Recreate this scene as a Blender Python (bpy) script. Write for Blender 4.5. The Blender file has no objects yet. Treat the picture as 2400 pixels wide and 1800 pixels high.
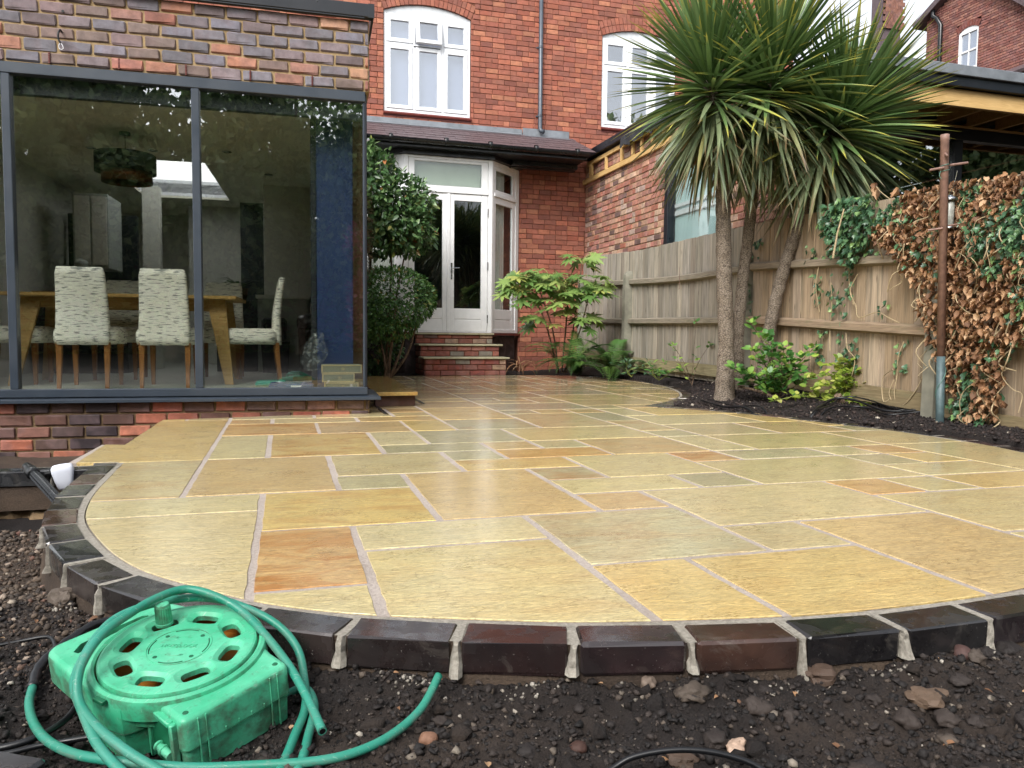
import bpy, math, random
import numpy as np
from mathutils import Matrix, Vector, Euler
rnd = random.Random(7)
rng = np.random.default_rng(7)
scene = bpy.context.scene
col = scene.collection
R = math.radians

# ------------------------------------------------------------------ camera
CAMH = 0.62
pitch = math.atan(116 / 1800); roll = 0.0101
fwd = Vector((0, math.cos(pitch), -math.sin(pitch)))
r0 = Vector((1, 0, 0)); u0 = Vector((0, math.sin(pitch), math.cos(pitch)))
rr = math.cos(roll) * r0 + math.sin(roll) * u0
uu = -math.sin(roll) * r0 + math.cos(roll) * u0
cam_data = bpy.data.cameras.new('camera')
cam_data.sensor_width = 36; cam_data.lens = 27.0
cam_data.clip_start = 0.02; cam_data.clip_end = 500
cam = bpy.data.objects.new('camera', cam_data); col.objects.link(cam)
cam.matrix_world = Matrix(((rr.x, uu.x, -fwd.x, 0), (rr.y, uu.y, -fwd.y, 0), (rr.z, uu.z, -fwd.z, CAMH), (0, 0, 0, 1)))
scene.camera = cam

# ------------------------------------------------------------------ sky and sun (overcast)
SUN_EL, SUN_AZ = R(42), R(205)
world = bpy.data.worlds.new('World'); scene.world = world
world.use_nodes = True
wn = world.node_tree; wn.nodes.clear()
sky = wn.nodes.new('ShaderNodeTexSky'); sky.sky_type = 'NISHITA'; sky.sun_disc = False
sky.sun_elevation = SUN_EL; sky.sun_rotation = SUN_AZ
sky.air_density = 1.0; sky.dust_density = 3.0; sky.ozone_density = 1.0
hs = wn.nodes.new('ShaderNodeHueSaturation'); hs.inputs['Saturation'].default_value = 0.22
bg = wn.nodes.new('ShaderNodeBackground'); bg.inputs['Strength'].default_value = 0.15
wo = wn.nodes.new('ShaderNodeOutputWorld')
wn.links.new(sky.outputs[0], hs.inputs['Color']); wn.links.new(hs.outputs[0], bg.inputs[0]); wn.links.new(bg.outputs[0], wo.inputs[0])
sd = bpy.data.lights.new('sun', 'SUN'); sd.energy = 1.5; sd.angle = R(30); sd.color = (1, .97, .92)
sun = bpy.data.objects.new('sun', sd); col.objects.link(sun)
# sun direction: azimuth measured so that the lamp matches the sky's sun (rotation about Z from +Y, clockwise)
sdir = Vector((math.sin(SUN_AZ) * math.cos(SUN_EL), math.cos(SUN_AZ) * math.cos(SUN_EL), math.sin(SUN_EL)))
sun.rotation_euler = (-sdir).to_track_quat('-Z', 'Y').to_euler()
scene.view_settings.view_transform = 'Standard'; scene.view_settings.look = 'None'
scene.view_settings.gamma = 1; scene.view_settings.use_curve_mapping = False
scene.view_settings.exposure = 1.1
scene.cycles.use_denoising = True
scene.cycles.max_bounces = 8; scene.cycles.transparent_max_bounces = 16
scene.cycles.diffuse_bounces = 5; scene.cycles.glossy_bounces = 3
scene.cycles.caustics_reflective = False; scene.cycles.caustics_refractive = False
scene.cycles.sample_clamp_indirect = 6

# ------------------------------------------------------------------ frames (building axes turned against the camera)
COR = Vector((-1.0928, 5.9098, 0))
def frame(deg, off=(0, 0, 0)):
    return Matrix.Translation(COR) @ Matrix.Rotation(R(deg), 4, 'Z') @ Matrix.Translation(Vector(off))
PT = frame(16.5); EF = frame(14.2); ID = Matrix.Identity(4)
PTi = PT.inverted()
def w2p(x, y): v = PTi @ Vector((x, y, 0)); return v.x, v.y

# ------------------------------------------------------------------ objects
WM = {}
def new_obj(name, data, parent=None, M=ID):
    o = bpy.data.objects.new(name, data); col.objects.link(o)
    if parent is not None:
        o.parent = parent; o.matrix_parent_inverse = WM[parent.name].inverted()
    o.matrix_basis = M; WM[o.name] = M.copy()
    return o
def tag(o, label, cat, group=None, kind=None):
    o['label'] = label
    if cat: o['category'] = cat
    if group: o['group'] = group
    if kind: o['kind'] = kind
    return o
def thing(name, M, label, cat, group=None):
    return tag(new_obj(name, None, None, M), label, cat, group)
def at(x, y, z, rz=0, base=ID): return base @ Matrix.Translation((x, y, z)) @ Matrix.Rotation(rz, 4, 'Z')

class MB:
    def __init__(s): s.v = []; s.f = []; s.m = []; s.n = 0; s.c = []
    def add(s, verts, faces, mi=0, colr=None):
        b = s.n; s.v.extend([tuple(v) for v in verts]); s.n += len(verts)
        for f in faces: s.f.append([i + b for i in f]); s.m.append(mi); s.c.append(colr)
        return s
    def box(s, lo, hi, mi=0, M=None, colr=None):
        x0, y0, z0 = lo; x1, y1, z1 = hi
        v = [(x0, y0, z0), (x1, y0, z0), (x1, y1, z0), (x0, y1, z0), (x0, y0, z1), (x1, y0, z1), (x1, y1, z1), (x0, y1, z1)]
        if M is not None: v = [tuple(M @ Vector(p)) for p in v]
        return s.add(v, [(0, 3, 2, 1), (4, 5, 6, 7), (0, 1, 5, 4), (1, 2, 6, 5), (2, 3, 7, 6), (3, 0, 4, 7)], mi, colr)
    def cbox(s, lo, hi, b, mi=0, M=None, colr=None, jit=0):      # chamfered box, 24 vertices
        lo = list(lo); hi = list(hi); v = []; idx = {}
        for sx in (0, 1):
            for sy in (0, 1):
                for sz in (0, 1):
                    c = [(lo, hi)[k][i] for i, k in enumerate((sx, sy, sz))]
                    sg = [1 - 2 * k for k in (sx, sy, sz)]
                    for a in range(3):
                        p = [c[i] + (sg[i] * b if i != a else 0) for i in range(3)]
                        if jit: p = [q + rnd.uniform(-jit, jit) for q in p]
                        idx[(sx, sy, sz, a)] = len(v); v.append(tuple(p))
        f = []
        for a in range(3):
            o1, o2 = [(1, 2), (2, 0), (0, 1)][a]
            for sd_ in (0, 1):
                q = []
                for k1, k2 in ((0, 0), (1, 0), (1, 1), (0, 1)):
                    t = [0, 0, 0]; t[a] = sd_; t[o1] = k1; t[o2] = k2; q.append(idx[(*t, a)])
                f.append(q if sd_ else q[::-1])
        for a in range(3):
            o1, o2 = [(1, 2), (2, 0), (0, 1)][a]
            for k1 in (0, 1):
                for k2 in (0, 1):
                    t0 = [0, 0, 0]; t0[o1] = k1; t0[o2] = k2; t1 = list(t0); t1[a] = 1
                    q = [idx[(*t0, o1)], idx[(*t1, o1)], idx[(*t1, o2)], idx[(*t0, o2)]]
                    f.append(q if k1 != k2 else q[::-1])
        for sx in (0, 1):
            for sy in (0, 1):
                for sz in (0, 1):
                    q = [idx[(sx, sy, sz, a)] for a in range(3)]
                    f.append(q if (sx + sy + sz) % 2 else q[::-1])
        if M is not None: v = [tuple(M @ Vector(p)) for p in v]
        return s.add(v, f, mi, colr)
    def tube(s, pts, r, seg=8, mi=0, cap=True, colr=None):
        pts = [Vector(p) for p in pts]; n = len(pts)
        rs = r if isinstance(r, (list, tuple)) else [r] * n
        v = []; up = Vector((0, 0, 1)); prev = None
        for i, p in enumerate(pts):
            t = (pts[min(i + 1, n - 1)] - pts[max(i - 1, 0)]).normalized()
            if prev is None:
                a = t.cross(up)
                if a.length < 1e-3: a = t.cross(Vector((1, 0, 0)))
                a.normalize()
            else:
                a = (prev - t * prev.dot(t))
                a = a.normalized() if a.length > 1e-6 else prev
            b = t.cross(a); prev = a
            for k in range(seg):
                w = 2 * math.pi * k / seg
                v.append(tuple(p + (a * math.cos(w) + b * math.sin(w)) * rs[i]))
        f = []
        for i in range(n - 1):
            for k in range(seg):
                k2 = (k + 1) % seg
                f.append((i * seg + k, i * seg + k2, (i + 1) * seg + k2, (i + 1) * seg + k))
        if cap: f.append(tuple(range(seg))[::-1]); f.append(tuple((n - 1) * seg + k for k in range(seg)))
        return s.add(v, f, mi, colr)
    def lathe(s, prof, seg=24, M=None, mi=0, capt=True, capb=True, colr=None):
        v = []
        for r, z in prof:
            for k in range(seg):
                w = 2 * math.pi * k / seg; v.append((r * math.cos(w), r * math.sin(w), z))
        f = []
        for i in range(len(prof) - 1):
            for k in range(seg):
                k2 = (k + 1) % seg; f.append((i * seg + k, i * seg + k2, (i + 1) * seg + k2, (i + 1) * seg + k))
        if capb: f.append(tuple(range(seg))[::-1])
        if capt: f.append(tuple((len(prof) - 1) * seg + k for k in range(seg)))
        if M is not None: v = [tuple(M @ Vector(p)) for p in v]
        return s.add(v, f, mi, colr)
    def prism(s, poly, z0, z1, mi=0, M=None, inset=0, colr=None):
        n = len(poly); v = [(x, y, z0) for x, y in poly] + [(x, y, z1 - inset) for x, y in poly]
        f = [tuple(range(n))[::-1]]
        for k in range(n): k2 = (k + 1) % n; f.append((k, k2, n + k2, n + k))
        if inset:
            cx = sum(p[0] for p in poly) / n; cy = sum(p[1] for p in poly) / n
            for x, y in poly:
                d = math.hypot(cx - x, cy - y) or 1; v.append((x + (cx - x) / d * inset, y + (cy - y) / d * inset, z1))
            for k in range(n): k2 = (k + 1) % n; f.append((n + k, n + k2, 2 * n + k2, 2 * n + k))
            f.append(tuple(range(2 * n, 3 * n)))
        else: f.append(tuple(range(n, 2 * n)))
        if M is not None: v = [tuple(M @ Vector(p)) for p in v]
        return s.add(v, f, mi, colr)
    def mesh(s, name, mats, smooth=False):
        me = bpy.data.meshes.new(name); me.from_pydata(s.v, [], s.f)
        for m in (mats if isinstance(mats, (list, tuple)) else [mats]): me.materials.append(m)
        me.polygons.foreach_set('material_index', s.m)
        if smooth: me.polygons.foreach_set('use_smooth', [True] * len(s.f))
        if any(c is not None for c in s.c):
            at_ = me.color_attributes.new('bcol', 'FLOAT_COLOR', 'CORNER'); arr = []
            for f, c in zip(s.f, s.c): arr.extend(list((c or (1, 1, 1, 1))) * len(f))
            at_.data.foreach_set('color', arr)
        me.update(); return me
    def build(s, name, mats, parent=None, M=ID, smooth=False):
        return new_obj(name, s.mesh(name, mats, smooth), parent, M)

def catmull(pts, n=6):
    P = [Vector(p) for p in pts]; out = []
    for i in range(len(P) - 1):
        a = P[max(i - 1, 0)]; b = P[i]; c = P[i + 1]; d = P[min(i + 2, len(P) - 1)]
        for k in range(n):
            t = k / n
            out.append(.5 * ((2 * b) + (c - a) * t + (2 * a - 5 * b + 4 * c - d) * t * t + (3 * b - a - 3 * c + d) * t ** 3))
    out.append(P[-1]); return out

def np_mesh(name, V, F, mats, smooth=True, attr=None, colors=None):
    me = bpy.data.meshes.new(name); V = np.asarray(V, np.float32); F = np.asarray(F, np.int32)
    me.vertices.add(len(V)); me.vertices.foreach_set('co', V.ravel())
    k = F.shape[1]; me.loops.add(F.size); me.loops.foreach_set('vertex_index', F.ravel())
    me.polygons.add(len(F)); me.polygons.foreach_set('loop_start', np.arange(0, F.size, k, dtype=np.int32))
    for m in (mats if isinstance(mats, (list, tuple)) else [mats]): me.materials.append(m)
    if smooth: me.polygons.foreach_set('use_smooth', np.ones(len(F), bool))
    if attr is not None:
        for an, av in attr.items():
            a = me.attributes.new(an, 'FLOAT', 'POINT'); a.data.foreach_set('value', np.asarray(av, np.float32))
    if colors is not None:
        a = me.color_attributes.new('bcol', 'FLOAT_COLOR', 'POINT'); a.data.foreach_set('color', np.asarray(colors, np.float32).ravel())
    me.update(calc_edges=True); return me
def instances(T, TF, Ms):
    """template verts T (k,3), faces TF (f,n); Ms (N,4,4) -> joined V,F"""
    T = np.asarray(T); TF = np.asarray(TF); Ms = np.asarray(Ms); N = len(Ms); k = len(T)
    Th = np.concatenate([T, np.ones((k, 1))], 1)
    V = np.einsum('nij,kj->nki', Ms[:, :3, :], Th).reshape(-1, 3)
    F = (TF[None] + (np.arange(N) * k)[:, None, None]).reshape(-1, TF.shape[1])
    return V, F

# value noise in numpy
_lat = rng.random((256, 256))
def vnoise(x, y):
    xi = np.floor(x).astype(int); yi = np.floor(y).astype(int); fx = x - xi; fy = y - yi
    fx = fx * fx * (3 - 2 * fx); fy = fy * fy * (3 - 2 * fy)
    g = lambda a, b: _lat[a & 255, b & 255]
    return (g(xi, yi) * (1 - fx) + g(xi + 1, yi) * fx) * (1 - fy) + (g(xi, yi + 1) * (1 - fx) + g(xi + 1, yi + 1) * fx) * fy
def fbm(x, y, o=4):
    s = 0; a = .5; t = 0
    for i in range(o): s = s + a * vnoise(x + 17.3 * i, y + 9.1 * i); t += a; a *= .5; x = x * 2.03; y = y * 2.03
    return s / t - .5

# ------------------------------------------------------------------ materials
def lin(h):
    h = h.lstrip('#'); c = [int(h[i:i + 2], 16) / 255 for i in (0, 2, 4)]
    return tuple(x / 12.92 if x <= .04045 else ((x + .055) / 1.055) ** 2.4 for x in c) + (1,)
class NT:
    def __init__(s, name):
        s.mat = bpy.data.materials.new(name); s.mat.use_nodes = True; s.t = s.mat.node_tree; s.t.nodes.clear()
        s.out = s.n('OutputMaterial')
    def n(s, typ, **kw):
        nd = s.t.nodes.new('ShaderNode' + typ)
        for k, v in kw.items(): setattr(nd, k, v)
        return nd
    def l(s, a, b): s.t.links.new(a, b)
    def set(s, sock, v):
        if hasattr(v, 'is_output') or isinstance(v, bpy.types.NodeSocket): s.l(v, sock)
        else: sock.default_value = v
    def coord(s, kind='Object', scale=(1, 1, 1), rand=True, rot=(0, 0, 0)):
        tc = s.n('TexCoord'); mp = s.n('Mapping'); mp.inputs['Scale'].default_value = scale; mp.inputs['Rotation'].default_value = rot
        src = tc.outputs[kind]
        if rand:
            oi = s.n('ObjectInfo'); m = s.n('Math', operation='MULTIPLY'); m.inputs[1].default_value = 37.0
            s.l(oi.outputs['Random'], m.inputs[0]); va = s.n('VectorMath', operation='ADD')
            s.l(src, va.inputs[0]); s.l(m.outputs[0], va.inputs[1]); src = va.outputs[0]
        s.l(src, mp.inputs['Vector']); return mp.outputs[0]
    def noise(s, vec, scale=5, detail=4, rough=.55, dist=0):
        nd = s.n('TexNoise'); nd.inputs['Scale'].default_value = scale; nd.inputs['Detail'].default_value = detail
        nd.inputs['Roughness'].default_value = rough; nd.inputs['Distortion'].default_value = dist
        s.l(vec, nd.inputs['Vector']); return nd.outputs['Fac']
    def ramp(s, fac, stops):
        nd = s.n('ValToRGB'); e = nd.color_ramp.elements
        while len(e) < len(stops): e.new(.5)
        for q, (p, c) in zip(e, stops): q.position = p; q.color = c if len(c) == 4 else (*c, 1)
        s.l(fac, nd.inputs[0]); return nd.outputs[0]
    def rng(s, fac, a, b, c=0, d=1):
        nd = s.n('MapRange'); 
        for i, v in enumerate((a, b, c, d)): nd.inputs[i + 1].default_value = v
        s.l(fac, nd.inputs[0]); return nd.outputs[0]
    def mix(s, fac, a, b, mode='MIX'):
        nd = s.n('Mix', data_type='RGBA', blend_type=mode)
        s.set(nd.inputs[0], fac); s.set(nd.inputs[6], a); s.set(nd.inputs[7], b); return nd.outputs[2]
    def math(s, op, a, b=None):
        nd = s.n('Math', operation=op); s.set(nd.inputs[0], a)
        if b is not None: s.set(nd.inputs[1], b)
        return nd.outputs[0]
    def bump(s, h, strength=.3, dist=.01, nrm=None):
        nd = s.n('Bump'); nd.inputs['Strength'].default_value = strength; nd.inputs['Distance'].default_value = dist
        s.l(h, nd.inputs['Height'])
        if nrm is not None: s.l(nrm, nd.inputs['Normal'])
        return nd.outputs[0]
    def bsdf(s, base, rough=.6, spec=.5, normal=None, metal=0, coat=0, coatr=.1, sub=0, trans=0):
        b = s.n('BsdfPrincipled'); s.set(b.inputs['Base Color'], base); s.set(b.inputs['Roughness'], rough)
        s.set(b.inputs['Specular IOR Level'], spec); b.inputs['Metallic'].default_value = metal
        s.set(b.inputs['Coat Weight'], coat); b.inputs['Coat Roughness'].default_value = coatr
        if trans: b.inputs['Transmission Weight'].default_value = trans
        if normal is not None: s.l(normal, b.inputs['Normal'])
        s.b = b; s.l(b.outputs[0], s.out.inputs[0]); return s.mat
def simple(name, hexc, rough=.5, var=.15, scale=30, bumps=.1, spec=.5, metal=0, kind='Object', coat=0, bd=.002):
    t = NT(name); v = t.coord(kind); n1 = t.noise(v, scale, 5); c = lin(hexc)
    base = t.mix(t.rng(n1, .3, .7), tuple(x * (1 - var) for x in c[:3]) + (1,), tuple(min(1, x * (1 + var)) for x in c[:3]) + (1,))
    rg = t.rng(t.noise(v, scale * .4, 3), .3, .7, max(.02, rough - .08), min(1, rough + .08))
    return t.bsdf(base, rg, spec, t.bump(n1, bumps, bd) if bumps else None, metal, coat)

def brick_mat(name, attr, wet=0.0, dark=.45, mottle='#3a302e', spec=.4, blotch=.5, mauve=.5):
    t = NT(name)
    if attr: src = t.n('Attribute', attribute_name='bcol').outputs['Color']; v = t.coord('Object', rand=False)
    else: src = t.n('ObjectInfo').outputs['Color']; v = t.coord('Object')
    n1 = t.noise(v, 14, 5, .6); n2 = t.noise(v, 90, 4, .7); n3 = t.noise(v, 6, 2)
    st = t.noise(t.coord('Object', (1, 1, .12), rand=not attr), 60, 3)
    nb = t.noise(v, 5.5, 3, .5, .6); base = t.mix(t.rng(nb, .46, .6, 0, mauve), src, t.mix(.5, lin('#8c7476'), src)); base = t.mix(t.rng(n1, .38, .72, 0, blotch), base, lin(mottle))
    base = t.mix(t.rng(st, .45, .8, 0, .35), base, t.mix(1.0, base, (1.25, 1.2, 1.15, 1), 'MULTIPLY'))
    base = t.mix(t.rng(n2, .3, .8, 0, .4), base, t.mix(1.0, base, (.62, .62, .62, 1), 'MULTIPLY'))
    hsum = t.math('ADD', t.math('MULTIPLY', n1, .6), t.math('MULTIPLY', n2, .5))
    rg = t.rng(n3, .3, .7, .75 - wet * .5, .9 - wet * .35)
    return t.bsdf(base, rg, spec, t.bump(hsum, .5, .006))
M = {}
M['brick_obj'] = brick_mat('brick_face', False)
M['brick_wet'] = brick_mat('brick_damp', False, .45, mottle='#2b201c')
M['brick_att'] = brick_mat('brick_joined', True)
M['house_obj'] = brick_mat('house_brick', False, mottle='#54382e', blotch=.4, mauve=.12)
M['house_att'] = brick_mat('house_brick_joined', True, mottle='#54382e', blotch=.4, mauve=.12)
def mortar_mat(name, a, b, rough=.9, sc=60):
    t = NT(name); v = t.coord('Object', rand=False); n = t.noise(v, sc, 6, .65); n2 = t.noise(v, 3, 3)
    base = t.mix(t.rng(n, .3, .7), lin(a), lin(b)); base = t.mix(t.rng(n2, .4, .75, 0, .45), base, t.mix(1.0, base, (.6, .57, .52, 1), 'MULTIPLY'))
    return t.bsdf(base, rough, .3, t.bump(n, .6, .006))
M['mortar_buff'] = mortar_mat('mortar_buff', '#917a5a', '#a8926e')
M['mortar_brown'] = mortar_mat('mortar_brown', '#6e5a44', '#8a7458')
M['mortar_red'] = mortar_mat('mortar_house', '#60392b', '#7a4f3e')
M['mortar_joint'] = mortar_mat('mortar_paving', '#978c85', '#b8ada4', .7, 120)
M['mortar_pale'] = mortar_mat('mortar_pale', '#78736a', '#aaa499', .85, 110)
M['grey_frame'] = simple('frame_anthracite', '#343c46', .36, .06, 12, .03)
M['dark_frame'] = simple('frame_black', '#14181f', .35, .1, 12, .03)
M['black_plastic'] = simple('black_plastic', '#0e1013', .3, .2, 20, .05)
M['black_paint'] = simple('black_paint', '#15181d', .35, .2, 25, .15)
M['upvc'] = simple('white_upvc', '#dfe2e6', .28, .04, 8, .01)
M['white_wood'] = simple('white_paint', '#dddedf', .35, .05, 10, .03)
M['white_dirty'] = simple('white_arch_panel', '#c3c7cb', .5, .12, 14, .1)
M['lead'] = simple('lead_sheet', '#7d8288', .45, .2, 8, .2, metal=.3)
M['pipe_grey'] = simple('downpipe_grey', '#424a54', .35, .15, 14, .05)
M['sill_red'] = simple('sill_red_paint', '#62261f', .4, .2, 20, .15)
M['slate'] = simple('roof_slate', '#54474a', .5, .3, 14, .3)
M['concrete'] = simple('concrete', '#7f7d70', .85, .25, 9, .35, bd=.004)
M['stone_pale'] = simple('step_sandstone', '#a7a186', .6, .22, 12, .3, bd=.004)
M['steel'] = simple('steel', '#a9adb0', .25, .1, 30, .02, metal=1)
M['chrome_dark'] = simple('dark_steel', '#2c2c2c', .12, .2, 10, .01, metal=.7)
M['rust'] = simple('rusty_steel', '#84675c', .55, .3, 30, .25, metal=.1)
M['int_wall'] = simple('plaster_wall', '#c9c9bf', .9, .04, 6, .02)
M['int_ceil'] = simple('plaster_ceiling', '#d8d6c4', .9, .04, 6, .02)
M['int_floor'] = simple('resin_floor', '#b0b5aa', .35, .1, 4, .05)
M['int_dark'] = simple('dark_unit', '#1c2327', .5, .2, 6, .02)
M['cab_grey'] = simple('cabinet_grey', '#9aa09a', .5, .05, 6, .02)
M['navy'] = simple('navy_paint', '#18315c', .55, .08, 5, .02)
M['curtain'] = simple('curtain_cloth', '#d2d0cb', .9, .1, 30, .05)
M['blind'] = simple('window_blind', '#8f94ab', .8, .04, 5, .02)  # lavender of the reflected sky put into the colour
M['blind_green'] = simple('window_blind_green', '#aab3a0', .8, .06, 5, .02)
M['copper'] = simple('copper_lining', '#6b3513', .45, .2, 10, .02, metal=.8)
M['lampshade'] = simple('lamp_shade_black', '#101214', .8, .2, 40, .02)
M['felt'] = simple('roofing_felt', '#24262b', .8, .3, 25, .3)
M['dpc'] = simple('plastic_cable', '#101114', .35, .1, 20, .02)
M['soft_white'] = simple('white_plastic', '#dfe3ee', .35, .03, 8, .01)
M['bag'] = simple('clear_bag', '#aab0ae', .25, .3, 20, .6, bd=.01)
M['card'] = simple('tile_box', '#7a7f6c', .7, .1, 12, .05)
M['card_edge'] = simple('tile_box_edge', '#b2a57e', .7, .1, 12, .05)
M['book_blue'] = simple('blue_packet', '#35507e', .5, .3, 60, .05)
M['teal_thing'] = simple('teal_plastic', '#3f9a85', .4, .1, 12, .05)
M['terracotta'] = simple('terracotta', '#5e3a30', .8, .15, 20, .1)
def wood(name, a, b, rough=.6, knots=True, sc=(1, 14, 14)):
    t = NT(name); v = t.coord('Object', sc); n = t.noise(v, 3.5, 6, .6, 1.2); n2 = t.noise(t.coord('Object', (1, 1, 1)), 3, 2)
    base = t.mix(t.rng(n, .3, .7), lin(a), lin(b))
    base = t.mix(t.rng(n2, .66, .76, 0, .55), base, lin('#5b4128'))
    return t.bsdf(base, rough, .3, t.bump(n, .3, .003))
M['oak'] = wood('oak_table', '#9d7b45', '#b9985f', .4)
M['oak_leg'] = wood('oak_chair_leg', '#7e5127', '#9d6c3a', .4, sc=(14, 14, 1))
M['new_timber'] = wood('new_timber', '#b3905a', '#cfae78', .7)
def weathered():
    t = NT('weathered_board'); oi = t.n('ObjectInfo'); v = t.coord('Object', (14, 14, .7))
    n = t.noise(v, 6, 7, .62, .6); n2 = t.noise(t.coord('Object', (5, 5, 1)), 4, 3); n3 = t.noise(t.coord('Object', (1, 1, 1), rand=False), 2.2, 3)
    base = t.mix(t.rng(n, .3, .72), t.mix(1.0, oi.outputs['Color'], (.6, .58, .56, 1), 'MULTIPLY'), t.mix(1.0, oi.outputs['Color'], (1.22, 1.2, 1.17, 1), 'MULTIPLY'))
    vo = t.n('TexVoronoi'); vo.inputs['Scale'].default_value = 3.2; t.l(t.coord('Object', (4, 4, 1.3)), vo.inputs['Vector'])
    base = t.mix(t.rng(vo.outputs['Distance'], .03, .12, .7, 0), base, lin('#3b2f28'))
    base = t.mix(t.rng(n2, .52, .72, 0, .6), base, lin('#5d5c50')); base = t.mix(t.rng(n3, .5, .68, 0, .4), base, lin('#77725f'))
    return t.bsdf(base, .85, .2, t.bump(n, .5, .004))
M['board'] = weathered()
def slab_mat():
    t = NT('riven_sandstone_wet'); oi = t.n('ObjectInfo')
    v = t.coord('Object', (1, 1.6, 1)); vs = t.coord('Object', (1, 4.5, 1))
    big = t.noise(v, 3.2, 3, .5, .8); mid = t.noise(vs, 9, 5, .6, .6); fine = t.noise(t.coord('Object', (1, 3.2, 1)), 55, 6, .75, .4); pat = t.noise(t.coord('Object', (1, 2.4, 1)), 2.3, 4, .6, 1.6)
    c = oi.outputs['Color']
    base = t.mix(t.rng(big, .35, .7), t.mix(1.0, c, (1.1, 1.09, 1.04, 1), 'MULTIPLY'), t.mix(1.0, c, (.95, .96, .96, 1), 'MULTIPLY'))
    base = t.mix(t.rng(mid, .42, .66, 0, .35), base, t.mix(1.0, c, (.98, .88, .7, 1), 'MULTIPLY'))
    strk = t.noise(t.coord('Object', (1, 4.5, 1)), 17, 6, .7, 1.0); base = t.mix(t.rng(strk, .5, .62, 0, .5), base, t.mix(1.0, base, (1.3, 1.28, 1.15, 1), 'MULTIPLY')); base = t.mix(t.rng(strk, .5, .36, 0, .5), base, t.mix(1.0, base, (.74, .70, .62, 1), 'MULTIPLY'))
    base = t.mix(t.rng(fine, .5, .66, 0, .8), base, t.mix(1.0, base, (1.38, 1.36, 1.25, 1), 'MULTIPLY')); base = t.mix(t.rng(fine, .5, .36, 0, .8), base, t.mix(1.0, base, (.68, .64, .55, 1), 'MULTIPLY'))
    rust = t.math('MULTIPLY', t.rng(pat, .45, .66), oi.outputs['Alpha'])
    base = t.mix(t.math('MULTIPLY', rust, .9), base, lin('#b37330'))
    h = t.math('ADD', t.math('MULTIPLY', t.math('ADD', mid, strk), .55), t.math('ADD', t.math('MULTIPLY', fine, .55), t.math('MULTIPLY', big, .8)))
    pud = t.noise(t.coord('Object', (1, 1.5, 1)), 4.5, 3, .5, .5)
    wet = t.rng(pud, .48, .62)
    ledge = t.rng(mid, .495, .515); ledge2 = t.rng(pat, .5, .512); h = t.math('ADD', h, t.math('MULTIPLY', t.math('ADD', ledge, ledge2), .09))
    vo = t.n('TexVoronoi', feature='DISTANCE_TO_EDGE'); vo.inputs['Scale'].default_value = 1.7; wv = t.n('VectorMath', operation='ADD'); nw = t.n('TexNoise'); nw.inputs['Scale'].default_value = 3.5; nw.inputs['Detail'].default_value = 5; cv_ = t.coord('Object', (1, 1.7, 1)); t.l(cv_, nw.inputs['Vector']); t.l(cv_, wv.inputs[0]); t.l(nw.outputs['Color'], wv.inputs[1]); t.l(wv.outputs[0], vo.inputs['Vector'])
    base = t.mix(t.rng(vo.outputs['Distance'], 0, .012, .45, 0), base, lin('#7b6336'))
    nrm = t.bump(h, .6, .011)
    rg = t.mix(wet, (.36, .36, .36, 1), (.26, .26, .26, 1))
    rg = t.mix(t.rng(fine, .45, .7, 0, .6), rg, (.5, .5, .5, 1))
    m_ = t.bsdf(base, rg, .5, nrm, coat=1.0, coatr=.12)
    t.b.inputs['Coat IOR'].default_value = 1.5; t.l(t.bump(h, .09, .006), t.b.inputs['Coat Normal']); t.l(t.rng(pud, .4, .6, .13, .03), t.b.inputs['Coat Roughness']); return m_
M['slab'] = slab_mat()
def eng_mat():
    t = NT('engineering_brick_wet'); oi = t.n('ObjectInfo'); v = t.coord('Object')
    n = t.noise(v, 9, 4, .6, .5); f = t.noise(v, 120, 3); p = t.noise(v, 14, 3)
    base = t.mix(t.rng(n, .4, .7, 0, .8), oi.outputs['Color'], t.mix(1.0, oi.outputs['Color'], (.4, .4, .45, 1), 'MULTIPLY'))
    sp = t.rng(t.noise(v, 230, 2), .7, .74); base = t.mix(t.math('MULTIPLY', sp, .7), base, lin('#8d8b86')); sm = t.noise(v, 7, 6, .7, 1.5); base = t.mix(t.rng(sm, .58, .72, 0, .35), base, lin('#7a746c')); bl = t.noise(v, 4, 3); base = t.mix(t.rng(bl, .45, .62, 0, .7), base, lin('#1c1a1b'))
    rg = t.mix(t.rng(p, .42, .52), (.42, .42, .42, 1), (.1, .1, .1, 1))
    return t.bsdf(base, rg, .5, t.bump(t.math('ADD', t.math('MULTIPLY', p, .8), t.math('MULTIPLY', f, .25)), .35, .004), coat=.6, coatr=.12)
M['eng'] = eng_mat()
def glass_mat(name, tint, lo, hi, rough=0.0, wob=.0):
    t = NT(name); tr = t.n('BsdfTransparent'); tr.inputs[0].default_value = (*tint, 1); gl = t.n('BsdfGlossy'); gl.inputs['Roughness'].default_value = rough
    gl.inputs['Color'].default_value = (.95, .97, 1, 1)
    lw = t.n('LayerWeight'); lw.inputs['Blend'].default_value = .35; f = t.rng(lw.outputs['Facing'], 0, 1, lo, hi)
    if wob:
        b = t.bump(t.noise(t.coord('Object', (1, 1, 1)), 1.5, 2), wob, .02); t.l(b, gl.inputs['Normal'])
    ms = t.n('MixShader'); t.l(f, ms.inputs[0]); t.l(tr.outputs[0], ms.inputs[1]); t.l(gl.outputs[0], ms.inputs[2]); t.l(ms.outputs[0], t.out.inputs[0]); return t.mat
M['glass'] = glass_mat('window_glass', (.96, .98, .96), .19, .5, 0, .01)
M['glass_dark'] = glass_mat('door_glass', (.9, .93, .92), .05, .24, .01, .01)
M['glass_far'] = glass_mat('garden_room_glass', (.8, .83, .8), .4, .7)
M['glass_up'] = glass_mat('upstairs_glass', (.9, .93, .96), .2, .6, .0, .01)
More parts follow.
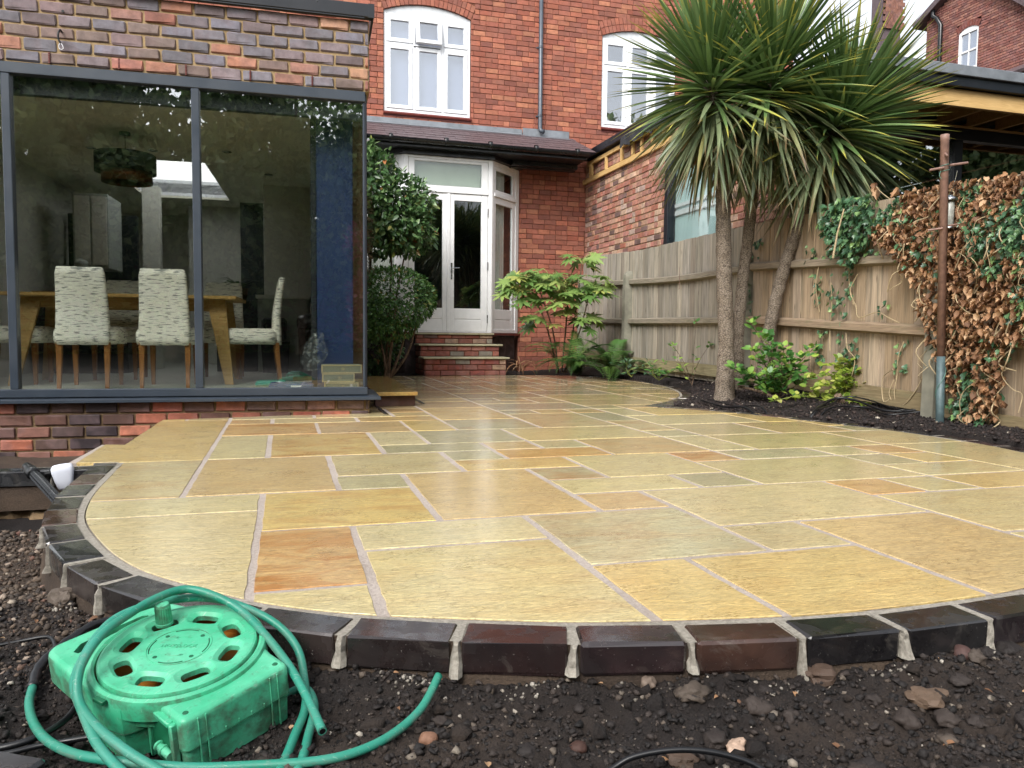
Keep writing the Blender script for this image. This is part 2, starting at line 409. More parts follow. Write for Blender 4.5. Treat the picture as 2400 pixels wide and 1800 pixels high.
t = NT('opal_glazing'); _a = t.n('BsdfTranslucent'); _a.inputs[0].default_value = (.97, .98, 1, 1); _b = t.n('BsdfDiffuse'); _b.inputs[0].default_value = (.9, .92, .92, 1); _m = t.n('MixShader'); _m.inputs[0].default_value = .12; t.l(_a.outputs[0], _m.inputs[1]); t.l(_b.outputs[0], _m.inputs[2]); t.l(_m.outputs[0], t.out.inputs[0]); M['glass_roof'] = t.mat
def soil_mat(name, a, b, c, rough=.8, sc=1.0, wet=0.0):
    t = NT(name); v = t.coord('Object', (sc, sc, sc), rand=False)
    n = t.noise(v, 9, 6, .7); f = t.noise(v, 160, 5, .75); k = t.noise(v, 1.6, 4, .6, .5)
    base = t.mix(t.rng(n, .3, .7), lin(a), lin(b)); base = t.mix(t.rng(k, .47, .68), base, lin(c))
    base = t.mix(t.rng(f, .3, .8, 0, .8), t.mix(1.0, base, (1.3, 1.3, 1.3, 1), 'MULTIPLY'), t.mix(1.0, base, (.35, .35, .35, 1), 'MULTIPLY'))
    h = t.math('ADD', t.math('MULTIPLY', n, .4), f)
    return t.bsdf(base, t.rng(n, .3, .7, rough - wet, rough + .1), .35, t.bump(h, .9, .012))
M['soil'] = soil_mat('damp_soil', '#221d1b', '#2f2825', '#453a32', .75, 1, .2)
M['soil_pale'] = soil_mat('gravelly_soil', '#40352e', '#53463b', '#665648', .85)
M['mulch'] = soil_mat('dark_compost', '#1c1716', '#2a2321', '#221c1b', .85)
def clod_mat(name, stops):
    t = NT(name); v = t.coord('Object', rand=False); a = t.n('Attribute', attribute_name='rnd').outputs['Fac']
    n = t.noise(v, 150, 4, .7); base = t.ramp(a, stops); base = t.mix(t.rng(n, .3, .8, 0, .6), base, t.mix(1.0, base, (.5, .5, .5, 1), 'MULTIPLY'))
    return t.bsdf(base, .7, .4, t.bump(n, .6, .004))
M['clods'] = clod_mat('soil_crumbs', [(0, lin('#191615')), (.5, lin('#292321')), (.85, lin('#3d342f')), (.955, lin('#5c5147')), (.985, lin('#8f8578')), (1, lin('#b5ada1'))])
M['clods_mulch'] = clod_mat('compost_crumbs', [(0, lin('#1a1515')), (.6, lin('#2c2321')), (.95, lin('#3d302b')), (.985, lin('#8c8172')), (1, lin('#b3aa9c'))])
M['pebbles'] = clod_mat('gravel_stones', [(0, lin('#3a322d')), (.5, lin('#51453a')), (.85, lin('#6c5c4e')), (.93, lin('#6d4c40')), (1, lin('#aea291'))])
M['crumb_mortar'] = clod_mat('mortar_crumbs', [(0, lin('#5f5950')), (.6, lin('#857e74')), (1, lin('#aaa398'))])
def leaf_mat(name, stops, back=None, rough=.35, trans=.25, vein=0, tipc=None, attr='rnd', useobj=True, nscale=8):
    """stops: colour ramp over a per-leaf random value"""
    t = NT(name); a = t.n('Attribute', attribute_name=attr).outputs['Fac']; oi = t.n('ObjectInfo')
    k = t.math('FRACT', t.math('ADD', a, t.math('MULTIPLY', oi.outputs['Random'], 1.0 if useobj else 0.0)))
    base = t.ramp(k, stops); n = t.noise(t.coord('Object'), nscale, 3)
    base = t.mix(t.rng(n, .3, .75, 0, .4), base, t.mix(1.0, base, (.6, .62, .6, 1), 'MULTIPLY'))
    if tipc:
        tp = t.n('Attribute', attribute_name='tip').outputs['Fac']; rr_ = t.rng(t.math('ADD', tp, t.math('MULTIPLY', k, .2)), .88, 1.04); base = t.mix(rr_, base, lin(tipc))
    if back:
        g = t.n('NewGeometry'); base = t.mix(g.outputs['Backfacing'], base, lin(back))
    pr = t.n('BsdfPrincipled'); t.l(base, pr.inputs['Base Color']); pr.inputs['Roughness'].default_value = rough; pr.inputs['Specular IOR Level'].default_value = .5
    tl = t.n('BsdfTranslucent'); t.l(base, tl.inputs[0]); ms = t.n('MixShader'); ms.inputs[0].default_value = trans
    t.l(pr.outputs[0], ms.inputs[1]); t.l(tl.outputs[0], ms.inputs[2]); t.l(ms.outputs[0], t.out.inputs[0]); return t.mat
M['palm_leaf'] = leaf_mat('palm_leaf', [(0, lin('#4a6438')), (.5, lin('#627e4c')), (.85, lin('#7c9660')), (.985, lin('#869a5c')), (1, lin('#a8ac5c'))], None, .36, .2, tipc='#b3ae52', nscale=3)
M['palm_under'] = leaf_mat('palm_leaf_older', [(0, lin('#5c6c4e')), (.5, lin('#7c8a66')), (.9, lin('#98a27c')), (.96, lin('#9a965e')), (1, lin('#6c5c42'))], None, .4, .15, tipc='#6d5a3c', nscale=3)  # older leaves; their sky sheen is put into the paler grey-green
M['camellia'] = leaf_mat('camellia_leaf', [(0, lin('#34542e')), (.6, lin('#527244')), (.92, lin('#728f58')), (.98, lin('#929a54')), (1, lin('#a0603c'))], None, .34, .15)
M['box_leaf'] = leaf_mat('clipped_shrub_leaf', [(0, lin('#2f5526')), (.6, lin('#4a7238')), (.95, lin('#658a46')), (1, lin('#8d7b40'))], None, .42, .18)
M['conifer'] = leaf_mat('brown_conifer', [(0, lin('#4a4028')), (.6, lin('#5f5534')), (.85, lin('#6d4a30')), (1, lin('#7f7a50'))], None, .6, .1)
M['fatsia'] = leaf_mat('fatsia_leaf', [(0, lin('#5c7f42')), (.45, lin('#7a9852')), (.8, lin('#9aae62')), (1, lin('#bcbc68'))], None, .35, .25)
M['fern'] = leaf_mat('fern_frond', [(0, lin('#35592b')), (.7, lin('#4d7336')), (1, lin('#6d8c45'))], None, .5, .25)
M['ivy'] = leaf_mat('ivy_leaf', [(0, lin('#34523a')), (.5, lin('#4c7050')), (.85, lin('#688a5c')), (1, lin('#8aa866'))], None, .35, .15)
M['ivy_dead'] = leaf_mat('dead_ivy_leaf', [(0, lin('#6d4e38')), (.4, lin('#91694a')), (.75, lin('#b08762')), (1, lin('#caa985'))], None, .7, .2)
M['honey'] = leaf_mat('snowberry_leaf', [(0, lin('#3f6f37')), (.5, lin('#5b8c45')), (.8, lin('#7ba54f')), (1, lin('#a8c256'))], None, .4, .3)
M['lime'] = leaf_mat('lime_leaf', [(0, lin('#6f8a35')), (.5, lin('#93a843')), (.85, lin('#b3bf55')), (1, lin('#c9c777'))], None, .4, .35)
M['tree_leaf'] = leaf_mat('tree_leaf', [(0, lin('#465c3c')), (.6, lin('#6c8656')), (1, lin('#9cab78'))], None, .5, .5)
M['maple_leaf'] = leaf_mat('maple_leaf', [(0, lin('#5a2c38')), (.6, lin('#7c3c4a')), (1, lin('#965060'))], None, .5, .25)
def bark(name, a, b, sc=(1, 1, .35), s2=28):
    t = NT(name); v = t.coord('Object', sc); vo = t.n('TexVoronoi', feature='DISTANCE_TO_EDGE'); vo.inputs['Scale'].default_value = s2; t.l(v, vo.inputs['Vector'])
    n = t.noise(v, 12, 5); e = t.rng(vo.outputs['Distance'], 0, .12, .1, 1)
    base = t.mix(e, lin('#2f261f'), t.mix(t.rng(n, .3, .7), lin(a), lin(b)))
    return t.bsdf(base, .85, .25, t.bump(t.math('ADD', e, n), .8, .008))
M['palm_bark'] = bark('palm_bark', '#74685a', '#93877a', (1, 1, 1.6), 42)
M['stem'] = bark('woody_stem', '#5b4a3a', '#857262', (1, 1, .2), 40)
M['twig_pale'] = simple('pale_twig', '#a08f70', .8, .2, 40, .2)
M['stem_green'] = simple('green_stem', '#8c9a55', .6, .2, 30, .1)
def plastic(name, a, worn, dirt, rough=.38):
    t = NT(name); v = t.coord('Object', rand=False); n = t.noise(v, 22, 6, .65); n2 = t.noise(v, 60, 5, .7); n3 = t.noise(v, 7, 3)
    base = t.mix(t.rng(n3, .35, .7), lin(a), lin(worn)); base = t.mix(t.rng(n2, .56, .7, 0, .5), base, lin(dirt)); scr = t.noise(t.coord('Object', (1, 9, 1), rand=False, rot=(0, 0, .6)), 55, 3); base = t.mix(t.rng(scr, .62, .7, 0, .4), base, lin('#a9c4b4'))
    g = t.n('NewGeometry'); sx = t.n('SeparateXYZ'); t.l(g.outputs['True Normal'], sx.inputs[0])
    side = t.rng(sx.outputs[2], .2, .6, .75, .12)          # blotches mixed in more strongly on upright faces
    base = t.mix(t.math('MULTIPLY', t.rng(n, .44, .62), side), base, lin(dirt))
    return t.bsdf(base, t.rng(n, .3, .7, rough - .06, rough + .2), .5, t.bump(n2, .12, .002))
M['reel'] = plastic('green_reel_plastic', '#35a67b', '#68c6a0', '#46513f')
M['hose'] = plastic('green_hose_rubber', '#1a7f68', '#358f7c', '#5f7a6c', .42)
M['reel_in'] = simple('reel_brown_core', '#a56a24', .5, .3, 20, .1)
M['reel_dark'] = simple('reel_shadow_plastic', '#0f5c3d', .5, .2, 20, .1)
def chair_mat():
    t = NT('chair_fabric'); v = t.coord('Object', (12, 12, 100), rand=False)
    n = t.noise(v, 1.3, 1, .3, .05); w = t.noise(t.coord('Object', (1, 1, 1)), 5, 3); st = t.rng(n, .58, .63, 0, 1)
    base = t.mix(t.rng(w, .3, .7, 0, .5), lin('#faf7ec'), lin('#efe9d0')); base = t.mix(t.math('MULTIPLY', st, .75), base, lin('#4f555b'))
    return t.bsdf(base, .6, .3, t.bump(w, .3, .01))
M['fabric'] = chair_mat()
def sheet(poly2d, z0, z1):  # helper for simple polygon prisms
    m = MB(); m.prism(poly2d, z0, z1); return m

# ================================================================== PATIO
inner1 = [(-1.36, -2.0), (-1.345, -2.42), (-1.33, -2.74), (-1.30, -3.0), (-1.26, -3.2), (-1.19, -3.41), (-1.09, -3.65), (-.98, -3.84), (-.84, -4.0), (-.68, -4.16),
          (-.49, -4.28), (-.27, -4.37), (-.04, -4.45), (.19, -4.50), (.43, -4.54), (.66, -4.555), (.92, -4.55), (1.14, -4.53), (1.5, -4.45), (1.85, -4.32), (2.2, -4.13),
          (2.5, -3.9), (2.78, -3.6), (3.0, -3.3), (3.16, -3.0), (3.27, -2.7), (3.33, -2.35), (3.32, -2.02), (3.26, -1.65), (3.17, -1.34), (3.05, -.95), (2.91, -.56), (2.69, -.2), (2.5, .02)]
inner2 = [(2.42, .22), (2.75, .5), (3.05, .82), (3.32, 1.2), (3.55, 1.65), (3.74, 2.15), (3.87, 2.65), (3.94, 3.15), (3.97, 3.7), (3.92, 4.2), (3.75, 4.7), (3.45, 5.1)]
def smooth2(p, n=4): return [(v.x, v.y) for v in catmull([(a, b, 0) for a, b in p], n)]
in1 = smooth2(inner1); in2 = smooth2(inner2)
leftpoly = [(-1.35, -2.0), (-1.61, -1.97), (-1.59, -1.36), (-1.47, -1.4), (-1.45, -.16)]
outline = in1 + in2 + [(3.0, 5.22), (.2, 5.22), (.19, 4.0), (.012, .02)] + [(-.6, -.03), (-1.45, -.16), (-1.47, -1.40), (-1.59, -1.36), (-1.61, -1.97)]
def clip(poly, x0, x1, y0, y1):
    def cut(P, ins, inter):
        out = []
        for i in range(len(P)):
            a = P[i - 1]; b = P[i]
            if ins(b):
                if not ins(a): out.append(inter(a, b))
                out.append(b)
            elif ins(a): out.append(inter(a, b))
        return out
    def ix(v): return lambda a, b: (v, a[1] + (b[1] - a[1]) * (v - a[0]) / (b[0] - a[0]))
    def iy(v): return lambda a, b: (a[0] + (b[0] - a[0]) * (v - a[1]) / (b[1] - a[1]), v)
    for ins, it in ((lambda p: p[0] >= x0, ix(x0)), (lambda p: p[0] <= x1, ix(x1)), (lambda p: p[1] >= y0, iy(y0)), (lambda p: p[1] <= y1, iy(y1))):
        poly = cut(poly, ins, it)
        if not poly: return []
    return poly
def parea(p): return .5 * sum(p[i - 1][0] * p[i][1] - p[i][0] * p[i - 1][1] for i in range(len(p)))
def gx(i): return .15 + .289 * i
def gy(j): return -2.02 - .295 * j
S_OL, S_YE, S_PA, S_TA, S_GR, S_OR, S_GN = '#bfb184', '#c6af74', '#c6ba8d', '#bea777', '#aaa37f', '#c2a26b', '#b6ae88'
fixed = [  # (i0, i1, j0, j1, colour, rust)   read off the photograph's laying pattern
    (-6, -4, 0, 3, S_OL, .35), (-4, -2, 0, 3, S_TA, .15), (-2, 0, 0, 2, S_OL, .1), (-2, -1, 2, 3, S_GN, 0), (-1, 1, 2, 5, S_TA, .05), (-6, -3, 3, 4, S_PA, 0),
    (-3, -1, 3, 5, S_YE, .45), (-6, -3, 4, 9, S_OL, .05), (-3, -2, 5, 7, S_OR, .9), (-3, -2, 7, 9, S_OL, .1), (-2, 0, 5, 6, S_PA, .05), (-2, 0, 6, 9, S_OL, .2),
    (0, 2, 5, 7, S_GN, .25), (0, 1, 7, 9, S_YE, .1), (1, 3, 7, 9, S_YE, .15), (2, 3, 6, 7, S_OL, .1), (3, 5, 6, 9, S_TA, .05), (2, 5, 4, 6, S_OL, .05), (1, 2, 4, 5, S_TA, .5),
    (1, 3, 3, 4, S_PA, .1), (3, 4, 3, 4, S_GR, 0), (1, 2, 2, 3, S_GR, .6), (2, 4, 1, 3, S_OL, 0), (0, 2, 1, 2, S_YE, .3), (0, 1, 0, 1, S_GR, 0), (1, 3, 0, 1, S_OR, .6),
    (3, 5, -1, 1, S_TA, .3), (4, 5, 1, 2, S_OR, .8), (4, 7, 2, 4, S_OL, 0), (5, 6, 4, 5, S_OR, .4), (5, 8, 5, 7, S_OL, .2), (5, 7, 1, 2, S_GN, .1), (-6, -4, -6, 0, S_YE, .15), (-3, -1, -3, 0, S_YE, .7),
    (-4, -3, -3, 0, S_PA, 0), (-4, -2, -5, -3, S_OR, .7), (-2, 0, -5, -3, S_TA, .2), (-1, 0, -3, -1, S_PA, 0), (-1, 1, -1, 0, S_GR, 0), (-4, -3, -6, -5, S_TA, .3), (-3, -1, -6, -5, S_OL, 0), (-1, 1, -6, -5, S_TA, .4),
    (0, 2, -3, -1, S_GR, .05), (0, 1, -5, -3, S_YE, 0), (1, 3, -5, -3, S_GR, .3), (2, 5, -3, -1, S_OL, .1), (6, 9, -1, 1, S_OL, .1)]
occ = set(); slabs = []
for f in fixed:
    cells = [(i, j) for i in range(f[0], f[1]) for j in range(f[2], f[3])]
    occ.update(cells); slabs.append(f)
pal = [S_OL, S_OL, S_YE, S_PA, S_TA, S_GR, S_TA, S_GN, S_YE, S_OL]
far_pal = ['#b5a882', '#b8a478', '#aca283', '#b9a67a', '#a69d7e', '#b39c70']
for j in range(9, -27, -1):
    for i in range(-7, 14):
        if (i, j) in occ: continue
        opts = [(3, 2), (2, 2), (2, 3), (2, 1), (1, 1), (3, 2), (1, 2)]; rnd.shuffle(opts); opts.append((1, 1))
        for w, h in opts:
            cells = [(i + a, j - b) for a in range(w) for b in range(h)]
            if all(c not in occ for c in cells):
                occ.update(cells); slabs.append((i, i + w, j - h + 1, j + 1, rnd.choice(pal if j > -8 else far_pal), rnd.choice([0, 0, .1, .3, .6]))); break
mort = MB(); mort.prism(outline, -.09, -.003)
patio = tag(mort.build('patio', M['mortar_joint'], None, PT), 'sandstone patio with curved edge, wet after rain', None, None, 'structure')
def jag(poly, step=.05, amp=.0022):
    out = []
    for k in range(len(poly)):
        a = poly[k - 1]; b = poly[k]; L = math.hypot(b[0] - a[0], b[1] - a[1]); n = max(1, min(24, int(L / step)))
        for q in range(n):
            t = q / n; e = amp if q else 0
            out.append((a[0] + (b[0] - a[0]) * t + rnd.uniform(-e, e), a[1] + (b[1] - a[1]) * t + rnd.uniform(-e, e)))
    return out
nsl = 0
for (i0, i1, j0, j1, c, rust) in sorted(slabs, key=lambda s: -s[3]):
    x0, x1 = gx(i0), gx(i1); y1, y0 = gy(j0), gy(j1)
    g = .0125 + rnd.uniform(-.003, .004)
    P = clip(outline, x0 + g, x1 - g, y0 + g, y1 - g)
    if len(P) < 3 or abs(parea(P)) < .004: continue
    cx = sum(p[0] for p in P) / len(P); cy = sum(p[1] for p in P) / len(P)
    P = [(a - cx, b - cy) for a, b in P]
    Q = [P[0]]
    for p in P[1:]:
        if math.hypot(p[0] - Q[-1][0], p[1] - Q[-1][1]) > .004: Q.append(p)
    if parea(Q) < 0: Q = Q[::-1]
    Q = jag(Q)
    m = MB(); m.prism(Q, -.028, rnd.uniform(-.0008, .0008), inset=.0014)
    o = m.build('paving_slab', M['slab'], patio, PT @ Matrix.Translation((cx, cy, 0)) @ Matrix.Rotation(rnd.uniform(-.0015, .0015), 4, 'X'))
    cc = lin(c); k = rnd.uniform(1.06, 1.18); o.color = (cc[0] * k, cc[1] * k, cc[2] * k * rnd.uniform(1.0, 1.14), rust); nsl += 1

# ---- edging of engineering bricks round the curve
def offset(path, d):
    out = []
    for i, p in enumerate(path):
        a = path[max(i - 1, 0)]; b = path[min(i + 1, len(path) - 1)]; tx, ty = b[0] - a[0], b[1] - a[1]; L = math.hypot(tx, ty) or 1
        out.append((p[0] + ty / L * d, p[1] - tx / L * d))
    return out
edging = tag(new_obj('brick_edging', None, None, PT @ Matrix.Translation((.6, -4.6, 0))), 'curved edging of dark engineering bricks round the patio', None, None, 'structure')
ECOL = ['#2c2827', '#242325', '#3a2c28', '#2f2725', '#272526', '#4a3529', '#322624', '#202022', '#382b29']
def resample(path, step):
    L = [0]
    for a, b in zip(path, path[1:]): L.append(L[-1] + math.hypot(b[0] - a[0], b[1] - a[1]))
    n = max(1, round(L[-1] / step)); out = []; k = 0
    for q in range(n + 1):
        s = L[-1] * q / n
        while k < len(L) - 2 and L[k + 1] < s: k += 1
        t = (s - L[k]) / (L[k + 1] - L[k] or 1); out.append((path[k][0] + (path[k + 1][0] - path[k][0]) * t, path[k][1] + (path[k + 1][1] - path[k][1]) * t))
    return out
bed = MB()
def cumlen(p):
    L = [0]
    for a, b in zip(p, p[1:]): L.append(L[-1] + math.hypot(b[0] - a[0], b[1] - a[1]))
    return L
def phased(path, step, ph):
    L = cumlen(path); S = [0] + [ph + step * k for k in range(int((L[-1] - ph) / step) + 1)]; S = [s for s in S if s == 0 or s > .03]
    if L[-1] - S[-1] > .05: S.append(L[-1])
    return [(float(np.interp(s, L, [p[0] for p in path])), float(np.interp(s, L, [p[1] for p in path]))) for s in S]
def edge_run(path, cols=None, ztop=0.0, ph=None):
    mid = resample(offset(path, .078), .236) if ph is None else phased(offset(path, .078), .236, ph); n = len(mid) - 1
    for q in range(n):
        a, b = mid[q], mid[q + 1]; cx, cy = (a[0] + b[0]) / 2, (a[1] + b[1]) / 2; ang = math.atan2(b[1] - a[1], b[0] - a[0])
        L = math.hypot(b[0] - a[0], b[1] - a[1]) - .021
        m = MB(); m.cbox((-L / 2, -.05, -.066), (L / 2, .05, rnd.uniform(-.001, .002)), rnd.uniform(.003, .006), jit=.0026)
        o = m.build('brick', M['eng'], edging, PT @ Matrix.Translation((cx, cy, ztop)) @ Matrix.Rotation(ang + rnd.uniform(-.012, .012), 4, 'Z'))
        o.color = lin(cols[q % len(cols)] if cols else rnd.choice(ECOL))
    # mortar bed below and joints between
    oi = offset(path, .004); oo = offset(path, .118); ooo = offset(path, .135)
    for q in range(len(path) - 1):
        bed.add([(oi[q][0], oi[q][1], -.0035), (oi[q + 1][0], oi[q + 1][1], -.0035), (oo[q + 1][0], oo[q + 1][1], -.0035), (oo[q][0], oo[q][1], -.0035)], [(0, 3, 2, 1)])
        o_ = [(oo[q][0], oo[q][1], -.0035), (oo[q + 1][0], oo[q + 1][1], -.0035), (oo[q + 1][0], oo[q + 1][1], -.06), (oo[q][0], oo[q][1], -.06), (ooo[q + 1][0], ooo[q + 1][1], -.17), (ooo[q][0], ooo[q][1], -.17)]
        bed.add(o_, [(0, 3, 2, 1), (3, 5, 4, 2)], 1)
    # mortar squeezed out of each joint, spreading down the outside face
    for q in range(n + 1):
        p = mid[q]; t = mid[min(q + 1, n)]; s = mid[max(q - 1, 0)]; ang = math.atan2(t[1] - s[1], t[0] - s[0])
        Mx = Matrix.Translation((p[0], p[1], 0)) @ Matrix.Rotation(ang, 4, 'Z'); V = []; F = []; ln_ = rnd.uniform(.55, 1.0); zs = [-.0015, -.012 * ln_, -.03 * ln_, -.05 * ln_, -.07 * ln_, -.092 * ln_]; side = rnd.uniform(-.8, .8); fat = rnd.uniform(.6, 1.2)
        if p[0] < -.75 or p[0] > 2.2: ln_ *= .6; fat = .6
        for i_, z in enumerate(zs):
            hw = (.0095, .010, .011, .012, .0135, .017)[i_] * (fat if i_ else 1) + rnd.uniform(-.003, .003) * (i_ > 0); pr = (.048, .051, .053, .055, .058, .064)[i_] + rnd.uniform(-.003, .004) * (i_ > 0); sh = side * .012 * i_ / 5
            V += [tuple(Mx @ Vector(v)) for v in ((-.0095, .052, z), (-hw + sh, -pr + .012, z), (-hw * .55 + sh, -pr, z), (hw * .5 + sh, -pr - .001, z), (hw + sh, -pr + .012, z), (.0095, .052, z))]
        for i_ in range(len(zs) - 1):
            for k_ in range(5): F.append((i_ * 6 + k_, (i_ + 1) * 6 + k_, (i_ + 1) * 6 + k_ + 1, i_ * 6 + k_ + 1))
        F.append((0, 1, 2, 3, 4, 5)); bed.add(V, F, 0)
edge_run(in1, ['#2b2726', '#2f2b2a', '#59423a', '#383837', '#333231', '#5a4338', '#352a29', '#2b2d2e', '#302927', '#2a2726', '#302928', '#332a29', '#2b2423', '#2e2221', '#37292a', '#4a352d', '#1d1c1e', '#222122', '#2a2326'], ph=.0815)
edge_run(in2[9:])
hp = resample(offset(in2[:10], .115), .079)
for q in range(len(hp) - 1):
    a, b = hp[q], hp[q + 1]; m = MB(); m.cbox((-.0325, -.10, -.066), (.0325, .10, rnd.uniform(-.001, .002)), .003, jit=.001); o = m.build('brick', M['eng'], edging, PT @ Matrix.Translation(((a[0] + b[0]) / 2, (a[1] + b[1]) / 2, 0)) @ Matrix.Rotation(math.atan2(b[1] - a[1], b[0] - a[0]), 4, 'Z')); o.color = lin(rnd.choice(ECOL + ['#6a4a3c']))
_a, _b = offset(in2[:10], .004), offset(in2[:10], .21)
for q in range(9): bed.add([(_a[q][0], _a[q][1], -.004), (_a[q + 1][0], _a[q + 1][1], -.004), (_b[q + 1][0], _b[q + 1][1], -.004), (_b[q][0], _b[q][1], -.004), (_b[q + 1][0], _b[q + 1][1], -.12), (_b[q][0], _b[q][1], -.12)], [(0, 3, 2, 1), (2, 3, 5, 4)])
strip = [(-1.37, -2.06), (-2.2, -2.06), (-3.6, -2.06)]
edge_run([(p[0], p[1] + .005) for p in strip[::-1]], ['#3a3b3c', '#303133', '#2c2c2e'])
bed.build('mortar', [M['mortar_pale'], M['soil_pale']], edging, PT)

# ---- low step slab beside the extension, with its channel drains
st = thing('door_step', PT @ Matrix.Translation((.3, 1.7, 0)), 'low yellow stone step on a dark brick riser beside the extension corner', 'step')
m = MB(); m.prism(jag([(.07, .5), (.45, .5), (.5, 2.85), (.2, 2.9)]), .095, .125, inset=.003); o = m.build('step_slab', M['slab'], st, PT); o.color = (*lin('#a98d50')[:3], .35)
m = MB(); m.cbox((.10, .56, .0), (.44, .66, .094), .004); m.cbox((.36, .665, 0), (.44, 2.6, .093), .004); o = m.build('riser', M['brick_wet'], st, PT); o.color = lin('#4b2f25')
dr = thing('drain_channel', at(.11, .3, 0, 0, PT), 'narrow dark slot drain running past the extension corner in the paving', 'drain', 'slot drains')
m = MB(); m.box((.095, -.11, -.02), (.101, .74, .004)); m.box((.119, -.11, -.02), (.125, .74, .004)); m.build('rail', M['steel'], dr, PT)
m = MB(); m.box((.102, -.11, -.02), (.118, .74, .0025)); m.build('slot', M['dark_frame'], dr, PT)
dr = thing('drain_channel', at(.54, 1.05, 0, 0, PT), 'short dark slot drain beyond the brick riser of the step', 'drain', 'slot drains')
m = MB(); m.box((.53, .75, -.02), (.536, 1.4, .004)); m.box((.554, .75, -.02), (.56, 1.4, .004)); m.build('rail', M['steel'], dr, PT)
m = MB(); m.box((.537, .75, -.02), (.553, 1.4, .0025)); m.build('slot', M['dark_frame'], dr, PT)

# ================================================================== GROUND
gm = MB(); gm.box((-60, -60, -1.0), (60, 60, -.62)); 
tag(gm.build('ground', M['soil_pale'], None, ID), 'bare earth ground around the gardens', None, None, 'structure')
def inside(px, py, poly):
    res = np.zeros(px.shape, bool); n = len(poly); j = n - 1
    for i in range(n):
        xi, yi = poly[i]; xj, yj = poly[j]
        c = ((yi > py) != (yj > py)) & (px < (xj - xi) * (py - yi) / ((yj - yi) or 1e-9) + xi); res ^= c; j = i
    return res
outk = [(v[0], v[1]) for v in offset(in1, .128)] + [(2.62, .10), (2.72, .16)] + [(v[0], v[1]) for v in offset(in2, .128)][4:] + [(3.0, 5.3), (.2, 5.3), (-.1, 0), (-1.6, -.1), (-1.7, -1.97), (-1.48, -2.1)]
c16, s16 = math.cos(R(16.5)), math.sin(R(16.5))
def to_p(x, y):
    dx, dy = x - COR.x, y - COR.y; return dx * c16 + dy * s16, -dx * s16 + dy * c16
def fence_x(y): return 1.73 + (11.5 - y) * (1.35 / 5.9)
def gz(x, y):
    """height of the bare soil"""
    px, py = to_p(x, y)
    front = -.102 + .055 * fbm(x * 3.1, y * 3.1, 4) + .034 * fbm(x * 14, y * 14, 4) + .026 * np.abs(fbm(x * 38, y * 38, 4)) + .016 * fbm(x * 90, y * 90, 3) + .022 * np.clip((y - 1.36) / .2, 0, 1) * np.clip((1.9 - y) / .3, 0, 1)
    front = front - .03 * np.exp(-((x + .62) ** 2 + (y - 1.33) ** 2) / .05) + .03 * np.clip((x - .75) / .5, 0, 1) * np.clip((1.75 - y) / .3, 0, 1)
    left = -.16 + .03 * fbm(x * 4, y * 4, 4) + .015 * fbm(x * 20, y * 20, 3)
    wl = np.clip((y - 1.95) / .35, 0, 1) * np.clip((-1.0 - x) / .3, 0, 1); z = front * (1 - wl) + left * wl
    trench = np.clip((y - 2.95) / .12, 0, 1) * np.clip((-1.6 - x) / .15, 0, 1); z = z - .11 * trench
    d = fence_x(y) - x
    mul = -.014 + .085 * np.exp(-np.clip(d, 0, 9) / .55) + .04 * fbm(x * 2.3, y * 2.3, 3) + .022 * fbm(x * 17, y * 17, 4) + .07 * np.exp(-((x - 2.15) ** 2 + (y - 7.45) ** 2) / .12) + .05 * np.exp(-((x - 2.6) ** 2 + (y - 6.3) ** 2) / .05)
    wr = np.clip((x - 1.45) / .5, 0, 1) * np.clip((y - 2.6) / .9, 0, 1)
    wr = np.maximum(wr, np.clip((y - 5.2) / .4, 0, 1) * np.clip((x + 1.9) / .1, 0, 1)); z = z * (1 - wr) + mul * wr
    return np.where(inside(px, py, outk), -.2, z)
def soil_sheet(name, x0, x1, y0, y1, step, mat, label, drop=None):
    xs = np.arange(x0, x1 + step / 2, step); ys = np.arange(y0, y1 + step / 2, step); X, Y = np.meshgrid(xs, ys)
    Z = gz(X, Y); nx, ny = len(xs), len(ys)
    if drop is not None: Z = drop(X, Y, Z)
    V = np.stack([X.ravel(), Y.ravel(), Z.ravel()], 1); ii = np.arange(nx * ny).reshape(ny, nx)
    F = np.stack([ii[:-1, :-1].ravel(), ii[:-1, 1:].ravel(), ii[1:, 1:].ravel(), ii[1:, :-1].ravel()], 1)
    return tag(new_obj(name, np_mesh(name, V, F, mat)), label, None, None, 'structure')
soil_sheet('garden_soil', -1.75, 2.3, .75, 2.6, .0062, M['soil'], 'dark crumbly soil in front of the patio', lambda X, Y, Z: np.where((X < -1.05) & (Y > 2.2), Z - .05, Z))
soil_sheet('gravelly_soil', -4.2, -1.0, 2.05, 5.9, .014, M['soil_pale'], 'pale gravelly soil left of the patio', lambda X, Y, Z: np.where((X > -1.15) | (Y < 2.12), Z - .05, Z))
soil_sheet('mulch_bed', -2.6, 5.4, 2.4, 13.9, .022, M['mulch'], 'dark compost bed between patio and fence', lambda X, Y, Z: np.where((X < .6) & (Y < 9) | (Y < 2.5), -.21, Z))
soil_sheet('back_soil', -12, 12, -26, .85, .25, M['soil'], 'bare soil behind the viewpoint')

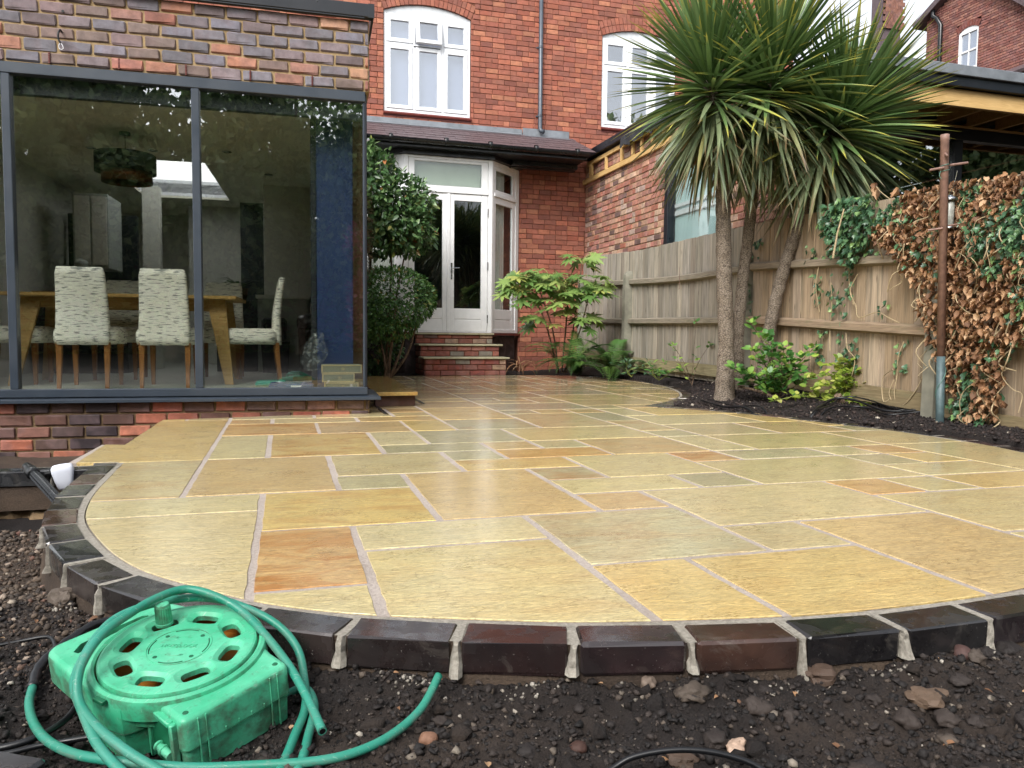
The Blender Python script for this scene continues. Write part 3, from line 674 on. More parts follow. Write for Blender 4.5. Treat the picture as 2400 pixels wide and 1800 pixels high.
# crumbs, gravel
ICO_V = np.array([(0, 0, -1), (.72, -.53, -.45), (-.28, -.85, -.45), (-.89, 0, -.45), (-.28, .85, -.45), (.72, .53, -.45), (.28, -.85, .45), (-.72, -.53, .45), (-.72, .53, .45), (.28, .85, .45), (.89, 0, .45), (0, 0, 1)])
ICO_F = np.array([(0, 1, 2), (1, 0, 5), (0, 2, 3), (0, 3, 4), (0, 4, 5), (1, 5, 10), (2, 1, 6), (3, 2, 7), (4, 3, 8), (5, 4, 9), (1, 10, 6), (2, 6, 7), (3, 7, 8), (4, 8, 9), (5, 9, 10), (6, 10, 11), (7, 6, 11), (8, 7, 11), (9, 8, 11), (10, 9, 11)])[:, ::-1]
def rand_rot(n):
    q = rng.normal(size=(n, 4)); q /= np.linalg.norm(q, axis=1)[:, None]; w, x, y, z = q.T
    return np.stack([np.stack([1 - 2 * (y * y + z * z), 2 * (x * y - z * w), 2 * (x * z + y * w)], 1), np.stack([2 * (x * y + z * w), 1 - 2 * (x * x + z * z), 2 * (y * z - x * w)], 1), np.stack([2 * (x * z - y * w), 2 * (y * z + x * w), 1 - 2 * (x * x + y * y)], 1)], 1)
def crumbs(name, n, xr, yr, sizes, mat, label, mask=None, flat=.75, smooth=False, lift=.35, jit=.28, rpow=1.0, dens=None):
    x = rng.uniform(*xr, n * 2); y = rng.uniform(*yr, n * 2) if dens is None else yr[0] + (yr[1] - yr[0]) * rng.random(n * 2) ** dens
    z = gz(x, y); ok = z > -.195
    if mask is not None: ok &= mask(x, y)
    x, y, z = x[ok][:n], y[ok][:n], z[ok][:n]; n = len(x)
    s = sizes[0] * (sizes[1] / sizes[0]) ** (rng.random(n) ** sizes[2])
    Ms = np.zeros((n, 4, 4)); Rm = rand_rot(n); sc = s[:, None] * rng.uniform(.6, 1.3, (n, 3))
    Ms[:, :3, :3] = Rm * sc[:, None, :]; Ms[:, 2, :3] *= flat
    Ms[:, 0, 3] = x; Ms[:, 1, 3] = y; Ms[:, 2, 3] = z + s * lift; Ms[:, 3, 3] = 1
    V, F = instances(ICO_V, ICO_F, Ms); k = len(ICO_V)
    V = V + np.repeat(s, k)[:, None] * rng.uniform(-jit, jit, V.shape)
    r = np.repeat(rng.random(n) ** rpow, k)
    me = np_mesh(name, V, F, mat, smooth, {'rnd': r}); return tag(new_obj(name, me), label, None, None, 'stuff')
crumbs('soil_crumbs', 38000, (-1.5, 1.9), (.95, 1.95), (.0014, .009, 3.0), M['clods'], 'loose crumbs of dark soil in front of the edging', rpow=1.15, jit=.42)
crumbs('soil_lumps', 520, (-1.5, 1.9), (1.0, 1.9), (.007, .024, 3), M['soil'], 'larger lumps of damp soil', jit=.42, lift=.15)
crumbs('gravel', 16000, (-3.2, -1.05), (2.0, 3.5), (.002, .013, 2.8), M['pebbles'], 'gravel and grit left of the patio', jit=.3)
crumbs('grit', 2600, (-1.5, -.9), (1.5, 2.3), (.002, .010, 2.8), M['pebbles'], 'gravelly grit beside the edging', jit=.3)
crumbs('compost_crumbs', 15000, (1.2, 3.9), (3.4, 9.5), (.005, .018, 2.2), M['clods_mulch'], 'loose compost crumbs along the bed', rpow=1.2)

# ================================================================== BRICKWORK HELPERS
def brick_variants(n, L, Hh, D, b, jit, mat):
    out = []
    for _ in range(n):
        m = MB(); m.cbox((-L / 2, 0, -Hh / 2), (L / 2, D, Hh / 2), b, jit=jit); out.append(m.mesh('brick', mat))
    return out
def lay(parent, base, x0, x1, z0, z1, L, C, palette, mat, matj, openings=(), y=0.0, flip=False, maxparts=300, bond=None, keep=None, jointw=.011, depth=.05, proud=.004, b=.006, jit=.0025, halfoff=.5, stuffname='brick', key=None, hdr=0, wob=.0):
    """courses of bricks on a face at local y (outside towards -y); individual parts first, the rest joined"""
    items = []; r = 0; z = z0
    while z < z1 - .02:
        h = min(C, z1 - z) - jointw; zc = z + jointw / 2 + h / 2
        ivs = [(x0, x1)]
        for op in openings:
            o = op(zc)
            if not o: continue
            n = []
            for a, b_ in ivs:
                if o[1] <= a or o[0] >= b_: n.append((a, b_)); continue
                if o[0] > a: n.append((a, o[0]))
                if o[1] < b_: n.append((o[1], b_))
            ivs = n
        for a, b_ in ivs:
            x = math.floor((a - x0) / L) * L + x0 - (halfoff * L if r % 2 else 0) + (rnd.uniform(-.01, .01) if wob else 0)
            while x < b_:
                w = L
                if hdr and rnd.random() < hdr: w = L / 2
                xa, xb = max(x, a), min(x + w, b_); x += w
                if xb - xa < .03: continue
                items.append(((xa + xb) / 2, zc, xb - xa - jointw, h))
        z += C; r += 1
    if keep: items = [i for i in items if keep(i[0], i[1])]
    if key: items.sort(key=lambda i: key(i[0], i[1]))
    var = brick_variants(6, L - jointw, C - jointw, depth, b, jit, mat); rest = MB()
    for k, (cx, cz, w, h) in enumerate(items):
        c = lin(rnd.choice(palette)); g = rnd.uniform(.85, 1.15); lu = .3 * c[0] + .6 * c[1] + .1 * c[2]; c = tuple((lu + (q - lu) * .8) * g for q in c[:3]) + (1,); dy = rnd.uniform(-proud, proud) - .006
        if k < maxparts:
            Mx = base @ Matrix.Translation((cx, y + dy, cz)) @ Matrix.Rotation(rnd.uniform(-.006, .006), 4, 'Y') @ Matrix.Diagonal((w / (L - jointw), 1, h / (C - jointw), 1))
            o = new_obj('brick', rnd.choice(var), parent, Mx); o.color = c
        else:
            rest.cbox((cx - w / 2, y + dy, cz - h / 2), (cx + w / 2, y + dy + depth, cz + h / 2), b, M=base, colr=c, jit=jit * .6)
    if rest.n:
        o = rest.build(stuffname, matj, parent); o['kind'] = 'stuff'
    return items
def windowish(parent, base, rect, fr, depth, panes, name='window', mat='upvc', glass='glass_up', glassd=.02):
    """framed window in the local xz plane: rect outer (x0,x1,z0,z1); panes list of (x0,x1,z0,z1) glass openings"""
    pass

def frame_grid(parent, base, x0, x1, z0, z1, y, fw, mull, trans, mat, glass, depth=.06, name='window_frame', inner=.0):
    """frame bars (butt jointed) with panes; mull = x centres, trans = z centres"""
    m = MB(); xs = [x0] + list(mull) + [x1]; zs = [z0] + list(trans) + [z1]
    m.cbox((x0, y, z0), (x0 + fw, y + depth, z1), .004); m.cbox((x1 - fw, y, z0), (x1, y + depth, z1), .004)
    m.cbox((x0 + fw, y + .001, z0), (x1 - fw, y + depth - .001, z0 + fw), .004); m.cbox((x0 + fw, y + .001, z1 - fw), (x1 - fw, y + depth - .001, z1), .004)
    for x in mull: m.cbox((x - fw / 2, y + .002, z0 + fw), (x + fw / 2, y + depth - .002, z1 - fw), .004)
    for t in trans:
        for a, b_ in zip(xs, xs[1:]):
            m.cbox((a + (fw if a == x0 else fw / 2), y + .003, t - fw / 2), (b_ - (fw if b_ == x1 else fw / 2), y + depth - .003, t + fw / 2), .004)
    f = m.build(name, M[mat], parent, base)
    for i, (a, b_) in enumerate(zip(xs, xs[1:])):
        for j, (c, d) in enumerate(zip(zs, zs[1:])):
            g = MB(); xa = a + (fw if a == x0 else fw / 2) - .004; xb = b_ - (fw if b_ == x1 else fw / 2) + .004
            za = c + (fw if c == z0 else fw / 2) - .004; zb = d - (fw if d == z1 else fw / 2) + .004
            g.box((xa, y + depth * .45, za), (xb, y + depth * .45 + .006, zb)); g.build('pane', M[glass], f, base)
    return f

# ================================================================== KITCHEN EXTENSION (left)
ext = thing('kitchen_extension', EF @ Matrix.Translation((-2.5, .1, 0)), 'brick kitchen extension with a wide grey framed window at the left', 'extension')
EX0 = -3.3
m = MB(); m.box((EX0, .008, -.6), (0 - .008, .1, .112)); m.box((-.1, .1, -.6), (-.008, 5.0, .112)); m.build('lower_wall', M['mortar_brown'], ext, EF)
m = MB(); m.box((EX0, .008, 2.432), (-.008, .1, 2.945)); m.box((-.1, .1, 2.432), (-.008, 5.0, 2.945)); m.build('upper_wall', M['mortar_buff'], ext, EF)
BL = ['#b97858', '#bd825e', '#b06a55', '#757079', '#7b7883', '#84757a', '#8c736b', '#7f6b63', '#6d6a72', '#8b7374', '#6f6062', '#7f7b89', '#a2705f', '#c28d68', '#757079', '#827d8a']
WB = ['#b5603f', '#b35e3c', '#ad5a3e', '#bd6a48', '#5b3a2f', '#3f3033', '#4a3636', '#6a4336', '#352a30', '#b3563a', '#70493c', '#8d5a4a', '#4b3530', '#5e4238']
lay(ext, EF, EX0, -.006, 2.432, 2.945, .2173, .0855, BL, M['brick_obj'], M['brick_att'], b=.008, jit=.0048, jointw=.013)
lay(ext, EF, EX0, -.006, -.485, .115, .2173, .0855, WB, M['brick_wet'], M['brick_att'], b=.007, jit=.0035, jointw=.013, proud=.004)
SE = EF @ Matrix.Translation((-.006, 0, 0)) @ Matrix.Rotation(R(90), 4, 'Z')
lay(ext, SE, .02, 4.9, 2.432, 2.945, .2173, .0855, BL, M['brick_obj'], M['brick_att'], maxparts=0, stuffname='side_brick')
lay(ext, SE, .02, 4.9, -.14, .115, .2173, .0855, WB, M['brick_wet'], M['brick_att'], maxparts=0, stuffname='side_brick')
lay(ext, SE, .75, 4.9, .115, 2.432, .2173, .0855, WB, M['brick_wet'], M['brick_att'], maxparts=0, stuffname='side_brick')
m = MB(); m.box((-.11, .74, .13), (-.02, 5.0, 2.425)); m.build('side_wall', M['mortar_brown'], ext, EF)
# weep vents in the soldier line
for s in (-2.591, -2.157, -1.722, -1.287, -.853, -.419):
    m = MB()
    for k in range(7): m.box((s - .005, -.012, 2.438 + k * .0105), (s + .005, .01, 2.445 + k * .0105))
    m.box((s - .004, -.008, 2.436), (s + .004, .012, 2.512)); m.build('weep_vent', M['sill_red'], ext, EF)
# roof edge trim
m = MB(); m.cbox((EX0, -.05, 2.957), (.03, .02, 3.055), .006); m.cbox((.012, .021, 2.957), (.03, 5.0, 3.055), .004); m.cbox((EX0, -.05, 2.946), (-.04, -.038, 2.956), .002)
m.box((.032, -.052, 2.955), (-.012, -.051, 3.056)); trim = m.build('roof_trim', M['dark_frame'], ext, EF)
m = MB()
for s in [-2.9 + k * .42 for k in range(7)]: m.lathe([(0, 0), (.004, 0), (.004, .002), (0, .003)], 8, Matrix.Translation((s, -.05, 3.03)) @ Matrix.Rotation(R(90), 4, 'X'))
m.build('screw', M['black_plastic'], trim, EF)
m = MB(); HX0, HX1, HY0, HY1 = -2.52, -1.5, 2.5, 4.8   # roof with the rooflight opening
for a, b_, c, d in ((EX0, HX0, .1, 6.4), (HX1, -.1, .1, 6.4), (HX0, HX1, .1, HY0), (HX0, HX1, HY1, 6.4)): m.box((a, c, 2.40), (b_, d, 2.52))
m.build('roof', M['felt'], ext, EF)
# ceiling (plaster) and deep reveal round the rooflight
m = MB()
for a, b_, c, d in ((EX0, HX0, .14, 6.4), (HX1, -.12, .14, 6.4), (HX0, HX1, .14, HY0), (HX0, HX1, HY1, 6.4)): m.box((a, c, 2.335), (b_, d, 2.36))
m.build('ceiling', M['int_ceil'], ext, EF)
m = MB(); m.box((HX0 - .03, HY0 - .03, 2.362), (HX0, HY1 + .03, 2.56)); m.box((HX1, HY0 - .03, 2.362), (HX1 + .03, HY1 + .03, 2.56)); m.box((HX0, HY0 - .03, 2.362), (HX1, HY0, 2.56)); m.box((HX0, HY1, 2.362), (HX1, HY1 + .03, 2.56))
rl = m.build('rooflight_reveal', M['upvc'], ext, EF)
m = MB(); m.add([(HX0 - .03, HY0 - .03, 2.565), (HX1 + .03, HY0 - .03, 2.565), (HX1 + .03, HY1 + .03, 2.565), (HX0 - .03, HY1 + .03, 2.565)], [(0, 1, 2, 3)]); m.build('pane', M['glass_roof'], rl, EF)
m = MB(); m.box((EX0, .1, -.3), (-.12, 6.4, .165)); m.build('floor', M['int_floor'], ext, EF)
m = MB(); m.box((EX0, 6.4, .165), (-.12, 6.5, 2.335)); m.box((EX0 - .1, .1, -.3), (EX0, 6.5, 2.94)); m.build('inner_wall', M['int_wall'], ext, EF)
# windows: outer frame, mullions
m = MB()
m.cbox((EX0, -.012, 2.352), (-.034, .06, 2.427), .004); m.cbox((EX0, -.012, .146), (-.02, .06, .204), .004)
for a, b_ in ((-2.457, -2.403), (-1.258, -1.203)): m.cbox((a, -.01, .205), (b_, .06, 2.351), .004)
m.cbox((-.052, .004, .205), (-.036, .05, 2.351), .003)
m.cbox((-.035, .0625, 2.352), (-.02, .72, 2.427), .003); m.cbox((-.035, .0625, .146), (-.02, .72, .204), .003)
wf = m.build('window_frame', M['grey_frame'], ext, EF)
for a, b_ in ((EX0, -2.457), (-2.403, -1.258), (-1.203, -.052)):
    m = MB(); m.box((a, .022, .2), (b_, .034, 2.355)); m.build('pane', M['glass'], wf, EF)
m = MB(); m.box((-.034, .052, .2), (-.026, .72, 2.355)); m.build('pane', M['glass'], wf, EF)
m = MB(); m.cbox((-.036, .0, .205), (-.022, .05, 2.351), .003); m.build('corner_post', M['dark_frame'], wf, EF)
m = MB(); m.add([(EX0, -.075, .112), (.075, -.075, .112), (.075, -.075, .130), (EX0, -.075, .130), (EX0, .04, .146), (-.02, .04, .146), (-.02, .04, .112), (EX0, .04, .112)], [(0, 1, 2, 3), (3, 2, 5, 4), (0, 7, 6, 1), (4, 5, 6, 7), (1, 6, 5, 2)])
m.add([(.075, -.075, .112), (.075, .75, .112), (.075, .75, .130), (.075, -.075, .130), (-.02, .75, .146), (-.02, .041, .146)], [(0, 1, 2, 3), (3, 2, 4, 5)])
m.build('sill', M['grey_frame'], ext, EF)
# dark steel head behind the glass
m = MB(); m.box((EX0, .075, 2.24), (-.06, .135, 2.426)); m.build('blind_box', M['int_dark'], ext, EF)
# interior fixed furniture: kitchen units, posts
def part_box(nm, mt, lo, hi, par=ext, b=.005): mm = MB(); mm.cbox(lo, hi, b); return mm.build(nm, M[mt], par, EF)
part_box('navy_panel', 'navy', (-.395, .30, .166), (-.115, .36, 2.334))
part_box('navy_reveal', 'int_dark', (-.44, .361, .166), (-.396, .9, 2.334))
part_box('post', 'int_wall', (-2.40, 4.0, .166), (-2.21, 4.15, 2.334))
part_box('partition', 'int_dark', (-3.25, 4.2, .166), (-2.5, 4.3, 2.0))
part_box('partition', 'int_wall', (-2.1, 5.4, .166), (-1.4, 5.5, 2.334))
part_box('partition', 'int_dark', (-1.38, 4.9, .166), (-1.02, 5.0, 2.334))
part_box('chimney_breast', 'int_wall', (-1.0, 3.55, 1.04), (-.46, 3.8, 2.334))
part_box('tall_unit', 'int_dark', (-.44, 3.0, .166), (-.13, 3.7, 2.1))
k1 = part_box('wall_cupboard', 'cab_grey', (-2.95, 3.3, 1.3), (-2.6, 3.9, 2.1))
for a in (-2.93, -2.76): mm = MB(); mm.cbox((a, 3.285, 1.33), (a + .15, 3.3, 2.07), .004); mm.build('door', M['int_wall'], k1, EF)
isl = thing('kitchen_island', at(-.77, 3.2, .166, 0, EF), 'pale grey kitchen island end behind the dining chairs', 'kitchen island')
mm = MB(); mm.cbox((-1.05, 3.2, .166), (-.49, 4.5, 1.0), .004); mm.build('carcass', M['cab_grey'], isl, EF)
mm = MB(); mm.cbox((-1.07, 3.17, 1.001), (-.47, 4.52, 1.04), .004); mm.build('worktop', M['int_wall'], isl, EF)
# long low worktop on the far left
wkt = thing('kitchen_worktop', at(-2.9, 3.3, .166, 0, EF), 'dark kitchen worktop unit at the back left of the dining room', 'kitchen unit')
mm = MB(); mm.cbox((-3.25, 2.95, .166), (-2.35, 3.3, .98), .005); mm.build('carcass', M['int_dark'], wkt, EF)
mm = MB(); mm.cbox((-3.25, 2.92, .981), (-2.33, 3.32, 1.02), .005); mm.build('worktop', M['oak'], wkt, EF)
# stand mixer on it
mx = thing('stand_mixer', at(-2.82, 3.1, 1.022, 0, EF), 'grey stand mixer on the dark worktop behind the left chair', 'mixer')
B2 = at(-2.82, 3.1, 1.022, R(90), EF)
mm = MB(); mm.cbox((-.1, -.06, 0), (.12, .06, .03), .01); mm.cbox((-.1, -.045, .03), (-.02, .045, .25), .02); mm.build('stand', M['cab_grey'], mx, B2)
mm = MB(); mm.tube([B2 @ Vector(p) for p in [(-.12, 0, .29), (-.05, 0, .3), (.06, 0, .3), (.14, 0, .285)]], [.035, .055, .055, .03], 12); mm.build('motor_head', M['cab_grey'], mx, ID, True)
mm = MB(); mm.lathe([(.03, 0), (.06, .03), (.075, .12), (.07, .12), (.05, .03)], 16, Matrix.Translation((.06, 0, .04)), capt=False); mm.build('bowl', M['steel'], mx, B2, True)
# pendant lamp
lp = thing('pendant_lamp', at(-2.0, 1.4, 2.335, 0, EF), 'black drum pendant lamp with copper lining over the table', 'pendant lamp')
mm = MB(); mm.lathe([(.001, 2.312), (.045, 2.312), (.045, 2.334), (.001, 2.334)], 20, Matrix.Translation((-2.0, 1.4, 0))); mm.build('ceiling_rose', M['chrome_dark'], lp, EF)
mm = MB(); mm.tube([(-2.0, 1.4, 2.31), (-2.0, 1.4, 2.13)], .003, 6); mm.build('cord', M['black_plastic'], lp, EF)
mm = MB(); mm.lathe([(.243, 1.99), (.245, 1.985), (.245, 2.14), (.243, 2.145), (.04, 2.145), (.04, 2.14), (.238, 2.138), (.238, 1.99)], 40, Matrix.Translation((-2.0, 1.4, 0)), capt=False, capb=False); mm.build('shade', M['lampshade'], lp, EF, True)
mm = MB(); mm.lathe([(.20, 1.905), (.203, 1.9), (.203, 2.03), (.197, 2.03), (.197, 1.905)], 36, Matrix.Translation((-1.99, 1.4, 0)), capt=False, capb=False); mm.build('copper_lining', M['copper'], lp, EF, True)
for x, y_ in ((-1.9, 2.05), (-1.22, 1.9), (-2.45, 2.1), (-.9, 2.9)):
    dl = thing('downlight', at(x, y_, 2.33, 0, EF), {-1.9: 'small round ceiling downlight just right of the pendant cord', -1.22: 'small round ceiling downlight right of the rooflight', -2.45: 'small round ceiling downlight left of the pendant cord', -.9: 'small round ceiling downlight above the kitchen island'}[x], 'downlight', 'ceiling downlights')
    mm = MB(); mm.lathe([(.024, 2.3335), (.045, 2.333), (.045, 2.328), (.03, 2.326)], 20, Matrix.Translation((x, y_, 0)), capt=False, capb=False); mm.build('rim', M['steel'], dl, EF, True)
    mm = MB(); mm.lathe([(.001, 2.332), (.024, 2.332), (.024, 2.334), (.001, 2.334)], 16, Matrix.Translation((x, y_, 0))); mm.build('lens', M['upvc'], dl, EF)

# ---- dining table and chairs
FZ = .166
tb = thing('dining_table', at(-1.95, 1.4, FZ, 0, EF), 'long oak dining table with splayed legs behind the glass', 'table')
mm = MB(); mm.cbox((-2.85, .95, FZ + .727), (-1.06, 1.85, FZ + .757), .006); mm.build('tabletop', M['oak'], tb, EF)
mm = MB(); mm.cbox((-2.6, 1.1, FZ + .64), (-1.28, 1.13, FZ + .726), .003); mm.cbox((-2.6, 1.67, FZ + .64), (-1.28, 1.7, FZ + .726), .003); mm.build('apron', M['oak'], tb, EF)
for sx, xt, xb in ((0, -2.66, -2.78), (1, -1.24, -1.13)):
    for yt, yb in ((1.1, 1.0), (1.7, 1.8)):
        mm = MB(); w0, w1 = .075, .035
        v = [(xt - w0, yt - .02, FZ + .726), (xt + w0, yt - .02, FZ + .726), (xt + w0, yt + .02, FZ + .726), (xt - w0, yt + .02, FZ + .726), (xb - w1, yb - .02, FZ), (xb + w1, yb - .02, FZ), (xb + w1, yb + .02, FZ), (xb - w1, yb + .02, FZ)]
        mm.add(v, [(0, 1, 2, 3), (7, 6, 5, 4), (0, 4, 5, 1), (1, 5, 6, 2), (2, 6, 7, 3), (3, 7, 4, 0)]); mm.build('leg', M['oak'], tb, EF)
def chair_parts():
    def blob(lo, hi, r, nx=8, nz=8, bend=0, taper=0):
        mm = MB(); mm.cbox(lo, hi, r); return mm
    # backrest: curved slab, local +y is towards the table (front), z up
    V, F = [], []; nz, nx = 12, 8; W, T = .188, .042
    for i in range(nz + 1):
        t = i / nz; z = .34 + t * .60; w = W * (1.04 - .12 * t); yc = -.215 - .05 * max(0, t - .35) ** 1.5 * 2; th = T * (1 - .35 * t)
        prof = []
        for k in range(20):
            a = 2 * math.pi * k / 20; ca, sa = math.cos(a), math.sin(a); e = .35
            prof.append((w * math.copysign(abs(ca) ** e, ca), yc + th * math.copysign(abs(sa) ** e, sa)))
        sh = 1 if 0 < i < nz else .93
        for x, y_ in prof: V.append((x * sh, yc + (y_ - yc) * sh, z))
    for i in range(nz):
        for k in range(20): F.append((i * 20 + k, i * 20 + (k + 1) % 20, (i + 1) * 20 + (k + 1) % 20, (i + 1) * 20 + k))
    F.append(tuple(range(20))[::-1]); F.append(tuple(nz * 20 + k for k in range(20)))
    b1 = MB(); b1.add(V, F); back = b1.mesh('backrest', M['fabric'], True)
    s1 = MB(); V, F = [], []
    prof = [(.36, .9), (.345, 1.0), (.39, 1.04), (.445, 1.02), (.475, .93), (.485, .8)]
    for z, s in prof:
        for k in range(24):
            a = 2 * math.pi * k / 24; ca, sa = math.cos(a), math.sin(a); e = .3
            V.append((.225 * s * math.copysign(abs(ca) ** e, ca), .02 + .235 * s * math.copysign(abs(sa) ** e, sa), z))
    n = len(prof)
    for i in range(n - 1):
        for k in range(24): F.append((i * 24 + k, i * 24 + (k + 1) % 24, (i + 1) * 24 + (k + 1) % 24, (i + 1) * 24 + k))
    F.append(tuple(range(24))[::-1]); F.append(tuple((n - 1) * 24 + k for k in range(24)))
    s1.add(V, F); seat = s1.mesh('seat', M['fabric'], True)
    legs = []
    for sx in (-1, 1):
        for front in (0, 1):
            l = MB(); x = .17 * sx; y0 = .2 if front else -.21; y1 = .2 if front else -.245
            pts = [(x, y0, .36), (x, y0 + (y1 - y0) * .3, .2), (x, y1, 0)]
            for (p, q, wa, wb) in ((pts[0], pts[1], .021, .018), (pts[1], pts[2], .018, .013)):
                v = [(p[0] + dx * wa, p[1] + dy * wa, p[2]) for dx, dy in ((-1, -1), (1, -1), (1, 1), (-1, 1))] + [(q[0] + dx * wb, q[1] + dy * wb, q[2]) for dx, dy in ((-1, -1), (1, -1), (1, 1), (-1, 1))]
                l.add(v, [(0, 1, 2, 3), (7, 6, 5, 4), (0, 4, 5, 1), (1, 5, 6, 2), (2, 6, 7, 3), (3, 7, 4, 0)])
            legs.append(l.mesh('leg', M['oak_leg']))
    return back, seat, legs
cb, cs_, cl = chair_parts()
for x, y_, rz, lab in ((-2.165, .86, 0, 'patterned dining chair seen from behind, nearer the left window post'), (-1.575, .86, 0, 'patterned dining chair seen from behind, just left of the middle window post'),
                      (-2.2, 1.95, 180, 'patterned dining chair on the far side of the table, left of centre'), (-1.30, 1.95, 180, 'patterned dining chair on the far side, behind the right table end'),
                      (-.97, 1.3, 95, 'patterned dining chair side-on at the right end of the table'), (-2.85, 1.3, -92, 'patterned dining chair at the left end, cut by the left window post')):
    B = at(x, y_, FZ, R(rz), EF); ch = thing('dining_chair', B, lab, 'chair', 'dining chairs round the table')
    new_obj('backrest', cb, ch, B); new_obj('seat', cs_, ch, B)
    for l in cl: new_obj('leg', l, ch, B)
# ---- things on the floor near the corner
bx = [(-.352, -.07, .166, .262, 'lowest khaki tile box of the stack by the corner glass'), (-.36, -.115, .264, .318, 'middle khaki tile box of the stack by the corner glass'), (-.345, -.06, .320, .372, 'topmost khaki tile box of the stack by the corner glass')]
bx = [(-.345, -.085, .166, .235, bx[0][4]), (-.36, -.115, .238, .305, bx[1][4]), (-.365, -.06, .308, .372, bx[2][4])]
for a, b_, z0, z1, lab in bx:
    t_ = thing('tile_box', at((a + b_) / 2, .2, z0, 0, EF), lab, 'box', 'stacked tile boxes')
    mm = MB(); mm.cbox((a, .09, z0), (b_, .285, z1), .003); mm.build('carton', M['card'], t_, EF)
    mm = MB(); w = .008
    for (p, q) in (((a - .001, z0 - .0005), (b_ + .001, z0 + w)), ((a - .001, z1 - w), (b_ + .001, z1 + .0005))): mm.box((p[0], .087, p[1]), (q[0], .0895, q[1]))
    mm.box((a - .001, .087, z0 + w), (a + w * 1.4, .0895, z1 - w)); mm.box((b_ - w, .087, z0 + w), (b_ + .001, .0895, z1 - w)); mm.build('edge_tape', M['card_edge'], t_, EF)
    mm = MB(); cx = (a + b_) / 2 + .01; cz = (z0 + z1) / 2
    for an in (45, -45, 90): mm.box((-.013, -.001, -.0014), (.013, .001, .0014), M=Matrix.Translation((cx, .088, cz)) @ Matrix.Rotation(R(an), 4, 'Y'))
    for sg in (-1, 1): mm.box((-.006, -.001, -.0014), (.006, .001, .0014), M=Matrix.Translation((cx + sg * .012, .088, cz)) @ Matrix.Rotation(R(90), 4, 'Y'))
    mm.build('printed_star', M['card_edge'], t_, EF)
bag = MB(); nb = 14; V = []; F = []
for i in range(nb + 1):
    for k in range(16):
        t = i / nb; a = 2 * math.pi * k / 16; rr2 = (.02 + .065 * math.sin(t * 2.2 + .5)) * (1 + .2 * math.sin(a * 2 + t * 5) + .12 * math.sin(a * 5 - t * 9)); V.append((-.44 + rr2 * math.cos(a) + .05 * t, .27 + rr2 * .7 * math.sin(a), .32 + t * .30))
for i in range(nb):
    for k in range(16): F.append((i * 16 + k, i * 16 + (k + 1) % 16, (i + 1) * 16 + (k + 1) % 16, (i + 1) * 16 + k))
bag.add(V, F)
t = NT('film'); tr = t.n('BsdfTransparent'); tr.inputs[0].default_value = (.93, .94, .94, 1); gl = t.n('BsdfPrincipled'); gl.inputs['Base Color'].default_value = lin('#b5bcbd'); gl.inputs['Roughness'].default_value = .15
nz_ = t.noise(t.coord('Object'), 30, 3); ms = t.n('MixShader'); t.l(t.rng(nz_, .5, .75, .04, .5), ms.inputs[0]); t.l(tr.outputs[0], ms.inputs[1]); t.l(gl.outputs[0], ms.inputs[2]); t.l(ms.outputs[0], t.out.inputs[0])
tag(bag.build('plastic_bag', t.mat, None, EF, True), 'crumpled clear plastic bag leaning by the tile boxes', 'bag')
tag((lambda mm: mm.build('plastic_wrap', t.mat, None, EF, True))(MB().lathe([(.01, 0), (.06, .01), (.05, .03), (.01, .045)], 9, Matrix.Translation((-.41, .19, .375)))), 'scrap of clear plastic on top of the tile boxes', 'plastic')
bn = thing('pedal_bin', at(-.47, 1.95, FZ, 0, EF), 'tall black pedal bin with a glossy domed lid by the navy panel', 'bin')
mm = MB(); mm.lathe([(.125, 0), (.13, .01), (.14, .45), (.14, .5)], 28, Matrix.Translation((-.44, 1.95, FZ))); mm.build('body', M['chrome_dark'], bn, EF, True)
mm = MB(); mm.lathe([(.15, .5), (.155, .52), (.155, .57), (.135, .615), (.08, .635), (.001, .64)], 28, Matrix.Translation((-.44, 1.95, FZ))); mm.build('lid', M['black_plastic'], bn, EF, True)
for nm, x, w, h, lab in (('caddy', -.86, .16, .33, 'grey food waste caddy hanging on the island end'),):
    cd = thing('waste_caddy', at(x, 3.1, .4, 0, EF), lab, 'caddy'); mm = MB(); mm.cbox((x - .12, 2.98, .52), (x + .12, 3.16, .78), .02); mm.build('body', M['int_dark'], cd, EF)
    mm = MB(); mm.tube([(x - .13, 3.0, .75), (x - .13, 2.95, .55), (x + .13, 2.95, .55), (x + .13, 3.0, .75)], .006, 6); mm.build('handle', M['black_plastic'], cd, EF)
cd = thing('waste_bin', at(-.84, 3.0, FZ, 0, EF), 'grey floor bin standing below the food waste caddy', 'bin'); mm = MB()
v = [(-.98, 2.94, FZ), (-.72, 2.94, FZ), (-.72, 3.14, FZ), (-.98, 3.14, FZ), (-1.0, 2.92, FZ + .32), (-.70, 2.92, FZ + .32), (-.70, 3.16, FZ + .32), (-1.0, 3.16, FZ + .32)]
mm.add(v, [(0, 3, 2, 1), (4, 5, 6, 7), (0, 1, 5, 4), (1, 2, 6, 5), (2, 3, 7, 6), (3, 0, 4, 7)]); mm.build('body', M['int_dark'], cd, EF); mm = MB(); mm.cbox((-1.01, 2.91, FZ + .321), (-.69, 3.17, FZ + .35), .006); mm.build('lid', M['black_plastic'], cd, EF)
pk = thing('plaster_packet', at(-.63, .5, FZ, 0, EF), 'blue and white packet lying on the floor by the glass', 'packet'); mm = MB(); mm.cbox((-.77, .33, FZ), (-.42, .62, FZ + .045), .012); mm.build('sack', M['book_blue'], pk, EF)
mm = MB(); mm.box((-.6, .328, FZ + .012), (-.52, .3295, FZ + .032)); mm.build('label', M['upvc'], pk, EF)
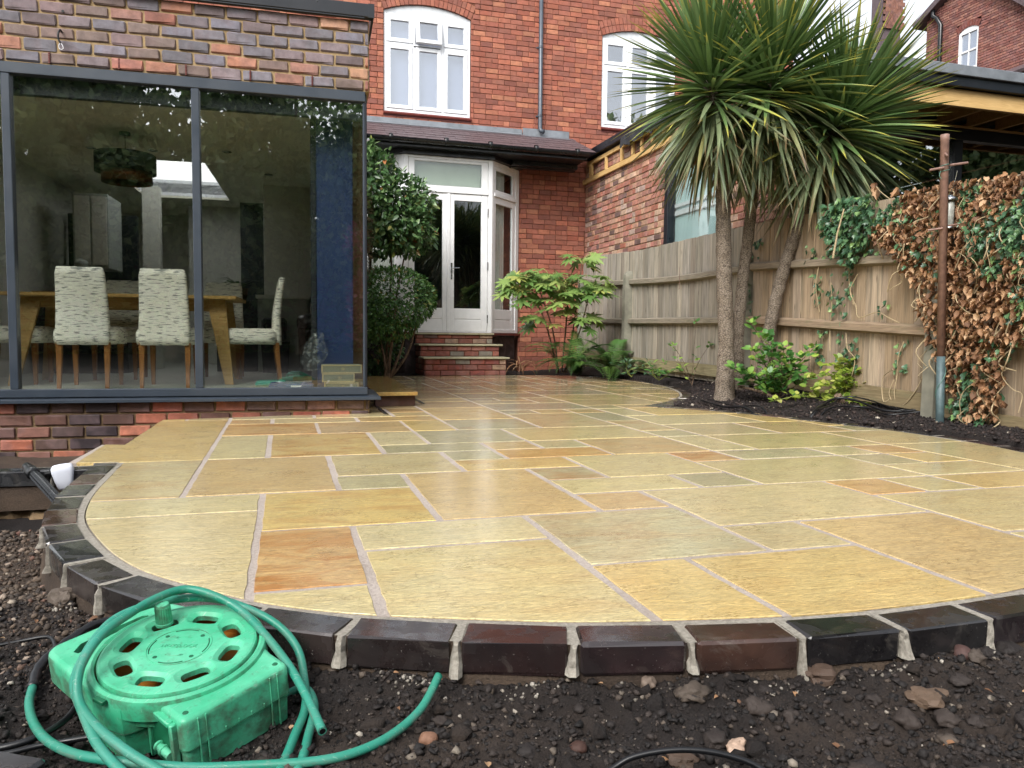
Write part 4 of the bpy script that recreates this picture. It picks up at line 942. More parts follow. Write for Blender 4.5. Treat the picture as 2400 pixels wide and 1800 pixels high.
tl = tag((lambda mm: mm.build('dustpan', M['teal_thing'], None, EF))(MB().cbox((-.9, .75, FZ), (-.66, 1.0, FZ + .04), .01)), 'teal plastic dustpan on the floor under the end chair', 'dustpan')
tag(MB().cbox((-.62, 1.5, FZ), (-.2, 1.72, FZ + .03), .005).build('wooden_board', M['oak'], None, EF), 'thin wooden board on the floor in front of the pedal bin', 'board')
# potted plant in the dining room
pp = thing('potted_plant', at(-1.28, 3.4, .9, 0, EF), 'dark leafy potted plant behind the right table end', 'potted plant')
mm = MB(); mm.lathe([(.09, .98), (.12, 1.12), (.11, 1.12)], 16, Matrix.Translation((-1.28, 3.4, 0)), capt=False); mm.build('pot', M['terracotta'], pp, EF, True)
mm = MB()
for k in range(26):
    a = rnd.uniform(0, 6.28); L = rnd.uniform(.18, .34); e = rnd.uniform(.2, 1.3); pts = [(-1.28 + L * s_ * math.cos(a) * math.cos(e * (1 - .4 * s_)), 3.4 + L * s_ * math.sin(a) * math.cos(e), 1.1 + L * s_ * math.sin(e) * (1.3 - .9 * s_)) for s_ in (0, .3, .6, 1)]
    for p, q, w0, w1 in zip(pts, pts[1:], (.005, .02, .02), (.02, .02, .002)):
        dx, dy = -math.sin(a), math.cos(a); mm.add([(p[0] - dx * w0, p[1] - dy * w0, p[2]), (p[0] + dx * w0, p[1] + dy * w0, p[2]), (q[0] + dx * w1, q[1] + dy * w1, q[2]), (q[0] - dx * w1, q[1] - dy * w1, q[2])], [(0, 1, 2, 3)])
mm.build('foliage', M['camellia'], pp, EF); 
mm = MB(); mm.cbox((-1.5, 3.25, FZ), (-1.06, 3.55, .978), .005); tag(mm.build('sideboard', M['int_dark'], None, EF), 'dark low sideboard carrying the potted plant', 'sideboard')
# cable with a loop on the outer wall
wc = thing('cable_tail', at(-2.07, -.02, 2.6, 0, EF), 'black cable tail with a looped white core sticking out of the brickwork', 'cable')
mm = MB(); mm.tube([EF @ v for v in catmull([(-2.078, .0, 2.655), (-2.078, -.03, 2.657), (-2.085, -.05, 2.63), (-2.085, -.05, 2.59), (-2.072, -.05, 2.565)], 5)], .0065, 8); mm.build('sheath', M['dpc'], wc, ID, True)
mm = MB(); mm.tube([EF @ v for v in catmull([(-2.074, -.05, 2.568), (-2.083, -.052, 2.548), (-2.08, -.052, 2.527), (-2.066, -.052, 2.522), (-2.056, -.052, 2.532), (-2.062, -.052, 2.552), (-2.073, -.05, 2.567)], 4)], .0022, 6); mm.build('white_core', M['upvc'], wc, ID, True)
m = MB(); m.lathe([(.0, 0), (.009, 0), (.009, .004), (0, .004)], 12, Matrix.Translation((-2.066, -.004, 2.793)) @ Matrix.Rotation(R(90), 4, 'X')); m.build('drill_hole', M['black_plastic'], ext, EF)
# end bracket with a slim white fitting, on the side wall above the lean-to
wl = thing('wall_light', at(.05, 2.6, 2.6, 0, EF), 'slim white tube fitting poking out beyond the extension corner', 'light fitting')
mm = MB(); p0, p1 = EF @ Vector((.03, 2.5, 2.63)), EF @ Vector((.155, 2.5, 2.69)); mm.tube([p0, p1], .014, 10); mm.build('tube', M['upvc'], wl, ID, True)
mm = MB(); mm.tube([EF @ Vector((-.01, 2.5, 2.60)), EF @ Vector((.03, 2.5, 2.63))], .018, 10); mm.build('bracket', M['steel'], wl, ID, True)

# ================================================================== MAIN HOUSE
HB = PT
house = thing('brick_house', PT @ Matrix.Translation((3.5, 6.75, 0)), 'red brick house with white windows and a lean-to roof over its bay', 'house')
WY = 6.75
m = MB()
def arch_iv(cx, hw, z0, z1, r, cz, ang):
    def f(z):
        if z < z0: return None
        if z <= z1: return (cx - hw, cx + hw)
        if z > cz + r: return None
        w = min(math.sqrt(max(0, r * r - (z - cz) ** 2)), math.tan(ang) * (z - cz)); return (cx - w, cx + w)
    return f
RA, CZ1 = 1.906, 4.034
op1 = arch_iv(1.652, .717, 4.12, 5.80, RA + .235, CZ1, R(22.3))
CX2 = 5.437; op2 = arch_iv(CX2, .717, 4.19, 5.83, RA + .235, CZ1 + .03, R(22.3))
bay_op = lambda z: (.56, 3.23) if z < 3.55 else None
roof_op = lambda z: (-3.2, 4.0) if 3.6 < z < 4.02 else None
HBK = ['#a6583c', '#a05439', '#ad5c3c', '#98513a', '#8c4a38', '#b06340', '#9c573e', '#a65a40', '#90503c', '#b46c46', '#9c4e34']
def hkey(x, z): return (x - 2.2) ** 2 + (z - 2.2) ** 2 * .6 + (60 if x < 1.0 or (z < 4.05 and x < 3.2) else 0)
# wall core, cut round the windows and bay
for a, b_, c, d in ((-3.2, .56, -.3, 4.1), (3.23, 8.6, -.3, 4.1), (.56, 3.23, 3.56, 4.1), (-3.2, .935, 4.1, 8.0), (2.369, 4.72, 4.1, 8.0), (6.154, 8.6, 4.1, 8.0), (.935, 2.369, 5.96, 8.0), (4.72, 6.154, 5.99, 8.0), (.935, 2.369, 4.1, 4.2), (4.72, 6.154, 4.1, 4.26)):
    m.box((a, WY + .004, c), (b_, WY + .28, d))
m.build('wall', M['mortar_red'], house, PT)
lay(house, PT, -3.2, 8.6, -.1, 7.95, .212, .0845, HBK, M['house_obj'], M['house_att'], [op1, op2, bay_op, roof_op], y=WY, key=hkey, hdr=.22, wob=1, jointw=.0075, b=.005, jit=.003, depth=.04,
    keep=lambda x, z: not (x < .3 and z < 3.5) and not (x > 4.46 and z < 3.2))
# arches of wedge bricks
for cx, cz in ((1.652, CZ1), (CX2, CZ1 + .03)):
    for ring in (0, 1):
        n = 21
        for k in range(n):
            a0 = R(-22 + 44 * k / n) + .0022; a1 = R(-22 + 44 * (k + 1) / n) - .0022; ra, rb = RA + .004 + ring * .117, RA + .112 + ring * .117
            v = []
            for y in (WY - .006 + rnd.uniform(-.004, .003), WY + .04):
                for (rd, an) in ((ra, a0), (ra, a1), (rb, a1), (rb, a0)): v.append((cx + rd * math.sin(an), y, cz + rd * math.cos(an)))
            mm = MB(); mm.add(v, [(0, 1, 2, 3), (7, 6, 5, 4), (0, 4, 5, 1), (1, 5, 6, 2), (2, 6, 7, 3), (3, 7, 4, 0)]); o = mm.build('arch_brick', M['house_obj'], house, PT); c = lin(rnd.choice(HBK)); lu = .3 * c[0] + .6 * c[1] + .1 * c[2]; o.color = tuple(lu + (q_ - lu) * .78 for q_ in c[:3]) + (1,)
# ---- upstairs windows
def casement(x0, z0, cx, cz, label_open):
    x1 = x0 + 1.434; y = WY + .03
    top = 5.765 if cz < 4.05 else 5.80
    m1, m2, tz = x0 + .495, x0 + .965, 5.295 if cz < 4.05 else 5.33
    f = MB()
    f.cbox((x0 + .003, y, z0), (x0 + .05, y + .07, top), .004); f.cbox((x1 - .05, y, z0), (x1 - .003, y + .07, top), .004)
    f.cbox((x0 + .051, y + .001, z0), (x1 - .051, y + .069, z0 + .05), .004); f.cbox((x0 + .051, y + .001, top - .045), (x1 - .051, y + .069, top), .004)
    for mmx in (m1, m2): f.cbox((mmx - .022, y + .002, z0 + .051), (mmx + .022, y + .068, top - .046), .004)
    xs = [x0 + .052, m1 - .024, m1 + .024, m2 - .024, m2 + .024, x1 - .052]
    for a, b_ in ((0, 1), (2, 3), (4, 5)): f.cbox((xs[a], y + .003, tz - .022), (xs[b_], y + .067, tz + .022), .004)
    # arched head panel
    win = f.build('window', M['upvc'], house, PT)
    ap = MB(); n = 20; v = []
    for k in range(n + 1):
        x = x0 + .004 + (1.426) * k / n; zt = cz + math.sqrt((RA - .003) ** 2 - (x - cx) ** 2); v += [(x, y + .004, top + .001), (x, y + .004, max(zt, top + .002))]
    F = [(2 * k, 2 * k + 2, 2 * k + 3, 2 * k + 1) for k in range(n)]; nb = len(v); v += [(a, b_ + .05, c) for a, b_, c in v]
    F += [tuple(i + nb for i in q[::-1]) for q in F] + [(2 * k, 2 * k + nb, 2 * k + 2 + nb, 2 * k + 2) for k in range(n)]
    ap.add(v, F); ap.build('arch_panel', M['white_dirty'], win, PT)
    for ci, (a, b_) in enumerate(((0, 1), (2, 3), (4, 5))):
        for row, (za, zb) in enumerate(((z0 + .052, tz - .024), (tz + .024, top - .047))):
            s = MB(); w = .062; xa, xb = xs[a] + .001, xs[b_] - .001
            Mx = PT
            if label_open and ci == 1 and row == 1:
                za -= .015; Mx = PT @ Matrix.Translation((0, y, zb)) @ Matrix.Rotation(R(-11), 4, 'X') @ Matrix.Translation((0, -y - .02, -zb))
            for (p, q, r_, t_) in ((xa, xa + w, za, zb), (xb - w, xb, za, zb), (xa + w, xb - w, za, za + w), (xa + w, xb - w, zb - w, zb)):
                s.cbox((p, y - .012, r_), (q, y + .05, t_), .006)
            sash = s.build('sash', M['upvc'], win, Mx)
            g = MB(); g.box((xa + w - .004, y + .012, za + w - .004), (xb - w + .004, y + .024, zb - w + .004))
            gp = g.build('pane', M['glass_up'], win, Mx)
    return win
w1 = casement(.935, 4.215, 1.652, CZ1, True)
mm = MB(); mm.cbox((1.42, WY + .02, 5.27), (1.86, WY + .026, 5.285), .001); mm.build('gap_seal', M['black_plastic'], w1, PT)
w2 = casement(4.72, 4.275, CX2, CZ1 + .03, False)
mm = MB(); mm.box((.95, WY + .16, 4.2), (2.36, WY + .17, 5.95)); mm.build('blind', M['blind'], w1, PT)  # sheet behind the panes, coloured like the sky they reflect
mm = MB(); mm.lathe([(.03, 0), (.032, .07), (.02, .075)], 12, Matrix.Translation((2.25, WY + .13, 4.27))); mm.build('cup', M['upvc'], w1, PT)
mm = MB(); mm.box((.6, WY + .28, 3.6), (8.6, 9.5, 3.65)); mm.box((.6, 9.5, 3.6), (8.6, 9.6, 7.9)); mm.box((.6, WY + .28, 7.5), (8.6, 9.5, 7.6)); mm.build('inner_room', M['int_wall'], house, PT)
for cx, zb, w_ in ((1.652, 4.205, w1), (CX2, 4.265, w2)):
    mm = MB(); mm.tube([(cx - .725, WY - .02, zb - .03), (cx + .725, WY - .02, zb - .03)], .028, 10); mm.cbox((cx - .717, WY - .012, zb - .085), (cx + .717, WY + .1, zb - .001), .004); mm.build('sill', M['sill_red'], w_, PT)
# ---- downpipe
dp = MB(); px_ = 3.565; dp.tube([(px_, WY - .06, 8.0), (px_ + .008, WY - .06, 4.13), (px_ + .02, WY - .075, 4.09), (px_ + .055, WY - .12, 4.06)], .036, 12); 
pipe = dp.build('downpipe', M['pipe_grey'], house, PT, True)
for z in (7.1, 5.46, 4.32):
    mm = MB(); mm.lathe([(.036, 0), (.041, .002), (.041, .035), (.036, .037)], 14, Matrix.Translation((px_ + .003, WY - .06, z)), capt=False, capb=False); mm.box((px_ - .06, WY - .02, z + .008), (px_ + .065, WY - .012, z + .03)); mm.build('bracket', M['pipe_grey'], pipe, PT)
# ---- lean-to roof of slates
roofp = MB(); y0, z0, y1, z1 = 5.86, 3.585, WY - .005, 4.005; Ls = math.hypot(y1 - y0, z1 - z0); sl = math.atan2(z1 - z0, y1 - y0)
RM = PT @ Matrix.Translation((0, y0, z0)) @ Matrix.Rotation(sl, 4, 'X')
roofp.box((-3.2, .0, -.05), (4.13, Ls, -.012)); rf = roofp.build('roof', M['felt'], house, RM)
nrow = 6; ex_ = Ls / nrow
var = []
for k in range(4):
    mm = MB(); mm.cbox((-.1525, 0, 0), (.1525, ex_ * 1.55, .008), .0015, jit=.001); var.append(mm.mesh('slate', M['slate']))
for r_ in range(nrow):
    x = -3.15 + (.155 if r_ % 2 else 0)
    while x < 4.28 - .2 * 0 - r_ * .018:
        if x + .15 > .3:
            w = .31 if x + .31 < 4.27 - r_ * .02 else max(.06, 4.27 - r_ * .02 - x)
            o = new_obj('slate', rnd.choice(var), rf, RM @ Matrix.Translation((x + w / 2, r_ * ex_ - .01, .006 + rnd.uniform(0, .004))) @ Matrix.Rotation(R(-2.2) , 4, 'X') @ Matrix.Rotation(rnd.uniform(-.012, .012), 4, 'Z') @ Matrix.Diagonal(((w - .005) / .305, 1, 1, 1)))
        x += .31
mm = MB(); mm.box((-3.2, Ls - .09, .016), (3.25, Ls + .002, .024)); mm.build('lead_flashing', M['lead'], rf, RM)
mm = MB(); mm.cbox((-3.2, WY - .014, 3.985), (3.27, WY - .006, 4.10), .002); mm.cbox((3.28, WY - .02, 4.0), (4.12, WY - .010, 4.125), .002); mm.box((3.3, 6.62, 3.965), (4.1, WY - .02, 3.975), M=Matrix.Identity(4)); mm.build('lead_apron', M['lead'], house, PT)
# gutter, fascia, soffit
gy_, gz_ = 5.83, 3.565; V = []; F = []; n = 10
for i, x in enumerate((-3.2, 4.13)):
    for k in range(n + 1):
        a = math.pi + math.pi * k / n; V.append((x, gy_ + .056 * math.cos(a), gz_ + .056 * math.sin(a)))
    for k in range(n, -1, -1):
        a = math.pi + math.pi * k / n; V.append((x, gy_ + .051 * math.cos(a), gz_ + .051 * math.sin(a) + .001))
nn = 2 * (n + 1); gm_ = MB(); gm_.add(V, [(k, (k + 1) % nn, nn + (k + 1) % nn, nn + k) for k in range(nn)] + [tuple(range(nn))[::-1], tuple(range(nn, 2 * nn))]); gut = gm_.build('gutter', M['black_plastic'], house, PT, False)
for x in (.9, 1.75, 2.45, 3.2, 3.9):
    mm = MB(); mm.lathe([(.058, 0), (.062, .004), (.062, .05), (.058, .054)], 16, Matrix.Translation((x, gy_, gz_)) @ Matrix.Rotation(R(90), 4, 'Y'), capt=False, capb=False); mm.build('gutter_joint', M['black_plastic'], gut, PT, True)
mm = MB(); mm.cbox((-3.2, 5.895, 3.47), (4.13, 5.92, 3.58), .003); mm.box((-3.2, 5.921, 3.475), (4.12, WY - .01, 3.49)); mm.cbox((2.98, 6.42, 3.385), (4.12, 6.52, 3.474), .004); mm.cbox((2.98, 6.30, 3.40), (4.12, 6.415, 3.474), .004)
mm.build('fascia', M['black_paint'], house, PT)
# ---- bay
bp = [(.56, WY - .02), (1.165, 6.12), (2.595, 6.12), (3.225, WY - .02)]
def grow(p, d): cx, cy = 1.89, 6.75; return [(x + (d if x > cx else -d) * (1 if y > 6.5 else .5), y - d) for x, y in p]
mm = MB(); mm.prism(grow(bp, .05), 3.405, 3.475); mm.prism(grow(bp, .10), 3.4751, 3.50) ; mm.build('bay_fascia', M['black_paint'], house, PT)
bay = MB()
FH = 3.402
def bar(mb, lo, hi, Mx, b=.004): mb.cbox(lo, hi, b, M=Mx)
front = Matrix.Translation((0, 6.12, 0))
bar(bay, (1.165, 0, .64), (1.235, .08, FH), front); bar(bay, (2.525, 0, .64), (2.595, .08, FH), front)
bar(bay, (1.236, .004, 3.36), (2.524, .076, FH), front); bar(bay, (1.236, -.012, 2.845), (2.524, .07, 2.905), front); bar(bay, (1.236, .004, .64), (2.524, .09, .662), front)
bw = bay.build('bay_window', M['white_wood'], house, PT)
mm = MB()  # top light sash
for lo, hi in (((1.24, .01, 2.908), (1.335, .06, 3.358)), ((2.415, .01, 2.908), (2.52, .06, 3.358)), ((1.3351, .011, 2.908), (2.4149, .059, 2.955)), ((1.3351, .011, 3.318), (2.4149, .059, 3.358))): bar(mm, lo, hi, front)
mm.build('top_light', M['white_wood'], bw, PT)
mm = MB(); mm.box((1.33, 6.15, 2.95), (2.42, 6.156, 3.322)); mm.build('pane', M['glass_dark'], bw, PT)
mm = MB(); mm.box((1.33, 6.22, 2.975), (2.42, 6.225, 3.33)); mm.build('blind', M['blind_green'], bw, PT)
for nm, xa, xb, ga, gb in (('left', 1.242, 1.853, 1.335, 1.782), ('right', 1.903, 2.519, 1.972, 2.415)):
    mm = MB(); w0 = front
    for lo, hi in (((xa, .008, .664), (ga, .06, 2.84)), ((gb, .008, .664), (xb, .06, 2.84)), ((ga + .0001, .009, .664), (gb - .0001, .059, .845)), ((ga + .0001, .009, .86), (gb - .0001, .059, 1.03)), ((ga + .0001, .009, 2.733), (gb - .0001, .059, 2.84)), ((ga, .02, .84), (gb, .05, .865))): bar(mm, lo, hi, w0)
    d_ = mm.build('door', M['white_wood'], house, PT)
    mm = MB(); mm.box((ga - .005, 6.15, 1.025), (gb + .005, 6.157, 2.738)); mm.build('pane', M['glass_dark'], d_, PT)
    if nm == 'right':
        mm = MB(); mm.cbox((1.918, 6.118, 1.49), (1.942, 6.127, 1.75), .002); mm.tube([(1.93, 6.12, 1.662), (1.93, 6.075, 1.662), (1.94, 6.07, 1.662), (2.05, 6.072, 1.668)], .0095, 8); mm.build('handle', M['steel'], d_, PT)
        for z in (.80, 1.65, 2.5): mm = MB(); mm.tube([(2.522, 6.112, z), (2.522, 6.112, z + .13)], .008, 8); mm.build('hinge', M['steel'], d_, PT)
mm = MB(); bar(mm, (1.8535, -.004, .664), (1.9025, .05, 2.843), front); mm.build('meeting_stile', M['white_wood'], bw, PT)
for side in (0, 1):
    if side == 0: o0 = Vector((2.595, 6.12, 0)); ang = math.atan2(WY - .02 - 6.12, 3.225 - 2.595); L = math.hypot(.63, WY - .14 - 6.0)
    else: o0 = Vector((.56, WY - .02, 0)); ang = math.atan2(6.12 - WY + .02, .605)
    L = math.hypot(.61 if side else .63, WY - .02 - 6.12)
    SM = Matrix.Translation(o0) @ Matrix.Rotation(ang, 4, 'Z'); mm = MB()
    for lo, hi in (((.0, .002, .64), (.06, .07, FH)), ((L - .10, .002, .64), (L, .07, FH)), ((.0601, .003, 3.33), (L - .1001, .069, FH)), ((.0601, -.012, 2.845), (L - .1001, .06, 2.905)), ((.0601, .003, .64), (L - .1001, .069, .70)),
                   ((.0601, .015, .701), (.13, .055, 2.844)), ((L - .20, .015, .701), (L - .1001, .055, 2.844)), ((.1301, .016, .701), (L - .2001, .054, .85)), ((.1301, .024, .84), (L - .2001, .05, .87)), ((.1301, .016, .865), (L - .2001, .054, 1.03)), ((.1301, .016, 2.74), (L - .2001, .054, 2.844)),
                   ((.0601, .015, 2.906), (.13, .055, 3.329)), ((L - .20, .015, 2.906), (L - .1001, .055, 3.329)), ((.1301, .016, 2.906), (L - .2001, .054, 2.96)), ((.1301, .016, 3.27), (L - .2001, .054, 3.329))): mm.cbox(lo, hi, .004)
    sw = mm.build('side_window', M['white_wood'], house, PT @ SM)
    for za, zb in ((1.025, 2.745), (2.955, 3.275)): mm = MB(); mm.box((.125, .032, za), (L - .195, .038, zb)); mm.build('pane', M['glass_dark'], sw, PT @ SM)
    # pleated curtain
    V = []; F = []; n = 60; x0c, x1c = .12, (L - .30 if side == 0 else L - .25)
    for j, z in enumerate((.9, 2.2, 3.3)):
        for k in range(n + 1):
            t_ = k / n; x = x0c + (x1c - x0c) * t_ * (1 - .12 * (z > 3) * 0 - .1 * (z < 1) * 0); V.append((x + .004 * math.sin(j + k), .12 + .022 * math.sin(t_ * 46 + j * .4), z))
    for j in range(2):
        for k in range(n): F.append((j * (n + 1) + k, j * (n + 1) + k + 1, (j + 1) * (n + 1) + k + 1, (j + 1) * (n + 1) + k))
    mm = MB(); mm.add(V, F); mm.build('curtain', M['curtain'], sw, PT @ SM, True)
mm = MB(); mm.prism([(.62, WY - .02), (1.2, 6.2), (2.56, 6.2), (3.17, WY - .02), (3.2, 9.4), (.58, 9.4)], .58, .60); mm.box((-.5, 9.4, .6), (3.6, 9.5, 3.6)); mm.box((-.5, 6.98, .6), (-.45, 9.4, 3.6)); mm.box((3.55, 7.04, .6), (3.6, 9.4, 3.6)); mm.build('inner_room', M['int_dark'], house, PT)
mm = MB(); mm.cbox((2.62, 6.12, .585), (2.66, 6.2, .6), .003); mm.prism([(.55, WY - .01), (1.14, 6.10), (2.62, 6.10), (3.27, WY - .01)], .603, .638); mm.build('bay_sill', M['sill_red'], house, PT)
mm = MB(); mm.prism([(.62, WY - .01), (1.2, 6.18), (2.56, 6.18), (3.17, WY - .01)], -.2, .602); o = mm.build('bay_base', M['brick_wet'], house, PT); o.color = lin('#3d3230')
mm = MB()
for k in range(4):
    for q in range(3): mm.box((0 + q * .07, -.004, k * .018), (q * .07 + .055, .004, k * .018 + .009))
mm.build('air_vent', M['black_plastic'], house, PT @ Matrix.Translation((2.72, 6.32, .38)) @ Matrix.Rotation(math.atan2(.61, .63), 4, 'Z') @ Matrix.Translation((0, -.02, 0)))

# ---- steps
stp = thing('brick_steps', at(1.98, 5.25, 0, 0, PT), 'three brick steps with pale stone treads up to the white doors', 'steps')
SB = ['#9d4a36', '#a8553b', '#a65a45', '#8f4a3b', '#b06a55', '#7d5a4e', '#a6543e', '#93463a', '#b08a6c', '#8a8072', '#9c5a48', '#aa4f38']
for (ya, zb, zt) in ((5.25, -.01, .246), (5.65, .273, .436), (6.05, .463, .609)):
    mm = MB(); mm.box((1.365, ya + .01, max(zb - .06, -.1)), (2.585, 6.1, zt)); mm.build('core', M['mortar_red'], stp, PT)
    lay(stp, PT, 1.354, 2.597, zb if zb > 0 else -.008, zt, .2275, .0845, SB, M['brick_obj'], M['brick_att'], y=ya, jointw=.013, b=.006, jit=.003, proud=.003)
    lay(stp, PT @ Matrix.Translation((1.354, 0, 0)) @ Matrix.Rotation(R(-90), 4, 'Z'), -6.1, -ya - .01, zb if zb > 0 else -.008, zt, .2275, .0845, SB, M['brick_obj'], M['brick_att'], y=0, jointw=.013, b=.006)
    lay(stp, PT @ Matrix.Translation((2.597, 0, 0)) @ Matrix.Rotation(R(90), 4, 'Z'), ya + .01, 6.1, zb if zb > 0 else -.008, zt, .2275, .0845, SB, M['brick_obj'], M['brick_att'], y=0, jointw=.013, b=.006, maxparts=0, stuffname='side_brick')
for xa, xb, ya, z in ((1.322, 2.647, 5.215, .247), (1.322, 2.647, 5.615, .437), (1.335, 2.615, 6.01, .610)):
    mm = MB(); mm.cbox((xa, ya, z), (xb, ya + (.44 if z < .6 else .105), z + .0255), .005); mm.build('tread', M['stone_pale'], stp, PT)

# ================================================================== NEIGHBOUR'S EXTENSION (right, behind the fence)
nb = thing('timber_trimmed_extension', at(4.9, 3, 0, 0, PT), 'neighbouring brick extension with bare timber trim and black framed glass above the fence', 'extension')
NX = 4.445; NS = PT @ Matrix.Translation((NX, 0, 0)) @ Matrix.Rotation(R(-90), 4, 'Z')       # local x runs towards the camera, outside at -y
NBK = ['#b57a5e', '#bd8768', '#a86248', '#b06c52', '#c29474', '#8c5a4c', '#6d5048', '#b57260', '#c7a182', '#ad7256', '#b09484', '#a65c40', '#bf8d6c', '#9e6854']
mm = MB(); mm.box((-6.74, .004, 0), (-3.745, .12, 3.63)); mm.box((-2.3, .004, 0), (-1.0, .12, 3.1)); mm.build('wall', M['mortar_buff'], nb, NS)
lay(nb, NS, -6.735, -3.75, 1.55, 3.62, .212, .0855, NBK, M['brick_obj'], M['brick_att'], y=0, hdr=.25, jointw=.011, b=.006, jit=.003)
lay(nb, NS, -2.28, -1.0, 1.2, 3.08, .212, .0855, NBK, M['brick_obj'], M['brick_att'], y=0, maxparts=0, stuffname='pier_brick')
for nm, lo, hi in (('timber_rail', (-6.78, -.055, 3.235), (-3.3, -.012, 3.315)), ('timber_rail', (-6.55, -.05, 3.52), (-3.3, -.014, 3.585))):
    mm = MB(); mm.cbox(lo, hi, .003); mm.build(nm, M['new_timber'], nb, NS)
for x in (-6.47, -6.41, -5.80, -5.20, -4.80, -4.50, -4.15, -3.8):
    mm = MB(); mm.cbox((x, -.052, 3.316), (x + (.052 if x > -6.45 else .05), -.013, 3.519), .002); mm.build('stud', M['new_timber'], nb, NS)
mm = MB(); mm.cbox((-6.66, -.11, 3.625), (-2.2, .4, 3.75), .005); mm.build('roof_capping', M['dark_frame'], nb, NS)
mm = MB(); V = []; F = []; n = 24
for i in range(n + 1):
    x = -5.05 + 1.9 * i / n; V += [(x, -.115, 3.64), (x, -.13 - .02 * math.sin(i * 1.3), 3.50 - .03 * math.sin(i * 2.1) - .02 * rnd.random())]
for i in range(n): F.append((2 * i, 2 * i + 1, 2 * i + 3, 2 * i + 2))
nv = len(V); V += [(a, b_ + .006, c) for a, b_, c in V]; F += [tuple(k + nv for k in q[::-1]) for q in F]; mm.add(V, F); mm.build('roofing_felt', M['felt'], nb, NS)
mm = MB(); mm.cbox((-3.745, -.03, 1.0), (-3.64, .09, 3.3), .004); mm.cbox((-2.32, -.03, 1.0), (-2.28, .09, 3.3), .004); mm.cbox((-3.639, -.029, 3.25), (-2.321, .089, 3.3), .004)
sf = mm.build('side_window', M['dark_frame'], nb, NS)
mm = MB(); mm.box((-3.642, .02, 1.0), (-2.318, .03, 3.255)); mm.build('pane', M['glass_dark'], sf, NS)
t = NT('pale_teal_blind'); M['teal_blind'] = simple('pale_teal_blind', '#c2dadc', .8, .05, 4, .02)
mm = MB(); mm.box((-3.66, .1, 1.0), (-2.3, .11, 3.3)); mm.build('blind', M['teal_blind'], sf, NS)  # coloured sheet paints the window reflected in this side pane
mm = MB(); mm.cbox((-3.63, .075, 2.26), (-2.33, .095, 2.33), .004); mm.cbox((-3.63, .07, 2.37), (-2.33, .095, 2.42), .004); mm.build('inner_rail', M['upvc'], sf, NS)  # white bars paint the frame of that reflected window
# garden front with deep fascia and open rafters
mm = MB(); mm.cbox((4.35, .08, 3.165), (9.5, .14, 3.265), .006); mm.box((4.36, .141, 3.20), (9.5, 2.3, 3.262)); mm.box((4.58, 2.301, 3.20), (9.5, 6.6, 3.262)); mm.build('roof_capping', M['lead'], nb, PT)
mm = MB(); mm.cbox((4.2, .11, 3.07), (9.5, .16, 3.164), .004); mm.build('gutter_board', M['dark_frame'], nb, PT)
mm = MB(); mm.cbox((4.25, .17, 2.90), (9.5, .215, 3.065), .004); mm.build('timber_beam', M['new_timber'], nb, PT)
for k in range(12):
    x = 4.5 + k * .4; mm = MB(); mm.cbox((x, .216, 2.92), (x + .045, .80, 3.05), .002); mm.build('rafter', M['new_timber'], nb, PT)
mm = MB(); mm.cbox((4.25, .76, 2.905), (9.5, .80, 2.919), .002); mm.box((4.3, .216, 3.052), (9.5, .8, 3.064)); mm.build('soffit', M['new_timber'], nb, PT)
mm = MB(); mm.cbox((4.45, .80, 2.78), (9.5, .9, 2.905), .004)
for xa in (4.45, 6.37, 8.3): mm.cbox((xa, .81, .6), (xa + .115, .89, 2.779), .004)
gf = mm.build('glazing_frame', M['dark_frame'], nb, PT)
for xa, xb in ((4.565, 6.37), (6.485, 8.3), (8.415, 9.5)): mm = MB(); mm.box((xa, .845, .6), (xb, .855, 2.78)); mm.build('pane', M['glass_far'], gf, PT)
mm = MB(); mm.box((NX + .15, 6.5, 0), (9.5, 6.6, 3.19)); mm.box((9.5, .2, 0), (9.6, 6.6, 3.19)); mm.box((NX + .15, .9, .3), (9.5, 6.5, .35)); mm.box((NX + .13, 1.0, .35), (NX + .15, 2.3, 3.19)); mm.build('inner_room', M['int_dark'], nb, PT)
mm = MB()
for k in range(9): mm.box((4.7 + k * .5, 1.0, 3.1), (4.78 + k * .5, 6.4, 3.19))
mm.build('ceiling_joist', M['new_timber'], nb, PT)

# ================================================================== FAR HOUSE AND CHIMNEY
FX = 20.0; FH_ = PT @ Matrix.Translation((FX, 0, 0)) @ Matrix.Rotation(R(-90), 4, 'Z')
fh = thing('far_brick_house', at(FX, 13.5, 0, 0, PT), 'distant red brick gable house with a sash window and a black drainpipe', 'house')
gab = [(-15.4, 0), (-15.4, 11.2), (-13.75, 12.05), (-11.3, 9.95), (-9.5, 8.6), (-9.5, 0)]
mm = MB(); n = len(gab); v = [(x, .1, z) for x, z in gab] + [(x, 6, z) for x, z in gab]; mm.add(v, [tuple(range(n)), tuple(range(2 * n - 1, n - 1, -1))] + [(k, k + n, (k + 1) % n + n, (k + 1) % n) for k in range(n)]); mm.build('wall', M['mortar_red'], fh, FH_)
def gtop(x):
    for (a, za), (b_, zb) in zip(gab[1:-1], gab[2:-1]):
        if a <= x <= b_: return za + (zb - za) * (x - a) / (b_ - a)
    return 8
FWc, FWr = -13.70, 1.0
fw_op = lambda z: (-14.07, -13.34) if 9.05 < z < 10.33 else ((-14.15, -13.26) if 10.33 <= z < 10.52 else None)
lay(fh, FH_, -15.38, -9.6, 7.9, 12.0, .225, .08, ['#8f5245', '#96584a', '#864b41', '#9d6250', '#7e4940', '#a26a56'], M['brick_obj'], M['brick_att'], [fw_op], y=0.0, maxparts=0, keep=lambda x, z: z < gtop(x) - .06, b=.004, jointw=.012, stuffname='brickwork')
